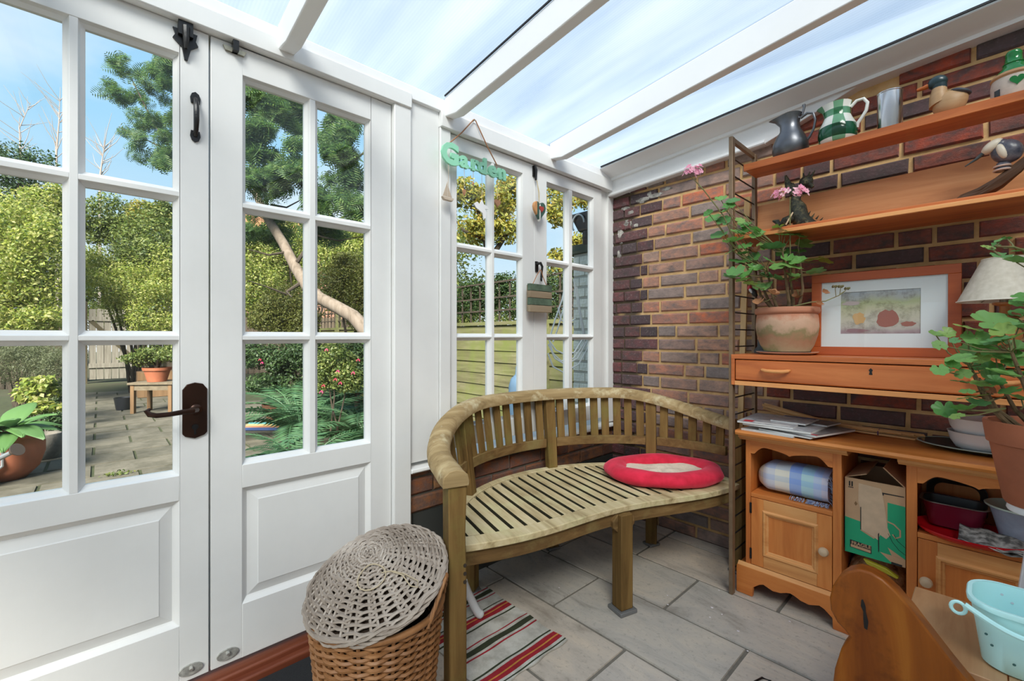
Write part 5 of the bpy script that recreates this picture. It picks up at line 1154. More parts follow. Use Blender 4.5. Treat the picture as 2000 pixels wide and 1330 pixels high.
face([(.60,.885),(1,.90),(1,.97),(.79,.985)],KR,d=.0009); face([(.78,.97),(.95,.975),(.95,1),(.78,1)],BK,d=.0012)
face([(.63,.115),(.98,.115),(.98,.125),(.66,.130),(.66,.15),(.63,.15)],BK,d=.0009)
for u in (.07,.115): face([(u,.045),(u+.025,.045),(u+.025,.11),(u,.11)],BK,d=.0009)
face([(.06,.12),(.15,.12),(.15,.13),(.06,.13)],BK,d=.0009); face([(.19,.30),(.22,.33),(.19,.36),(.165,.33)],plain('kraft_mark',(.22,.12,.05),.8),d=.0009)
text('box_text','FRAGILE',.0195,KR,(B0+WB*.115,BF-.0016,BZ1-HB*.883),(PI/2,0,0),bx_,.0,.0004,scale=(.80,.9,1))
q=MB(); cpts=[(.71,.47),(.82,.49),(.92,.55),(.92,.63),(.85,.66),(.80,.62)]
q.tube([(B0+WB*u,BF-.0008,BZ1-HB*v) for u,v in cpts],.0028,6); q.v=[(v[0],BF-.0008+(v[1]-BF+.0008)*.15,v[2]) for v in q.v]; q.build('printed_curl',KR,bx_)
q=MB(); q.tube([(B0+WB*u,BF-.0008,BZ1-HB*v) for u,v in [(.73,.62),(.80,.72),(.90,.80),(1.0,.84)]],.0008,5); q.tube([(B0+WB*u,BF-.0008,BZ1-HB*v) for u,v in [(.82,.62),(.88,.69),(1.0,.75)]],.0008,5); q.build('printed_line',BK,bx_)
m, nt, b = newmat('crinkle_bag'); tc=N(nt,'TexCoord'); n1=N(nt,'TexNoise',Scale=24.0,Detail=4.0,Roughness=.6); nt.links.new(tc.outputs['Object'], n1.inputs['Vector']); r=ramp(nt,[(.36,(.05,.025,.012)),(.44,(.34,.19,.09)),(.6,(.52,.33,.18)),(.72,(.66,.55,.42))]); nt.links.new(n1.outputs[0], r.inputs[0]); nt.links.new(r.outputs[0], b.inputs['Base Color']); b.inputs['Roughness'].default_value=.2; b.inputs['Coat Weight'].default_value=.6; bump(nt,b,n1.outputs[0],.6,.02)
sb_=thing('seed_bag','shiny brown and yellow plastic bag under the cardboard box','bag',(1.352,-.205,.0))
q=MB(); q.ell((0,0,.146),(.084,.125,.145),26,20)
def sqz(v):
    x,y,z=v; z=min(z,.289); n_=math.sin(40*x+25*z)*math.sin(33*y)*.004; 
    return (max(-.0845,min(.0845,x*1.25))+n_,max(-.135,min(.13,y*1.2))+n_,max(0,z))
q.v=[sqz(v) for v in q.v]; q.build('bag_body',m,sb_,world=False,smooth=60)
q=MB(); q.prism([(-.03,.283),(.035,.272),(.070,.252),(.064,.246),(.02,.258),(-.02,.268)], lambda u,v,h:(u,h,v), -.137,-.120); q.build('yellow_label',plain('label_yellow',(.42,.36,.02),.25),sb_,world=False,bevel=.002)
# in the right cabinet
rt=thing('red_tray','round red tray lying on the right cabinet shelf','tray',(1.595,-.285,.4365))
RP=plain('red_gloss',(.55,.006,.012),.2)
q=MB(); q.lathe([(0,.001),(.110,.001),(.128,.012),(.133,.020),(.136,.021),(.136,.016),(.118,0),(0,0)],48,caps=False); q.v=[(v[0]*1.0,v[1]*.88,v[2]) for v in q.v]; q.build('tray_body',RP,rt,world=False,smooth=50)
np_=thing('newspaper','crumpled folded newspaper lying in the red tray','newspaper',(1.645,-.325,.4375))
m, nt, b = newmat('newsprint'); tc=N(nt,'TexCoord'); n1=N(nt,'TexNoise',Scale=45.0,Detail=5.0); nt.links.new(tc.outputs['Object'], n1.inputs['Vector']); r=ramp(nt,[(.4,(.08,.075,.07)),(.55,(.30,.28,.26)),(.7,(.50,.48,.45))]); nt.links.new(n1.outputs[0], r.inputs[0]); nt.links.new(r.outputs[0], b.inputs['Base Color']); b.inputs['Roughness'].default_value=.8
for k in range(3):
    q=MB(); vs=[]; fs=[]; a,b_=12,10
    for i in range(a+1):
        for j in range(b_+1):
            x=-.075+.15*i/a; y=-.062+.115*j/b_; zz=.004+.007*k+.004*math.sin(5*i/a*3+k)+.006*math.sin(4*j/b_+k*2)+(.018*(max(0,j/b_-.5)) if k==2 else 0); vs.append((x,y-.006*k,zz))
    for i in range(a):
        for j in range(b_): fs.append((i*(b_+1)+j,(i+1)*(b_+1)+j,(i+1)*(b_+1)+j+1,i*(b_+1)+j+1))
    q.add(vs,fs); o=q.build('sheet',m,np_,world=False,smooth=70); so_=o.modifiers.new('thick','SOLIDIFY'); so_.thickness=.0015
tn2=thing('roasting_tin','deep dark roasting tin with a red outside in the right cabinet','tin',(1.555,-.215,.4455))
RT=[plain('tin_outside',(.20,.012,.035),.25,.3),plain('tin_inside',(.028,.028,.028),.45),plain('tin_edge',(.30,.29,.28),.3,.8)]
def rrect(a,b,r,n=6): 
    L=[]
    for cx,cy,s_ in ((a-r,b-r,0),(-a+r,b-r,1),(-a+r,-b+r,2),(a-r,-b+r,3)):
        for k in range(n+1): t_=PI/2*(s_+k/n); L.append((cx+r*math.cos(t_),cy+r*math.sin(t_)))
    return L
def shell(q, rings, close0=True):
    n=len(rings[0]); vs=[p for R in rings for p in R]; fs=[(i*n+j,i*n+(j+1)%n,(i+1)*n+(j+1)%n,(i+1)*n+j) for i in range(len(rings)-1) for j in range(n)]
    if close0: fs.append(tuple(range(n))[::-1])
    return q.add(vs,fs)
R3=lambda a,b,r,z:[(x,y,z) for x,y in rrect(a,b,r)]
q=MB(); shell(q,[R3(.066,.048,.03,0),R3(.082,.060,.036,.080)]); q.build('tin_outside',RT[0],tn2,world=False,smooth=50)
q=MB(); shell(q,[R3(.064,.046,.029,.003),R3(.080,.058,.035,.080)]); q.build('tin_inside',RT[1],tn2,world=False,smooth=50)
q=MB(); shell(q,[R3(.082,.060,.036,.078),R3(.089,.066,.040,.080),R3(.089,.066,.040,.082),R3(.080,.058,.035,.0815)],False); q.build('tin_rim',RT[2],tn2,world=False,smooth=30)
t5=thing('second_tin','black tin standing on edge behind the red roasting tin','tin',(1.555,-.105,.4365))
q=MB(); shell(q,[R3(.062,.05,.03,0),R3(.080,.068,.036,.026)]); shell(q,[R3(.080,.068,.036,.026),R3(.078,.066,.035,.026),R3(.060,.048,.028,.003)],False); q.v=[(v[0],.02-v[2]*1.0+.012,v[1]+.068) for v in q.v]; q.build('tin_body',RT[1],t5,world=False,smooth=40)
eb=thing('enamel_bowl','pale green rimmed enamel bowl at the right of the cabinet shelf','bowl',(1.712,-.25,.4365))
EN=plain('enamel_blue',(.40,.44,.56),.25,noise=.3,nscale=14); EG=plain('enamel_green',(.56,.66,.58),.2)
q=MB(); q.lathe([(.040,0),(.050,.006),(.062,.06),(.074,.108),(.082,.118)],36,caps=False); q.lathe([(0,0),(.04,0)],36,caps=False); q.build('bowl_body',EN,eb,world=False,smooth=50)
q=MB(); q.lathe([(.080,.116),(.086,.118),(.087,.121),(.083,.1225),(.073,.109),(.060,.06),(.045,.01),(0,.008)],36,caps=False); q.build('bowl_lining',EG,eb,world=False,smooth=50)

# ================================================================ FOREGROUND : BUCKET WITH PEGS
TQ=plain('turquoise_plastic',(.58,.94,.93),.4)
bu=thing('peg_bucket','turquoise plastic peg bucket with drain holes on the pine seat','bucket',(1.694,-1.012,.4215))
q=MB(); rg=lambda a,b,r,z:[(x,y,z) for x,y in rrect(a,b,r,8)]
shell(q,[rg(.060,.052,.040,0),rg(.066,.058,.044,.004),rg(.074,.066,.048,.07),rg(.0825,.074,.052,.128),rg(.0825,.074,.052,.133)]); shell(q,[rg(.0825,.074,.052,.133),rg(.079,.0705,.050,.133),rg(.071,.063,.046,.07),rg(.062,.054,.042,.006)],False); n=len(rg(1,1,.5,0)); 
shell(q,[rg(.062,.054,.042,.006),rg(.02,.02,.015,.005)],False); q.build('bucket_body',TQ,bu,world=False,smooth=50)
q=MB(); shell(q,[rg(.0825,.074,.052,.121),rg(.087,.078,.056,.123),rg(.088,.079,.057,.131),rg(.086,.077,.055,.134),rg(.0795,.071,.050,.1335)],False); q.build('bucket_rim',TQ,bu,world=False,smooth=50)
q=MB(); q.tube([(-.088+.001*i*0+(.176)*i/16, -.083-.006*math.sin(PI*i/16), .128-.030*math.sin(PI*i/16)) for i in range(17)],.0055,8); q.v=[(v[0],v[1],v[2]) for v in q.v]; q.build('handle',TQ,bu,world=False)
q=MB(); q.tube([(-.098+.011*math.cos(2*PI*i/16),-.070,.112+.012*math.sin(2*PI*i/16)) for i in range(16)],.0035,7,closed=True); q.build('handle_loop',TQ,bu,world=False)
HL=plain('hole_dark',(.04,.14,.13),.6); hm=None
for (x,z) in [(-.05,.10),(-.035,.112),(-.045,.085),(-.02,.10),(.0,.118),(.03,.108),(-.06,.075),(.045,.09)]:
    q=MB(); q.lathe([(0,0),(.0026,0)],8,caps=False); yy=.0635+(z-.07)*.10; q.v=[(x+v[0],yy-.0012,z+v[1]) for v in q.v]; q.build('drain_hole',WPl,bu,world=False,smooth=0)
for (x,z) in [(-.05,.055),(-.058,.075),(-.02,.03),(.02,.06),(.05,.085)]:
    q=MB(); q.lathe([(0,0),(.0026,0)],8,caps=False); yy=-.0665-(z-.07)*.115; q.v=[(x+v[0],yy-.0006,z+v[1]) for v in q.v]; q.build('drain_hole',HL,bu,world=False,smooth=0)
def peg(label,loc,rot,mat):
    t=thing('clothes_peg',label,'peg',loc,0,'pegs in the turquoise bucket'); t.rotation_euler=rot
    for s_ in (-1,1):
        q=MB(); q.prism([(-.034,.0015),(.012,.0012),(.018,.004),(.024,.0012),(.036,.005),(.036,.009),(.020,.009),(-.034,.005)], lambda u,v,h:(u,h,v*s_), -.005,.005); q.build('jaw',mat,t,world=False)
    q=MB(); q.tube([(.0,0.0,.0065),(.004,0,.0),(.0,0,-.0065)],.0016,5); q.build('spring',MAT['steel'],t,world=False)
peg('pink plastic peg on top inside the turquoise bucket',(1.682,-1.014,.4705),(.3,-.5,.6),plain('peg_pink',(.62,.02,.35),.35))
peg('teal plastic peg beside the pink one in the bucket',(1.704,-.984,.450),(1.0,.1,-.3),plain('peg_teal',(.0,.18,.20),.35))
peg('pale blue plastic peg at the bottom right of the bucket',(1.726,-1.014,.452),(.4,.2,1.2),plain('peg_pale',(.42,.52,.66),.3))
peg('dark peg lying flat at the bottom of the bucket',(1.674,-.984,.438),(.1,.0,2.2),plain('peg_navy',(.02,.07,.12),.35))
# bits of blossom on the floor, and a bent wire
BP=plain('petal_scrap',(.70,.64,.66),.8); rr=random.Random(6)
for k,(x,y) in enumerate([(.839,-.431),(.872,-.577),(.917,-.593),(.893,-.646),(1.0,-.651),(1.064,-.737),(1.113,-.446),(.707,-.632),(.355,-.925),(.74,-.69)]):
    q=MB(); n=7; s_=.0065 if k in (1,4) else .0045; q.add([(0,0,.0025)]+[(s_*math.cos(2*PI*i/n)*rr.uniform(.5,1.1),s_*math.sin(2*PI*i/n)*rr.uniform(.5,1.1),.0004) for i in range(n)],[(0,1+i,1+(i+1)%n) for i in range(n)]+[tuple(range(n,0,-1))]); o=q.build('petal',BP,smooth=0); o.location=(x,y,.0005); tag(o,'tiny pale fallen petal on the stone floor tiles','petal','fallen petals on the floor')
q=MB(); q.tube([(1.128,-.885,.004),(1.142,-.838,.004),(1.165,-.833,.004),(1.172,-.86,.004),(1.158,-.90,.004)],.003,6); tag(q.build('bent_wire',MAT['black_iron']),'bent black wire lying on the floor in front of the scrolled seat','wire')

# ================================================================ GERANIUMS INDOORS
def leafmesh(name, lobes=7, mat=None, cup=.18, ecc=1.0):
    q = MB(); n = 28; vs = [(0,0,0)]
    for k in range(n):
        a = 2*PI*k/n; d = abs(((a/(2*PI))*lobes) % 1 - .5)*2
        r = .86+.14*(1-d**2); notch = 1-.62*max(0,1-abs(((a+PI)%(2*PI))-PI)/.34)
        r *= notch
        vs.append((r*.52*math.cos(a), r*.52*math.sin(a)*ecc, cup*.22*r+.02*math.sin(a*lobes)))
    for k in range(n):
        a = 2*PI*k/n; d = abs(((a/(2*PI))*lobes) % 1 - .5)*2
        r = (.86+.14*(1-d**2))*(1-.62*max(0,1-abs(((a+PI)%(2*PI))-PI)/.34))
        vs.append((r*math.cos(a), r*math.sin(a)*ecc, cup*r*(1-.3*math.sin(a*2))+.05*math.sin(a*lobes)*r))
    fs = [(0,1+k,1+(k+1)%n) for k in range(n)]+[(1+k,1+n+k,1+n+(k+1)%n,1+(k+1)%n) for k in range(n)]
    o = q.add(vs,fs).build(name, mat, smooth=60); me = o.data; bpy.data.objects.remove(o); return me
leafmat('geranium_leaf',[(.07,.20,.05),(.12,.30,.075),(.20,.38,.11),(.10,.25,.09),(.26,.38,.09)],.25,.42)
leafmat('geranium_yellow',[(.30,.34,.05),(.42,.42,.10)],.3); leafmat('geranium_dead',[(.30,.12,.05),(.45,.23,.12),(.24,.09,.04)],.2,.8)
leafmat('petal_pink',[(.72,.28,.42),(.82,.45,.56),(.85,.60,.66)],.35,.6)
LM = [[leafmesh('leaf',7,MAT['geranium_leaf'],c,e) for c,e in ((.18,1),(.05,.9),(.32,.8))],[leafmesh('leaf',7,MAT['geranium_yellow'],.1)],[leafmesh('leaf',6,MAT['geranium_dead'],.5,.6)]]
STM = plain('geranium_stem',(.17,.20,.065),.6,noise=.4,nscale=30,var=(.16,.10,.05)); WST = plain('woody_stem',(.20,.13,.065),.85,noise=.5,nscale=40,bumps=.5)
GER1 = [(0.937, -0.568, 1.482, 0.0284, 0), (0.93, -0.471, 1.529, 0.0338, 0), (0.954, -0.457, 1.538, 0.0295, 0), (0.939, -0.548, 1.444, 0.0307, 0), (0.965, -0.485, 1.469, 0.0332, 0), (0.945, -0.513, 1.406, 0.0372, 0), (0.98, -0.446, 1.42, 0.0335, 0), (0.911, -0.5, 1.344, 0.0316, 0), (0.955, -0.555, 1.359, 0.0365, 0), (0.989, -0.527, 1.344, 0.0343, 0), (0.99, -0.407, 1.307, 0.0253, 0), (0.995, -0.462, 1.375, 0.0331, 0), (1.012, -0.395, 1.348, 0.0316, 0), (1.048, -0.468, 1.402, 0.0282, 0), (1.038, -0.413, 1.456, 0.0496, 0), (1.063, -0.346, 1.442, 0.0294, 0), (1.065, -0.416, 1.382, 0.0327, 0), (1.039, -0.339, 1.34, 0.0298, 0), (1.057, -0.325, 1.477, 0.0254, 2), (1.106, -0.401, 1.379, 0.0444, 0), (1.126, -0.38, 1.395, 0.0363, 0), (1.111, -0.32, 1.449, 0.0333, 0), (1.117, -0.256, 1.487, 0.0382, 0), (1.095, -0.361, 1.508, 0.033, 0), (1.086, -0.395, 1.525, 0.0306, 0), (1.059, -0.395, 1.54, 0.0289, 0), (1.081, -0.428, 1.504, 0.0283, 0), (1.123, -0.354, 1.5, 0.0286, 0), (1.156, -0.287, 1.412, 0.0372, 1), (1.183, -0.249, 1.407, 0.0352, 1), (1.167, -0.305, 1.362, 0.0368, 0), (1.012, -0.473, 1.504, 0.0327, 0), (1.003, -0.485, 1.529, 0.0245, 0), (0.956, -0.5, 1.437, 0.029, 0), (0.986, -0.492, 1.311, 0.0287, 0), (0.976, -0.543, 1.322, 0.0283, 0), (1.002, -0.395, 1.476, 0.0275, 0), (1.094, -0.337, 1.345, 0.0333, 0), (0.987, -0.439, 1.447, 0.0314, 2), (1.052, -0.436, 1.269, 0.0326, 2), (0.985, -0.39, 1.241, 0.0298, 2), (1.102, -0.283, 1.265, 0.0296, 2), (0.958, -0.547, 1.482, 0.0305, 0), (1.085, -0.379, 1.414, 0.0308, 0), (1.099, -0.307, 1.337, 0.0294, 0), (1.021, -0.393, 1.306, 0.0273, 0), (0.88, -0.512, 1.669, 0.0297, 0), (0.915, -0.549, 1.608, 0.0289, 0), (0.866, -0.543, 1.586, 0.0359, 0), (0.925, -0.502, 1.653, 0.0293, 0), (0.874, -0.611, 1.592, 0.0246, 0), (0.902, -0.54, 1.571, 0.0292, 0), (0.878, -0.522, 1.524, 0.0381, 0), (0.951, -0.448, 1.559, 0.0296, 0), (0.912, -0.54, 1.498, 0.0249, 2), (0.916, -0.524, 1.634, 0.0271, 0), (0.968, -0.549, 1.557, 0.0202, 0)]
GER2 = [(1.547, -0.835, 1.104, 0.0183, 0), (1.566, -0.815, 1.11, 0.0183, 0), (1.562, -0.978, 1.08, 0.0166, 0), (1.586, -0.947, 1.092, 0.0119, 0), (1.602, -0.796, 1.123, 0.0323, 0), (1.616, -0.799, 1.097, 0.0281, 0), (1.646, -0.778, 1.135, 0.0444, 0), (1.663, -0.824, 1.11, 0.0304, 0), (1.633, -0.803, 1.072, 0.0277, 0), (1.586, -0.854, 1.047, 0.0252, 0), (1.578, -0.867, 1.028, 0.0201, 0), (1.561, -0.961, 1.023, 0.0192, 0), (1.571, -0.902, 1.015, 0.0161, 0), (1.598, -0.879, 1.009, 0.0172, 0), (1.59, -0.829, 0.989, 0.0204, 0), (1.637, -0.73, 1.019, 0.0328, 0), (1.651, -0.724, 1.045, 0.0261, 0), (1.663, -0.782, 1.06, 0.0313, 0), (1.684, -0.777, 1.073, 0.0297, 0), (1.687, -0.805, 1.122, 0.0267, 0), (1.678, -0.855, 1.098, 0.0236, 0), (1.662, -0.874, 1.015, 0.0307, 0), (1.684, -0.773, 1.005, 0.031, 0), (1.688, -0.795, 1.037, 0.0305, 0), (1.63, -0.847, 0.987, 0.0246, 0), (1.611, -0.777, 0.948, 0.0338, 0), (1.621, -0.831, 0.935, 0.025, 0), (1.565, -0.885, 0.922, 0.0251, 0), (1.601, -0.903, 0.928, 0.0326, 0), (1.59, -0.953, 0.917, 0.0165, 0), (1.645, -0.841, 1.088, 0.022, 0), (1.656, -0.862, 1.095, 0.0239, 0), (1.676, -0.774, 0.97, 0.0249, 0), (1.695, -0.667, 0.94, 0.0263, 0), (1.625, -0.8, 1.047, 0.0203, 0), (1.601, -0.913, 1.05, 0.024, 0), (1.608, -0.779, 1.069, 0.0234, 0), (1.673, -0.727, 1.142, 0.0257, 0), (1.695, -0.714, 1.159, 0.0281, 0), (1.66, -0.722, 1.155, 0.0156, 0), (1.618, -0.792, 1.023, 0.0179, 0), (1.638, -0.766, 1.001, 0.0231, 0), (1.65, -0.829, 0.994, 0.0196, 0), (1.669, -0.699, 1.038, 0.0262, 0), (1.68, -0.69, 1.058, 0.0235, 0), (1.605, -0.912, 0.972, 0.0168, 0), (1.642, -0.768, 0.963, 0.0179, 2), (1.685, -0.728, 1.148, 0.0153, 2), (1.663, -0.797, 1.073, 0.0124, 2), (1.642, -0.807, 1.317, 0.01, 0), (1.634, -0.823, 1.319, 0.0112, 0), (1.651, -0.728, 1.335, 0.0104, 0), (1.659, -0.794, 1.334, 0.0124, 0), (1.669, -0.725, 1.349, 0.0116, 0), (1.659, -0.82, 1.293, 0.0208, 0), (1.686, -0.697, 1.289, 0.0311, 0), (1.696, -0.684, 1.318, 0.0208, 0), (1.695, -0.762, 1.197, 0.0223, 0), (1.687, -0.752, 1.183, 0.0176, 0)]
def geranium(root, leaves, base, topc, seed, spread, extra=()):
    rr = random.Random(seed); base = Vector(base); B = [Vector(e) for e in extra]
    for k in range(spread[0]):   # woody branches
        a = 2*PI*k/spread[0]+rr.uniform(-.4,.4)
        p0 = base+Vector((.03*math.cos(a),.03*math.sin(a),-.01)); tip = Vector(topc)+Vector((spread[1]*math.cos(a),spread[1]*.7*math.sin(a),rr.uniform(-.03,.05)))
        mid = (p0+tip)/2+Vector((.02*math.cos(a),.02*math.sin(a),-.01))
        q = MB(); q.tube([p0,(p0+mid)/2+Vector((rr.uniform(-.006,.006),)*3),mid,tip],[.0075,.0065,.0052,.0035],7); q.build('stem',WST,root); B += [p0.lerp(tip,t) for t in (.45,.6,.75,.9,1)]
    for (x,y,z,r,kind) in leaves:
        P = Vector((x,y,z)); nb = min(B, key=lambda b:(b-P).length+max(0,b.z-P.z)*1.5)
        q = MB(); m = (nb+P)/2+Vector((rr.uniform(-.01,.01),rr.uniform(-.01,.01),-.006)); q.tube([nb,m,P],[.0022,.0017,.0014],5); q.build('petiole',STM,root)
        me = rr.choice(LM[kind]); to_cam = (Vector((1.644,-2.4,1.4))-P).normalized()
        nrm = (Vector((0,0,1))*rr.uniform(.7,1.1)+to_cam*rr.uniform(.15,.75)+Vector((rr.uniform(-.5,.5),rr.uniform(-.5,.5),0))).normalized()
        rot = nrm.to_track_quat('Z','Y').to_euler(); o = inst(me,'leaf',P,(0,0,0),(r,r,r),root); q_ = nrm.to_track_quat('Z','Y') @ Euler((0,0,rr.uniform(0,6.28))).to_quaternion(); o.rotation_euler = q_.to_euler()
def umbel(root, c, rx, rz, seed, stalk, n=22):
    rr = random.Random(seed); c = Vector(c)
    q = MB(); q.tube(stalk+[c-Vector((0,0,rz*.6))],[.0024]*len(stalk)+[.0018],6); q.build('flower_stalk',STM,root)
    q = MB()
    for k in range(n):
        a = rr.uniform(0,6.28); u = rr.random()**.5; p = c+Vector((rx*u*math.cos(a),rx*.8*u*math.sin(a),rz*rr.uniform(-.6,.9)*(1-.4*u)))
        nr = ((p-c)+Vector((.2*rx,-.5*rx,.4*rx))).normalized(); t = nr.orthogonal().normalized(); b_ = nr.cross(t)
        for j in range(5):
            an = 2*PI*j/5+rr.random(); d = t*math.cos(an)+b_*math.sin(an); s_ = t*math.cos(an+PI/2)+b_*math.sin(an+PI/2); L = .0125
            q.add([p,p+d*L*.6+s_*L*.38+nr*L*.2,p+d*L+nr*L*.25,p+d*L*.6-s_*L*.38+nr*L*.2],[(0,1,2,3)])
    q.build('flower_head',MAT['petal_pink'],root,smooth=0)
g1 = thing('pink_geranium','straggly pink flowered geranium growing in the lichen stained terracotta pot','plant',(1.055,-.275,1.201))
geranium(g1, GER1, (1.055,-.275,1.196), (1.03,-.33,1.40), 5, (7,.085))
umbel(g1, (0.816,-0.644,1.768), .043,.030, 1, [(0.985,-0.433,1.305),(0.943,-0.508,1.469),(0.908,-0.560,1.591),(0.852,-0.606,1.693)], 24)
umbel(g1, (1.101,-0.396,1.668), .062,.022, 2, [(1.079,-0.302,1.308),(1.095,-0.374,1.465),(1.099,-0.391,1.584)], 34)
q = MB(); q.tube([(1.098,-0.340,1.224),(1.159,-0.334,1.238),(1.201,-0.318,1.240),(1.236,-0.279,1.262),(1.255,-0.259,1.282)],[.003,.0025,.0022,.002,.0018],6)
for a,b_ in (((1.229,-0.287,1.258),(1.228,-0.296,1.294)),((1.239,-0.276,1.266),(1.243,-0.280,1.294))): q.tube([a,b_],.0014,5)
q.build('bud_stalk',STM,g1)
for c in ((1.228,-0.296,1.298),(1.244,-0.278,1.298),(1.261,-0.261,1.290)):
    q = MB(); rr = random.Random(3)
    for k in range(8): q.ell(Vector(c)+Vector((rr.uniform(-.009,.009),rr.uniform(-.006,.006),rr.uniform(-.003,.002))),(.0035,.0035,.0045),6,5)
    q.build('bud_cluster',STM,g1,smooth=70)
for c in ((1.202,-0.324,1.272),(1.186,-0.341,1.228)): 
    o = inst(LM[2][0],'dead_petal',c,(1.0,.4,.6),(.017,.017,.017),g1)
# second pot on a white plant stand
p2 = thing('terracotta_pot','plain terracotta pot with a thick rim at the right edge, on a white stand','pot',(1.736,-.698,.682))
q = MB(); q.lathe([(0,0),(.070,0),(.074,.006),(.098,.150),(.1035,.152),(.110,.200),(.109,.206),(.100,.206),(.097,.190),(.096,.175)],44,caps=False); q.build('pot_body',MAT['terracotta'],p2,world=False,smooth=40)
q = MB(); q.lathe([(0,.180),(.096,.178)],30,caps=False); q.build('soil',MAT['soil'],p2,world=False)
sd = thing('plant_stand','white three legged plant stand under the terracotta pot','stand',(1.736,-.698,0))
q = MB(); q.lathe([(0,.664),(.066,.664),(.068,.668),(.066,.681),(0,.681)],32,caps=False); q.build('stand_top',WPl,sd,world=False,smooth=40)
for k,(dx,dy) in enumerate([(-.085,.045),(.10,.06),(.02,-.05)]):
    q = MB(); q.bar((dx*.15,dy*.3,.664),(dx*1.0,dy*1.0,0),.030,.022); q.build('leg',WPl,sd,world=False,bevel=.002)
STK = [(1.715,-.70,.87),(1.74,-.68,1.05),(1.752,-.675,1.22),(1.725,-.695,1.30),(1.68,-.745,1.322),(1.64,-.80,1.322)]
TOP = [Vector(STK[k]).lerp(Vector(STK[k+1]),t_) for k in (1,2,3,4) for t_ in (.3,.7,1)]
g2 = thing('leafy_geranium','large leafy green geranium in the plain terracotta pot at the right edge','plant',(1.736,-.698,.862))
geranium(g2, GER2, (1.736,-.698,.862), (1.675,-.775,1.02), 9, (8,.07), TOP)
q = MB(); q.tube(STK,[.007,.006,.005,.0035,.0028,.002],7); q.build('stem',STM,g2)

# ================================================================ THE GARDEN OUTSIDE
GZ = -.05
plain('earth',(.045,.035,.020),.95,noise=.6,nscale=3.0,bumps=.5,var=(.035,.05,.015))
gr = MB().box((-45,-26,-.4),(-.20,20,GZ-.012)).build('ground',MAT['earth']); struct(gr,'garden soil'); gr2 = MB().box((-.20,-40,-.4),(30,-4.13,GZ-.012)).build('ground',MAT['earth']); struct(gr2,'garden soil beside the conservatory')
m, nt, b = newmat('patio_slab'); g=N(nt,'NewGeometry'); oi=N(nt,'ObjectInfo'); n1=N(nt,'TexNoise',Scale=5.0,Detail=8.0,Roughness=.7); nt.links.new(g.outputs['Position'], n1.inputs['Vector'])
r=ramp(nt,[(.3,(.045,.042,.026)),(.5,(.092,.084,.063)),(.7,(.14,.127,.10))]); nt.links.new(n1.outputs[0], r.inputs[0]); r2=ramp(nt,[(0,(.8,.8,.76)),(1,(1.1,1.08,1.05))]); nt.links.new(oi.outputs['Random'], r2.inputs[0])
mu=N(nt,'MixRGB',blend_type='MULTIPLY'); mu.inputs[0].default_value=1; nt.links.new(r.outputs[0], mu.inputs[1]); nt.links.new(r2.outputs[0], mu.inputs[2]); nt.links.new(mu.outputs[0], b.inputs['Base Color']); b.inputs['Roughness'].default_value=.9; bump(nt,b,n1.outputs[0],.5,.02)
q=MB(); q.hexa([(0,0,-.03),(1,0,-.03),(1,1,-.03),(0,1,-.03),(.012,.012,0),(.988,.012,0),(.988,.988,0),(.012,.988,0)]); o=q.build('slab',m,smooth=0); SLB=o.data; bpy.data.objects.remove(o)
pa=MB().box((-11.5,-4.6,GZ-.04),(-.205,-.2,GZ-.010)).build('patio',plain('joint_moss',(.045,.055,.018),.95,noise=.6,nscale=14)); struct(pa,'garden patio of worn concrete slabs')
rr=random.Random(21); x=-.24; k=0
while x > -11:
    y=-4.55-(.3 if k%2 else 0); 
    while y < -.25:
        a=max(y,-4.55); e=min(y+.6,-.25)
        if e-a>.08 and (x>-7 or -3.2<a<-1.2): inst(SLB,'slab',(x-.445,a+.006,GZ+rr.uniform(-.004,.004)),(rr.uniform(-.004,.004),rr.uniform(-.006,.006),0),(.438,e-a-.012,1),pa)
        y+=.6
    x-=.45; k+=1
# ---------------- foliage makers
def leafcloud(name, blobs, n, size, mat, parent, seed=0, aspect=.5, up=.5, shell=.45, kind='stuff'):
    r_=np.random.default_rng(seed); bl=np.array([b[:6] for b in blobs],float); wt=np.array([b[6] if len(b)>6 else b[3]*b[5] for b in blobs],float); wt/=wt.sum()
    idx=r_.choice(len(blobs),n,p=wt); d=r_.normal(size=(n,3)); d/=np.linalg.norm(d,axis=1)[:,None]; rad=r_.random(n)**shell
    C_=bl[idx,:3]+d*rad[:,None]*bl[idx,3:6]; C_[:,2]=np.maximum(C_[:,2],GZ+.01)
    nr=d*.7+r_.normal(size=(n,3))*.7+np.array([0,0,up]); nr/=np.linalg.norm(nr,axis=1)[:,None]
    ax=r_.normal(size=(n,3)); ax-=nr*(ax*nr).sum(1)[:,None]; ax/=np.linalg.norm(ax,axis=1)[:,None]; bx=np.cross(nr,ax)
    s=size*(.6+.8*r_.random(n))[:,None]
    v=np.empty((n,4,3)); v[:,0]=C_-ax*s*.5; v[:,1]=C_+bx*s*aspect*.5+nr*s*.10; v[:,2]=C_+ax*s*.5-nr*s*.05; v[:,3]=C_-bx*s*aspect*.5+nr*s*.10
    return rawmesh(name, v.reshape(-1,3), n, 4, mat, parent, kind)
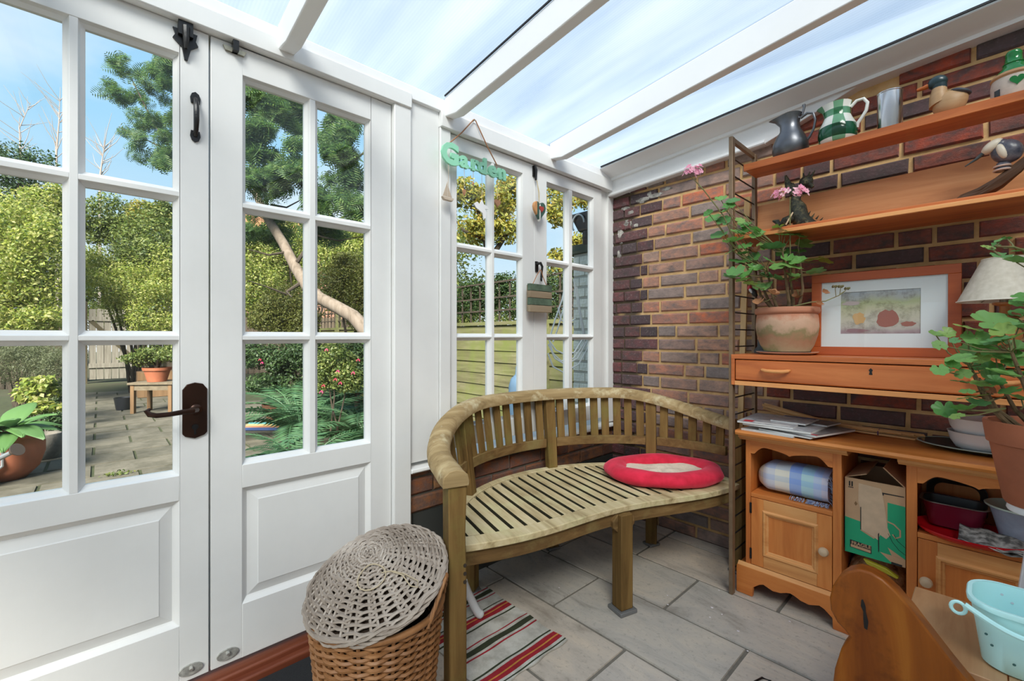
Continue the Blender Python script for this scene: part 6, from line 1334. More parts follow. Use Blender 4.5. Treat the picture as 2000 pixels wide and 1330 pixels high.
def rawmesh(name, v, nf, k, mat, parent, kind='stuff'):
    off=Vector((0,0,0)); p=parent
    while p is not None: off+=p.location; p=p.parent
    v=v-np.array(off)
    me=bpy.data.meshes.new(name); me.vertices.add(len(v)); me.vertices.foreach_set('co',v.astype(np.float32).ravel())
    me.loops.add(nf*k); me.loops.foreach_set('vertex_index',np.arange(nf*k,dtype=np.int32)); me.polygons.add(nf)
    me.polygons.foreach_set('loop_start',np.arange(0,nf*k,k,dtype=np.int32)); me.update(calc_edges=True); me.materials.append(mat)
    o=bpy.data.objects.new(name,me); COL.objects.link(o); o.parent=parent
    if kind: o['kind']=kind
    return o
def feathers(name, blobs, n, size, mat, parent, seed=0, droop=.5, pairs=9):
    """feathery fronds: a rib with pairs of fine leaflets"""
    r_=np.random.default_rng(seed); bl=np.array([b[:6] for b in blobs],float); wt=np.array([b[6] if len(b)>6 else b[3]*b[5] for b in blobs],float); wt/=wt.sum()
    idx=r_.choice(len(blobs),n,p=wt); d=r_.normal(size=(n,3)); d/=np.linalg.norm(d,axis=1)[:,None]
    C_=bl[idx,:3]+d*(r_.random(n)**.5)[:,None]*bl[idx,3:6]
    ax=d*.6+r_.normal(size=(n,3))*.6+np.array([0,0,-droop]); ax/=np.linalg.norm(ax,axis=1)[:,None]
    nr=r_.normal(size=(n,3))*.5+np.array([0,0,1]); nr-=ax*(nr*ax).sum(1)[:,None]; nr/=np.linalg.norm(nr,axis=1)[:,None]; bx=np.cross(nr,ax)
    s=size*(.6+.8*r_.random(n)); Q=[]
    for i in range(pairs):
        u=(i+.5)/pairs; L=s*.42*np.sin(PI*(.15+.8*u)); ctr=C_+ax*(s*(u-.5))[:,None]-nr*(s*.25*(u-.3)**2)[:,None]; wd=s*.030
        for sg_ in (-1,1):
            e=ctr+bx*(sg_*L)[:,None]+ax*(L*.45)[:,None]-nr*(L*.18)[:,None]
            v=np.empty((n,4,3)); v[:,0]=ctr; v[:,1]=(ctr+e)/2+ax*wd[:,None]; v[:,2]=e; v[:,3]=(ctr+e)/2-ax*wd[:,None]; Q.append(v)
    v=np.concatenate(Q,1).reshape(-1,3); return rawmesh(name,v,len(v)//4,4,mat,parent)
leafmat('leaf_bright',[(.20,.27,.05),(.36,.39,.09),(.12,.18,.035),(.50,.48,.20),(.06,.11,.025),(.28,.34,.07),(.40,.38,.13)],.45)
leafmat('leaf_mid',[(.08,.13,.03),(.16,.20,.05),(.05,.085,.022),(.27,.29,.09)],.35)
leafmat('leaf_dark',[(.025,.055,.018),(.045,.085,.025),(.06,.10,.03),(.03,.06,.03)],.25)
leafmat('leaf_olive',[(.10,.12,.025),(.15,.16,.035),(.07,.09,.02),(.19,.17,.05)],.3)
leafmat('leaf_autumn',[(.25,.26,.05),(.34,.24,.05),(.16,.19,.04),(.42,.40,.10),(.12,.16,.03)],.45)
leafmat('leaf_feather',[(.045,.10,.04),(.08,.15,.05),(.12,.20,.055),(.055,.11,.06),(.17,.24,.07)],.42)
leafmat('leaf_grey',[(.10,.12,.055),(.15,.16,.085),(.06,.08,.035),(.18,.20,.11)],.3)
leafmat('fern_leaf',[(.035,.095,.045),(.065,.145,.07),(.05,.12,.045),(.11,.20,.10)],.35)
BARK=wood('bark_grey',[(.09,.07,.05),(.165,.13,.10),(.22,.18,.145)],axis=2,rough=.9,bumps=.4); BKD=plain('bark_dark',(.06,.045,.03),.9,noise=.5,nscale=20)
def tufts(B,k,seed,f=.42,zr=(.7,1.15)):
    rr=random.Random(seed); o=[]
    for b_ in B:
        for _ in range(k):
            d=Vector((rr.gauss(0,1),rr.gauss(0,1),rr.gauss(0,1))).normalized()*rr.random()**.4; o.append((b_[0]+d.x*b_[3],b_[1]+d.y*b_[4],b_[2]+d.z*b_[5],b_[3]*f*rr.uniform(.7,1.3),b_[4]*f*rr.uniform(.7,1.3),b_[5]*f*rr.uniform(*zr)))
    return o
def R_(t,rx,rz,ry=None): return (rx*t/868, (ry or rx)*t/868, rz*t/868)
def bl(p, t, rx, rz, ry=None, w=None): 
    a=R_(t,rx,rz,ry); return (*p,*a)+((w,) if w else ())
def shrub(name,label,cat,blobs,n,size,mat,seed,group=None,stem=True,tuft=True,**kw):
    c=np.mean([b[:3] for b in blobs],axis=0); t=thing(name,label,cat,(float(c[0]),float(c[1]),GZ),0,group)
    leafcloud('foliage',(tufts(blobs,9,seed,.42)+[(*b_[:6],b_[3]*b_[5]*1.1) for b_ in blobs]) if tuft else blobs,int(n*2.3) if tuft else n,size*(.64 if tuft else 1),MAT[mat],t,seed,**kw)
    if stem:
        q=MB(); rr=random.Random(seed)
        for b_ in blobs[:5]: q.tube([(c[0]+rr.uniform(-.08,.08),c[1]+rr.uniform(-.08,.08),GZ-.01),(c[0]*.5+b_[0]*.5,c[1]*.5+b_[1]*.5,b_[2]*.55),(b_[0],b_[1],b_[2])],[.03,.022,.01] if b_[3]>.3 else [.010,.008,.004],6)
        q.build('stem',BKD,t)
    return t
# far belt of trees
FAR=[]
for i,(px,py,t,rx,rz,mt) in enumerate([(-140,470,16,170,150,'leaf_mid'),(60,520,17,120,130,'leaf_dark'),(200,520,18,110,90,'leaf_mid'),(330,520,17,120,110,'leaf_dark'),(470,540,16,110,120,'leaf_mid'),(600,520,17,120,120,'leaf_olive'),(740,540,16,120,140,'leaf_dark'),(880,520,15,120,150,'leaf_mid')]): FAR.append((px,py,t,rx,rz,mt))
far_pts=[(-24.373,-6.947,4.381),(-23.338,-4.358,3.411),(-22.835,-2.343,3.340),(-19.745,-0.478,3.411),(-16.734,1.303,3.091),(-16.152,3.402,3.411),(-13.352,4.955,3.275),(-10.771,6.270,3.485)]
names=['mid green tree far behind the left shrubs, leftmost of the far row','dark evergreen tree far behind the bright shrub by the left panes','mid green tree far behind the white gate','dark tree far behind the garden table','mid green tree far behind the grey branch','olive tree far behind the grey trunk, seen through the right leaf','dark tree far off behind the boarded wall strip','mid green tree far off behind the side fence']
for i,(px,py,t,rx,rz,mt) in enumerate(FAR):
    c=Vector(far_pts[i]); a=rx*t/868; h=rz*t/868
    tr=thing('background_tree',names[i],'tree',(c.x,c.y,GZ),0,'trees at the end of the garden')
    rr=random.Random(i); B=[(c.x+rr.uniform(-.6,.6)*a,c.y+rr.uniform(-.6,.6)*a,c.z+rr.uniform(-.7,.5)*h,a*.6,a*.6,h*.55) for _ in range(7)]
    leafcloud('crown',tufts(B,6,i,.5)+B,9500,.13,MAT[mt],tr,100+i); q=MB(); q.tube([(c.x,c.y,GZ-.02),(c.x,c.y,c.z)],[.16,.09],8); q.build('trunk',BKD,tr)
# middle shrubs
shrub('flowering_shrub','tall bright yellow green shrub filling the leftmost door panes','shrub',[bl((-9.495,-3.390,2.984),7.5,75,70),bl((-8.796,-3.077,2.245),7.2,60,85),bl((-9.462,-3.502,1.935),7.4,70,80),bl((-9.862,-3.051,3.478),8,40,45),bl((-10.082,-4.024,2.465),7.5,80,110),bl((-9.162,-3.473,1.332),7.2,80,35),bl((-8.506,-3.058,1.366),7.0,45,30)],17000,.085,'leaf_bright',1)
shrub('evergreen_shrub','dark evergreen bush in the upper left corner behind the bright shrub','shrub',[bl((-13.599,-4.143,4.879),10,70,50),bl((-13.208,-3.721,5.109),10,50,32),bl((-13.521,-4.059,4.072),10,90,70),bl((-12.802,-3.871,3.069),9.6,40,110)],6500,.10,'leaf_dark',2)
shrub('dense_shrub','dark green bush behind the middle panes of the left leaf','shrub',[bl((-11.838,-2.241,3.727),10,55,45),bl((-10.606,-1.647,3.158),9.5,60,60),bl((-11.016,-1.354,3.842),10,35,30),bl((-11.564,-1.945,2.690),10,60,60)],9500,.10,'leaf_mid',3)
shrub('pale_shrub','pale yellow green shrub above the white garden gate','shrub',[bl((-10.490,-2.257,2.116),9,50,38),bl((-9.580,-1.864,2.220),8.6,60,45),bl((-9.056,-1.592,1.855),8.4,45,40),bl((-11.012,-2.526,2.563),9.2,40,40),bl((-9.176,-1.427,2.368),8.6,30,60),bl((-10.551,-1.734,1.382),9.4,45,24),bl((-8.898,-1.715,1.412),8.2,42,34),bl((-10.314,-2.067,1.701),9,35,30),bl((-9.715,-1.420,1.287),9,30,30),bl((-15.209,-2.202,1.791),12.5,45,20)],13000,.07,'leaf_bright',4)
shrub('autumn_shrub','small russet tinted bush at the top of the hedge line behind the left leaf','shrub',[bl((-12.454,-1.435,4.053),11,45,26),bl((-12.928,-1.946,3.863),11,30,22)],3000,.09,'leaf_autumn',5)
shrub('sunlit_shrub','sunlit yellow green shrub seen under the grey branch through the right leaf','shrub',[bl((-7.853,-0.145,2.647),8.5,50,70),bl((-7.844,0.306,3.006),8.8,50,50),bl((-7.357,-0.346,1.911),8,40,60),bl((-7.848,0.596,2.427),9,30,50),bl((-6.955,0.972,2.665),8.6,50,40),bl((-7.073,1.433,3.153),9,30,30)],14000,.075,'leaf_bright',6)
shrub('clipped_shrub','olive green clipped bush under the grey trunk','shrub',[bl((-5.472,-0.370,1.541),6.6,48,48),bl((-5.406,-0.594,1.380),6.4,40,35),bl((-5.106,-0.270,1.233),6.4,30,40)],13000,.05,'leaf_olive',7)
shrub('twiggy_shrub','twiggy olive bush beside the side fence, right of the grey trunk','shrub',[bl((-4.755,0.109,1.823),6.4,45,50),bl((-4.337,0.266,1.586),6.2,35,60),bl((-4.167,0.450,1.800),6.2,40,80),bl((-4.800,0.355,2.149),6.6,40,30)],12000,.055,'leaf_olive',8)
shrub('low_shrub','dark undergrowth behind the ferns and the terracotta pot','shrub',[bl((-4.882,-0.911,0.886),5.8,40,32),bl((-4.717,-0.586,0.815),5.9,45,34),bl((-4.131,-0.394,0.829),5.6,45,40),bl((-3.586,-0.100,0.839),5.4,45,50),bl((-4.700,-0.715,0.519),5.8,60,22)],12000,.055,'leaf_dark',9)
shrub('tall_grey_herb','thin grey stemmed herb clump beside the path at the far left','plant',[bl((-6.761,-3.234,0.765),5.6,50,40),bl((-6.520,-2.974,0.765),5.6,40,36),bl((-6.925,-3.117,0.953),5.8,40,26),bl((-6.122,-2.839,0.652),5.4,22,40)],11000,.05,'leaf_grey',10,aspect=.16,up=.1)
shrub('hydrangea','young yellow green leafed plant between the big leafed pot and the herb clump','plant',[bl((-4.969,-2.918,0.519),4.5,28,22),bl((-4.863,-2.804,0.597),4.5,22,24),bl((-4.736,-2.814,0.406),4.4,26,16),bl((-5.116,-2.930,0.612),4.6,20,16)],620,.085,'leaf_bright',11,aspect=.6)
shrub('purple_edging','dark leafy plant edging the path left of the white gate','plant',[bl((-5.794,-2.779,0.129),5.2,26,20),bl((-6.322,-2.761,0.377),5.6,14,30)],1500,.06,'leaf_dark',12)
shrub('border_shrub','rounded green shrub in the border left of the path','shrub',[(-8.5,-5.6,.7,.9,.9,.8),(-8.0,-6.3,.5,.7,.7,.6)],5000,.10,'leaf_mid',31)
shrub('border_shrub','pale leafed shrub at the back of the left border by the boarded fence','shrub',[(-11.5,-6.5,1.0,1.1,1.1,1.1),(-11.0,-8.2,.9,1.0,1.0,1.0)],6500,.10,'leaf_bright',32)
shrub('border_shrub','dark leafed shrub far left in the border beside the patio','shrub',[(-6.0,-7.2,.6,.8,.8,.7),(-6.6,-8.4,.8,.9,.9,.9)],4500,.10,'leaf_dark',33)
# thin bare birches against the sky
BW_=plain('birch_bark',(.30,.255,.225),.8)
for i,(lab,L) in enumerate([('slim bare birch against the blue sky in the upper left pane',[(-20.575,-4.317,6.250),(-20.634,-4.381,7.287),(-20.657,-4.406,8.151),(-20.399,-4.127,9.015)]),('taller slim bare birch beside the muntin of the upper left pane',[(-18.360,-3.397,5.584),(-18.381,-3.420,6.874),(-18.327,-3.361,7.842),(-18.294,-3.326,8.971)]),('thin bare sapling low in the second sky pane',[(-17.450,-2.414,5.584),(-17.439,-2.403,6.229),(-17.395,-2.355,6.713),(-17.351,-2.308,7.116)])]):
    tr=thing('bare_birch',lab,'tree',(L[0][0],L[0][1],GZ),0,'bare birches on the skyline'); q=MB(); P=[Vector(p) for p in L]; q.tube([(P[0].x,P[0].y,GZ-.02)]+P,[.05,.035,.025,.016,.005],6); q.build('trunk',BW_,tr)
    q=MB(); rr=random.Random(40+i)
    for k in range(22):
        s_=rr.uniform(.8,2.95); a=P[int(s_)].lerp(P[min(3,int(s_)+1)],s_%1); d=Vector((rr.uniform(-1,1)*.3,rr.uniform(-1,1),rr.uniform(.3,1.2))).normalized(); L2=rr.uniform(.4,1.1)
        q.tube([a,a+d*L2*.5+Vector((0,0,.02)),a+d*L2+Vector((0,rr.uniform(-.1,.1),.12))],[.012,.008,.003],4)
    q.build('twigs',BW_,tr); stuff(tr.children[-1])
# feathery tree with the leaning grey trunk
ft=thing('feathery_tree','feathery leaved tree with a bent pale grey trunk outside the right leaf','tree',(-2.794,0.080,-0.050))
q=MB(); q.tube([(-1.555,-0.509,-0.080),(-1.873,-0.384,0.090),(-1.965,-0.484,0.727),(-2.183,-0.646,1.160),(-2.310,-0.710,1.287),(-2.472,-0.810,1.383),(-2.619,-0.896,1.459),(-2.753,-0.966,1.574),(-2.935,-1.016,1.774),(-3.124,-1.073,2.028),(-3.331,-1.149,2.282),(-3.514,-1.199,2.520),(-3.560,-1.250,2.838),(-3.644,-1.193,3.309)],[.10,.088,.075,.068,.062,.058,.056,.054,.050,.046,.042,.036,.028,.016],12); q.build('trunk',BARK,ft)
BR=[([(-2.942,-1.023,1.784),(-2.874,-0.951,1.932),(-2.910,-0.915,2.117),(-2.948,-0.883,2.408)],.022),([(-3.046,-1.062,1.932),(-2.999,-1.233,1.874),(-3.017,-1.399,1.908)],.014),([(-2.792,-1.009,1.613),(-2.776,-1.139,1.516),(-2.691,-1.120,1.464)],.020),([(-2.830,-1.124,1.497),(-2.794,-1.305,1.552),(-2.793,-1.451,1.594)],.010),([(-3.514,-1.199,2.520),(-3.489,-1.321,2.645),(-3.410,-1.382,2.763)],.018),([(-3.313,-1.130,2.438),(-3.100,-1.047,2.382),(-2.864,-0.940,2.452)],.012),([(-2.948,-0.883,2.408),(-2.790,-0.712,2.661),(-2.549,-0.452,2.965),(-2.377,-0.266,3.219)],.016),([(-2.910,-0.915,2.117),(-2.655,-0.714,2.031),(-2.358,-0.540,2.058)],.010),([(-3.560,-1.250,2.838),(-4.020,-1.451,2.914),(-4.608,-1.792,3.162),(-4.892,-1.953,3.556),(-5.204,-2.142,4.143)],.020),([(-4.608,-1.792,3.162),(-4.843,-2.046,3.335),(-5.019,-2.236,3.450)],.009),([(-4.020,-1.451,2.914),(-4.530,-1.708,3.738),(-4.773,-1.823,4.320)],.012),([(-3.331,-1.149,2.282),(-3.255,-1.214,2.661),(-3.238,-1.196,3.168),(-2.992,-1.078,3.468)],.018)]
for L,r0 in BR: q=MB(); q.tube(L,[r0*(1-.7*i/(len(L)-1)) for i in range(len(L))],7); q.build('branch',BKD,ft)
FB=[bl((-3.194,-1.296,3.369),4.3,50,50),bl((-3.081,-1.321,2.881),4.2,45,55),bl((-3.016,-1.250,2.542),4.2,55,40),bl((-2.712,-1.070,2.649),4.1,40,60),bl((-3.243,-0.908,3.315),4.6,30,40,w=.02),bl((-2.588,-0.789,3.074),4.2,40,50),bl((-2.359,-0.689,2.744),4.1,45,60),bl((-2.504,-0.845,2.413),4.1,50,35),bl((-2.230,-0.697,2.289),4.0,40,30),bl((-3.027,-0.674,2.202),4.6,40,25),bl((-3.496,-1.180,2.202),4.6,50,28),bl((-3.100,-1.047,3.675),4.4,60,50),bl((-3.748,-1.452,3.209),4.6,50,80),bl((-2.042,-0.494,2.750),4.0,40,80)]
FL=[bl((-5.224,-2.164,4.263),5.2,26,22),bl((-5.112,-2.190,3.850),5.1,30,26),bl((-4.901,-2.109,3.508),5.0,36,26),bl((-4.686,-1.877,4.026),5.0,38,42),bl((-4.521,-1.846,3.460),4.9,34,46),bl((-4.803,-2.004,3.220),5.0,36,26),bl((-4.540,-1.867,3.065),4.9,24,26),bl((-4.245,-1.695,3.633),4.8,50,90)]
feathers('crown',tufts(FB,12,1,.30,(.3,.6)),5200,.165,MAT['leaf_feather'],ft,51); feathers('crown',tufts(FL,10,2,.30,(.3,.6)),1500,.15,MAT['leaf_feather'],ft,52)
# big yellow green tree outside the windows
wt_=thing('window_tree','yellow green leaved tree outside the windows above the side fence','tree',(-16.538,12.944,-0.050)); wt_.location.y=1.6
WB=[bl((-3.158,1.246,3.022),6,40,30),bl((-2.946,1.474,2.883),6,45,40),bl((-2.905,1.813,3.157),6.2,35,35),bl((-3.087,1.322,2.538),6,45,28),bl((-2.758,1.677,2.538),6,45,28),bl((-2.336,2.133,2.883),6,35,40),bl((-2.101,2.387,2.330),6,30,35),bl((-2.468,2.284,2.086),6.2,30,35),bl((-2.201,2.572,3.086),6.2,25,30)]
leafcloud('crown',tufts(WB,6,61,.42)+WB,9500,.06,MAT['leaf_autumn'],wt_,61)
q=MB(); q.tube([(wt_.location.x,1.6,GZ-.02),(-3.099,1.603,1.800),(-3.070,1.487,2.421),(-3.087,1.322,2.883)],[.09,.075,.05,.02],8); q.tube([(-3.047,1.513,2.140),(-2.758,1.677,2.607),(-2.571,1.880,2.883)],[.04,.03,.015],6); q.tube([(-3.070,1.487,2.421),(-3.205,1.195,2.538),(-3.275,1.119,2.676)],[.03,.02,.01],6); q.build('trunk',BKD,wt_)
# ---------------- side fence with trellis and ivy
FW=wood('fence_wood',[(.075,.068,.032),(.135,.125,.062),(.20,.185,.11)],axis=0,rough=.9,weather=((.12,.14,.035),2.5,.42,.66)); 
fe=thing('side_fence','lap board side fence with a trellis top outside the windows','fence',(-3.0,1.0,GZ))
FP=[-.45,-1.55,-3.38,-5.21,-7.04,-8.87]
for i in range(len(FP)-1):
    x1,x0=FP[i]-.04,FP[i+1]+.04; rr=random.Random(i); zz=.0
    while zz<1.22:
        q=MB(); q.hexa([(x0,.995,zz+GZ+.03),(x1,.995,zz+GZ+.03),(x1,1.012,zz+GZ+.03),(x0,1.012,zz+GZ+.03),(x0,1.008+rr.uniform(-.003,.004),zz+GZ+.19),(x1,1.008+rr.uniform(-.003,.004),zz+GZ+.19),(x1,1.02,zz+GZ+.19),(x0,1.02,zz+GZ+.19)]); q.build('lap_board',FW,fe,smooth=0); zz+=.137
    q=MB(); q.box((x0,.985,1.29+GZ),(x1,1.02,1.33+GZ)); q.build('capping_rail',FW,fe)
    for xx in (x0+.02,(x0+x1)/2,x1-.05): q=MB(); q.box((xx,.975,GZ),(xx+.035,.994,1.29+GZ)); q.build('batten',FW,fe)
    k=0; xx=x0
    while xx<x1: q=MB(); q.box((xx,1.0,1.33+GZ),(xx+.02,1.012,1.80+GZ)); q.build('trellis_slat',BKD,fe,smooth=0); xx+=.18
    for zz in (1.45,1.60,1.78): q=MB(); q.box((x0,.988,zz+GZ),(x1,1.0,zz+.02+GZ)); q.build('trellis_slat',BKD,fe,smooth=0)
for xx in FP: q=MB(); q.box((xx-.04,.97,GZ-.02),(xx+.04,1.05,1.84+GZ)); q.build('fence_post',FW,fe,smooth=0)
shrub('ivy','dark ivy climbing over the fence trellis outside the left casement','ivy',[(-1.6,1.08,1.55,.35,.12,.30),(-2.2,1.1,1.6,.4,.12,.28),(-2.9,1.1,1.6,.5,.12,.28),(-3.7,1.1,1.55,.5,.12,.3),(-1.1,1.1,1.6,.3,.12,.3)],9500,.05,'leaf_dark',70,stem=False)
shrub('dark_hedge','tall dark hedge standing behind the side fence','hedge',[(-1.5,1.7,1.5,.7,.35,.5),(-2.6,1.8,1.5,.8,.35,.5),(-3.8,1.8,1.5,.8,.35,.5),(-5.2,1.9,1.6,1.0,.4,.7),(-7,2.0,1.6,1.2,.4,.9)],12000,.075,'leaf_mid',71)
# ---------------- white painted brick pier, cables, hopper
WBk=plain('white_masonry',(.85,.85,.82),.85,noise=.3,nscale=5,var=(.55,.56,.45),bumps=.3)
pi_=MB().box((-.40,.100,GZ-.02),(-.205,.30,1.69)).build('pier',plain('pier_joint',(.40,.40,.36),.95)); struct(pi_,'white painted brick pier outside the right casement')
zz=GZ; k=0
while zz<1.66:
    xs=[(-.402,-.30),(-.296,-.204)] if k%2 else [(-.402,-.35),(-.346,-.245),(-.241,-.204)]
    for a,e in xs:
        o=inst(BMX[k%6],'brick',(a,.098,zz+.006),(0,0,0),(e-a,1,.064),pi_); 
        o.data=o.data.copy(); o.data.materials[0]=WBk
    zz+=.075; k+=1
q=MB(); q.box((-.46,.085,1.69),(-.205,.32,1.755)); tag(q.build('timber_beam',plain('green_beam',(.035,.055,.035),.6),bevel=.004),'dark green timber beam end on top of the white pier','beam')
BPl=plain('black_pipe',(.018,.020,.024),.35)
hp_=thing('rain_hopper','black plastic rain hopper under the roof edge outside the right casement','hopper',(-0.217,0.006,1.881))
q=MB(); c=Vector((-0.214,0.009,1.881)); q.hexa([tuple(c+Vector(v)) for v in [(-.05,-.03,-.07),(.05,-.03,-.07),(.05,.04,-.07),(-.05,.04,-.07),(-.11,-.05,.055),(.09,-.05,.055),(.09,.06,.055),(-.11,.06,.055)]]); q.build('hopper_box',BPl,hp_,bevel=.008)
q=MB(); q.tube([tuple(c+Vector((0,.005,-.06))),tuple(c+Vector((-.005,.01,-.11))),tuple(c+Vector((-.01,.02,-.15)))],.033,12); q.build('outlet',BPl,hp_)
q=MB(); q.tube([tuple(c+Vector((-.03+.05*math.cos(a),-.056,-.02+.06*math.sin(a)))) for a in [i*.35 for i in range(12)]],.006,6); q.build('cable_loop',plain('grey_cable',(.42,.44,.46),.5),hp_)
# hanging loops of pale cable
cl=thing('cable_loops','loops of pale cable hanging in front of the white pier','cable',(-0.278,-0.134,1.433))
CBm=plain('pale_cable',(.60,.62,.64),.5)
for L in ([(-0.304,-0.088,1.508),(-0.307,-0.136,1.350),(-0.327,-0.186,1.212),(-0.343,-0.219,1.093)],[(-0.294,-0.078,1.508),(-0.293,-0.121,1.333),(-0.313,-0.171,1.161),(-0.329,-0.204,1.066)],[(-0.343,-0.219,1.066),(-0.329,-0.204,0.992),(-0.299,-0.156,0.940),(-0.256,-0.081,0.956),(-0.224,-0.002,1.059)],[(-0.350,-0.226,1.053),(-0.320,-0.194,0.958),(-0.280,-0.136,0.916),(-0.244,-0.053,0.956),(-0.214,0.009,1.065)],[(-0.352,-0.228,0.992),(-0.329,-0.204,0.904),(-0.290,-0.146,0.865),(-0.239,-0.048,0.915),(-0.205,0.019,1.038)],[(-0.347,-0.224,1.080),(-0.315,-0.189,1.012),(-0.280,-0.136,0.984),(-0.252,-0.076,0.997),(-0.233,-0.012,1.086)],[(-0.275,-0.057,1.491),(-0.252,-0.032,1.300),(-0.235,-0.014,1.162),(-0.224,-0.002,1.052)],[(-0.261,-0.042,1.439),(-0.243,-0.022,1.266),(-0.226,-0.004,1.128),(-0.210,0.014,1.065)],[(-0.319,-0.164,1.298),(-0.305,-0.149,1.213),(-0.284,-0.111,1.182),(-0.253,-0.063,1.224)]):
    q=MB(); q.tube(L,.0055,6); q.build('cable',CBm,cl)
gc=thing('gas_cylinder','slim pale blue gas cylinder standing by the side fence','cylinder',(0,0,GZ)); gc.location=(-1.271,0.400,-0.050)
q=MB(); q.lathe([(0,0),(.10,0),(.105,.02),(.105,.70),(.085,.77),(.045,.81),(.04,.88),(0,.88)],24,caps=False); q.build('cylinder_body',plain('cylinder_blue',(.16,.26,.38),.45),gc,world=False,smooth=50)
q=MB(); q.tube([(0,0,.88),(0,0,.93)],.02,10); q.build('valve',MAT['brass_dull'],gc,world=False)
# ---------------- gate, table, planter, bird house
GT=wood('gate_wood',[(.13,.115,.09),(.21,.19,.155),(.28,.26,.22)],axis=2,rough=.9); PT=plain('post_dark',(.075,.06,.03),.9,noise=.4,nscale=20)
ga=thing('garden_gate','pale weathered boarded gate with a diagonal brace at the end of the path','gate',(-13.7,-2.1,GZ))
gy0,gy1=-2.62,-1.62; n=7
for k in range(n):
    a=gy0+(gy1-gy0)*k/n; q=MB(); q.box((-13.72,a+.006,GZ+.08),(-13.70,a+(gy1-gy0)/n-.006,1.80)); q.build('gate_board',GT,ga,smooth=0)
for zz in (.32,1.5): q=MB(); q.box((-13.70,gy0,zz),(-13.67,gy1,zz+.11)); q.build('gate_rail',GT,ga,smooth=0)
q=MB(); q.bar((-13.685,gy0+.05,1.5),(-13.685,gy1-.05,.42),.09,.03,up=(1,0,0)); q.build('gate_brace',PT,ga)
for yy in (gy0-.12,gy1+.04): q=MB(); q.box((-13.78,yy,GZ-.02),(-13.66,yy+.10,1.98)); q.build('gate_post',PT,ga)
wo=wood('table_wood',[(.09,.07,.045),(.15,.12,.08),(.21,.17,.12)],axis=1,rough=.85); wo2=wood('leg_wood',[(.13,.075,.035),(.22,.13,.065)],axis=2,rough=.85)
tb=thing('garden_table','low weathered garden table with a potted shrub on the patio','table',(-6.916,-1.850,-0.050)); tl=tb.location
AX=Vector((.40,.55,0)).normalized(); BXv=Vector((-AX.y,AX.x,0))
def tp(u,v,z): return tuple(Vector((tl.x,tl.y,0))+AX*u+BXv*v+Vector((0,0,z)))
for k in range(5): q=MB(); v0=-.02+.09*k; q.hexa([tp(-.31,v0,.385),tp(.31,v0,.385),tp(.31,v0+.08,.385),tp(-.31,v0+.08,.385),tp(-.31,v0,.415),tp(.31,v0,.415),tp(.31,v0+.08,.415),tp(-.31,v0+.08,.415)]); q.build('table_slat',wo,tb,smooth=0)
for u in (-.28,.24):
    for v in (0,.36): q=MB(); q.hexa([tp(u,v,GZ),tp(u+.05,v,GZ),tp(u+.05,v+.05,GZ),tp(u,v+.05,GZ),tp(u,v,.384),tp(u+.05,v,.384),tp(u+.05,v+.05,.384),tp(u,v+.05,.384)]); q.build('leg',wo2,tb,smooth=0)
for v in (.005,.375): q=MB(); q.hexa([tp(-.229,v,.30),tp(.239,v,.30),tp(.239,v+.02,.30),tp(-.229,v+.02,.30),tp(-.229,v,.384),tp(.239,v,.384),tp(.239,v+.02,.384),tp(-.229,v+.02,.384)]); q.build('apron',wo,tb,smooth=0)
c=Vector(tp(-.02,.18,.416)); fp=thing('patio_pot','tapered terracotta pot with a leafy shrub on the garden table','pot',tuple(c))
q=MB(); q.lathe([(0,0),(.12,0),(.165,.17),(.178,.172),(.186,.215),(.172,.215),(.165,.19),(0,.19)],28,caps=False); q.build('pot_body',MAT['terracotta'],fp,world=False,smooth=40)
shrub('potted_shrub','leafy green shrub growing in the pot on the garden table','plant',[(c.x,c.y,c.z+.42,.34,.34,.15),(c.x-.1,c.y-.16,c.z+.36,.22,.25,.13),(c.x+.1,c.y+.2,c.z+.42,.25,.2,.14)],2600,.055,'leaf_mid',81,stem=False)
q=MB()
for a in (0,2.1,4.2): q.tube([(c.x,c.y,c.z+.185),(c.x+.10*math.cos(a),c.y+.10*math.sin(a),c.z+.38)],[.02,.009],6)
q.build('stem',BKD,bpy.data.objects['potted_shrub'])
bkt=MB(); bkt.lathe([(0,0),(.09,0),(.12,.19),(.125,.195),(.115,.195),(.09,.03)],22,c=(-7.690,-2.134,-0.050),caps=False); tag(bkt.build('plant_bucket',BPl),'small black plastic plant bucket left of the garden table','bucket')
pl_=thing('wooden_planter','brown wooden planter box behind the garden table','planter',(-9.265,-1.937,-0.050)); c=pl_.location
for k in range(3): q=MB(); q.box((c.x-.5,c.y+.05,GZ+.16*k+.004),(c.x+.02,c.y+1.0,GZ+.16*k+.155)); q.build('planter_board',wo2,pl_,smooth=0)
bh=thing('bird_house','dark wooden bird house on a post behind the potted shrub','bird house',(-10.730,-1.360,-0.050)); c=bh.location
q=MB(); q.box((c.x-.03,c.y-.03,GZ-.02),(c.x+.03,c.y+.03,1.28)); q.build('post',PT,bh)
q=MB(); q.box((c.x-.12,c.y-.12,1.28),(c.x+.12,c.y+.12,1.52)); q.build('house_box',plain('bird_house_wood',(.07,.045,.03),.85),bh)
q=MB(); q.prism([(-.2,1.50),(.2,1.50),(.2,1.53),(0,1.66),(-.2,1.53)], lambda u,v,h:(c.x+h,c.y+u,v), -.16,.16); q.build('house_roof',PT,bh)
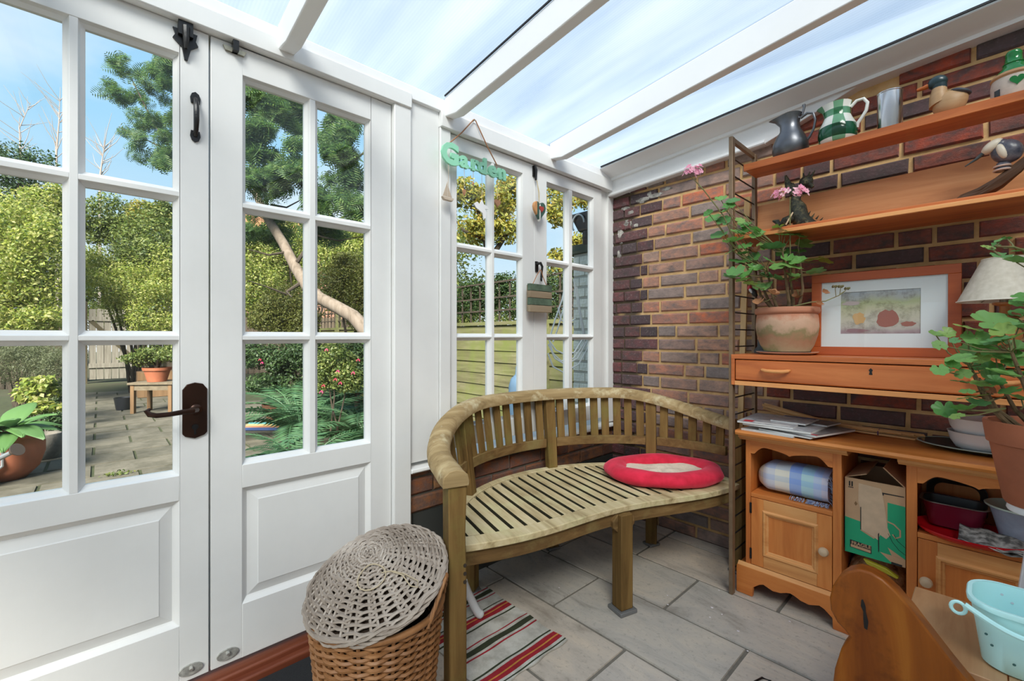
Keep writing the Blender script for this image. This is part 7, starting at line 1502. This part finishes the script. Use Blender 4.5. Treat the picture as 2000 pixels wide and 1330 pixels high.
# ---------------- big leafed pot, watering can, stone pot
HT=thing('garden_pot','large round terracotta pot with big ribbed leaves at the far left of the patio','pot',(-3.798,-2.973,-0.050)); c=HT.location
q=MB(); q.lathe([(0,0),(.13,0),(.20,.08),(.235,.20),(.235,.28),(.215,.33),(.225,.345),(.225,.365),(.205,.365),(.195,.33),(0,.32)],36,caps=False); q.build('pot_body',MAT['terracotta'],HT,world=False,smooth=50)
leafmat('hosta_leaf',[(.07,.16,.045),(.11,.21,.065),(.055,.13,.05)],.25)
HO=thing('broad_leafed_plant','plant with broad ribbed green leaves in the large terracotta pot','plant',(c.x,c.y,GZ+.34))
q=MB(); vs=[]; fs=[]; nu_,nv_=9,6
for i in range(nu_+1):
    u=i/nu_; wd=.27*math.sin(PI*min(1,u*.92+.06))**.8*(1-.25*u)
    for j in range(nv_+1):
        v=j/nv_*2-1; vs.append((u, v*wd, .30*u-.62*u*u-.10*abs(v)*wd+ .015*math.cos(v*9)))
for i in range(nu_):
    for j in range(nv_): fs.append((i*(nv_+1)+j,(i+1)*(nv_+1)+j,(i+1)*(nv_+1)+j+1,i*(nv_+1)+j+1))
q.add(vs,fs); o=q.build('broad_leaf',MAT['hosta_leaf'],smooth=70); HL_=o.data; bpy.data.objects.remove(o)
rr=random.Random(14)
for k in range(24):
    a=k*2.4+.3; s_=rr.uniform(.24,.40); o=inst(HL_,'broad_leaf',(c.x+.05*math.cos(a),c.y+.05*math.sin(a),GZ+.37+rr.uniform(0,.05)),(rr.uniform(-.2,.2),-rr.uniform(.0,.75),a),(s_,s_,s_),HO)
wc=thing('watering_can','grey metal watering can with a long spout and rose at the left edge','watering can',(-3.563,-3.158,-0.050)); c=wc.location; GVm=plain('galvanised',(.36,.38,.40),.35,.7)
q=MB(); q.lathe([(0,0),(.12,0),(.125,.01),(.115,.28),(.10,.29),(0,.29)],28,caps=False); q.build('can_body',GVm,wc,world=False,smooth=40)
e=Vector((-3.304,-2.886,0.241))-c; q=MB(); q.tube([(.09*e.x/e.length,.09*e.y/e.length,.05),tuple(e*.55+Vector((0,0,.05))),tuple(e)],[.028,.020,.016],10); q.build('spout',GVm,wc,world=False)
d=(e-Vector((0,0,.1))).normalized(); q=MB(); q.tube([tuple(e),tuple(e+d*.05),tuple(e+d*.055)],[.016,.048,.048],16); q.build('rose',plain('rose_dark',(.10,.075,.06),.5,.5),wc,world=False)
q=MB(); q.tube([(0,.11,.06),(0,.2,.15),(0,.2,.28),(0,.08,.36),(0,-.08,.36),(0,-.10,.28)],.011,8); q.build('handle',GVm,wc,world=False)
spb=thing('stone_pot','rough grey stone pot half hidden behind the big leafed pot','pot',(-4.479,-2.814,-0.050)); q=MB(); q.lathe([(0,0),(.12,0),(.15,.06),(.155,.20),(.14,.23),(.115,.23),(.11,.20),(0,.19)],20,caps=False); q.build('pot_body',plain('rough_stone',(.20,.18,.15),.95,noise=.5,nscale=14,bumps=.8),spb,world=False,smooth=60)
# ---------------- ferns
def frondmesh(seed):
    q=MB(); rr=random.Random(seed); n=26
    P=lambda u:Vector((u, 0, .62*u-.78*u*u))
    for i in range(n):
        u=.10+.88*i/n; c=P(u); t=(P(u+.02)-c).normalized(); L=.19*math.sin(PI*(.12+.86*u))**.75+.01; wd=.017
        for s_ in (-1,1):
            e=c+Vector((L*.35,s_*L,-.10*L-.15*L*rr.random())); m=(c+e)/2+Vector((0,0,.02*L)); q.add([c,m+t*wd,e,m-t*wd],[(0,1,2,3)])
    q.tube([P(i/8) for i in range(9)],[.008]*8+[.002],4); o=q.build('frond',MAT['fern_leaf'],smooth=0); me=o.data; bpy.data.objects.remove(o); return me
FM=[frondmesh(i) for i in range(3)]
def fern(label, c, n, s0, seed):
    t=thing('fern',label,'fern',(c[0],c[1],GZ),0,'ferns along the side bed'); rr=random.Random(seed)
    for k in range(n):
        a=2*PI*k/n+rr.uniform(-.25,.25); s_=s0*rr.uniform(.75,1.1); o=inst(FM[k%3],'frond',(c[0]+.04*math.cos(a),c[1]+.04*math.sin(a),GZ+.02),(rr.uniform(-.3,.3),-rr.uniform(.0,.75),a),(s_,s_,s_*1.15),t)
    return t
fern('largest fern, its silvery green fronds filling the lower right pane of the door', (-2.878,-0.287,-0.050), 26, .95, 1)
fern('arching fern behind the terracotta pot in the lower left pane of the right leaf', (-3.839,-0.669,-0.050), 24, 1.0, 2)
fern('low fern at the bottom edge of the right leaf beside the slabs', (-2.299,-1.156,-0.050), 18, .62, 3)
fern('fern in shade against the clipped bush, farthest of the ferns', (-4.837,0.141,-0.050), 20, 1.0, 4)
fern('small fern at the foot of the fence outside the left casement', (-3.459,1.447,-0.050), 13, .62, 5)
tp2=thing('tilted_pot','brown terracotta pot half hidden by fern fronds beyond the right leaf','pot',(-4.681,-0.689,-0.050)); q=MB(); q.lathe([(0,0),(.12,0),(.18,.22),(.195,.222),(.20,.28),(.185,.28),(.17,.2),(0,.19)],28,caps=False); q.build('pot_body',plain('terracotta_brown',(.20,.085,.045),.8,noise=.3,nscale=8),tp2,world=False,smooth=40)
sbd=thing('striped_board','painted board with blue, orange and teal stripes lying on the patio by the ferns','board',(-4.341,-0.879,-0.050)); c=sbd.location
for k,(cc) in enumerate([(.05,.09,.25),(.45,.20,.10),(.40,.34,.16),(.06,.24,.26)]):
    q=MB(); a0=Vector((.42,.46,0)).normalized(); b0=Vector((-a0.y,a0.x,0)); p=[c+a0*u+b0*v for u,v in ((-.36,.052*k),(.26,.052*k),(.26,.052*k+.05),(-.36,.052*k+.05))]; q.hexa([tuple(v+Vector((0,0,.01))) for v in p]+[tuple(v+Vector((0,0,.035+.012*k))) for v in p]); q.build('painted_stripe',plain('stripe_paint_%s'%['blue','orange','sand','teal'][k],cc,.6,noise=.2,nscale=10),sbd,smooth=0)
# fuchsia flowers
leafmat('fuchsia',[(.55,.02,.10),(.70,.05,.18),(.45,.01,.05)],.3)
fu=shrub('fuchsia_bush','fuchsia bush with small crimson flowers above the largest fern','shrub',[bl((-2.991,-0.636,0.877),4.6,34,34),bl((-2.785,-0.560,0.675),4.5,34,30),bl((-3.027,-0.674,0.692),4.6,28,26)],2400,.05,'leaf_mid',91)
q=MB(); rr=random.Random(5)
for p in ((-2.780,-0.776,0.990),(-2.655,-0.714,0.783),(-2.672,-0.732,0.704),(-2.639,-0.696,0.669),(-2.763,-0.831,0.585),(-2.521,-0.569,0.892),(-4.286,-1.003,0.844),(-4.269,-0.985,0.807),(-2.506,-0.626,0.772),(-2.750,-0.816,0.644)):
    p=Vector(p)
    for k in range(5):
        a=k*1.256; q.add([p,p+Vector((.016*math.cos(a+.4),.016*math.sin(a+.4),-.014)),p+Vector((.026*math.cos(a),.026*math.sin(a),-.032)),p+Vector((.016*math.cos(a-.4),.016*math.sin(a-.4),-.014))],[(0,1,2,3)])
q.build('flowers',MAT['fuchsia'],fu,smooth=0); stuff(fu.children[-1])
# weeds in the joints
shrub('patio_weeds','scattered green weeds in the patio joints','weeds',[(-1.55,-2.02,-.04,.06,.08,.03),(-2.05,-2.3,-.04,.05,.1,.03),(-1.12,-2.0,-.04,.04,.08,.03),(-2.9,-1.9,-.04,.05,.1,.03),(-2.5,-2.6,-.04,.06,.1,.02),(-3.3,-2.3,-.04,.05,.12,.03),(-1.9,-1.75,-.04,.05,.08,.03),(-4.6,-1.6,-.03,.10,.12,.06),(-1.2,-1.3,-.04,.08,.2,.02)],420,.035,'leaf_mid',95,stem=False)
bpy.data.objects['patio_weeds']['kind']='stuff'
bf=thing('back_fence','boarded fence closing the far end of the garden beside the pale gate','fence',(-14.2,-4,GZ))
FB2=wood('far_fence_wood',[(.08,.06,.04),(.13,.10,.07),(.17,.135,.10)],axis=2,rough=.9)
for nm,ya,yb in (('board_panel',-16,-2.80),('board_panel',-1.42,1.0),('board_panel',1.0,9.0)):
    q=MB(); y=ya; rr=random.Random(int(ya)+50)
    while y<yb-.02: e=min(y+.15,yb); q.box((-14.2+rr.uniform(-.008,.008),y+.004,GZ),(-14.17,e-.004,1.75+rr.uniform(-.015,.015))); y+=.15
    stuff(q.build(nm,FB2,bf,smooth=0))
# a house far beyond the end of the garden
hs=thing('distant_house','distant house with an orange tiled roof behind the trees','house',(-24.352,4.507,-0.050)); c=Vector((-26.795,5.156,7.330)); hs.location=(c.x,c.y,GZ)
q=MB(); q.box((c.x-3,c.y-4,GZ),(c.x+3,c.y+4,6.6)); q.build('house_wall',plain('house_brick',(.35,.19,.13),.9,noise=.2,nscale=2),hs)
q=MB(); q.prism([(-3.4,6.6),(3.4,6.6),(0,8.6)], lambda u,v,h:(c.x+u,c.y+h,v), -4.3,4.3); q.build('house_roof',plain('roof_tile',(.46,.20,.10),.85,noise=.3,nscale=3),hs)
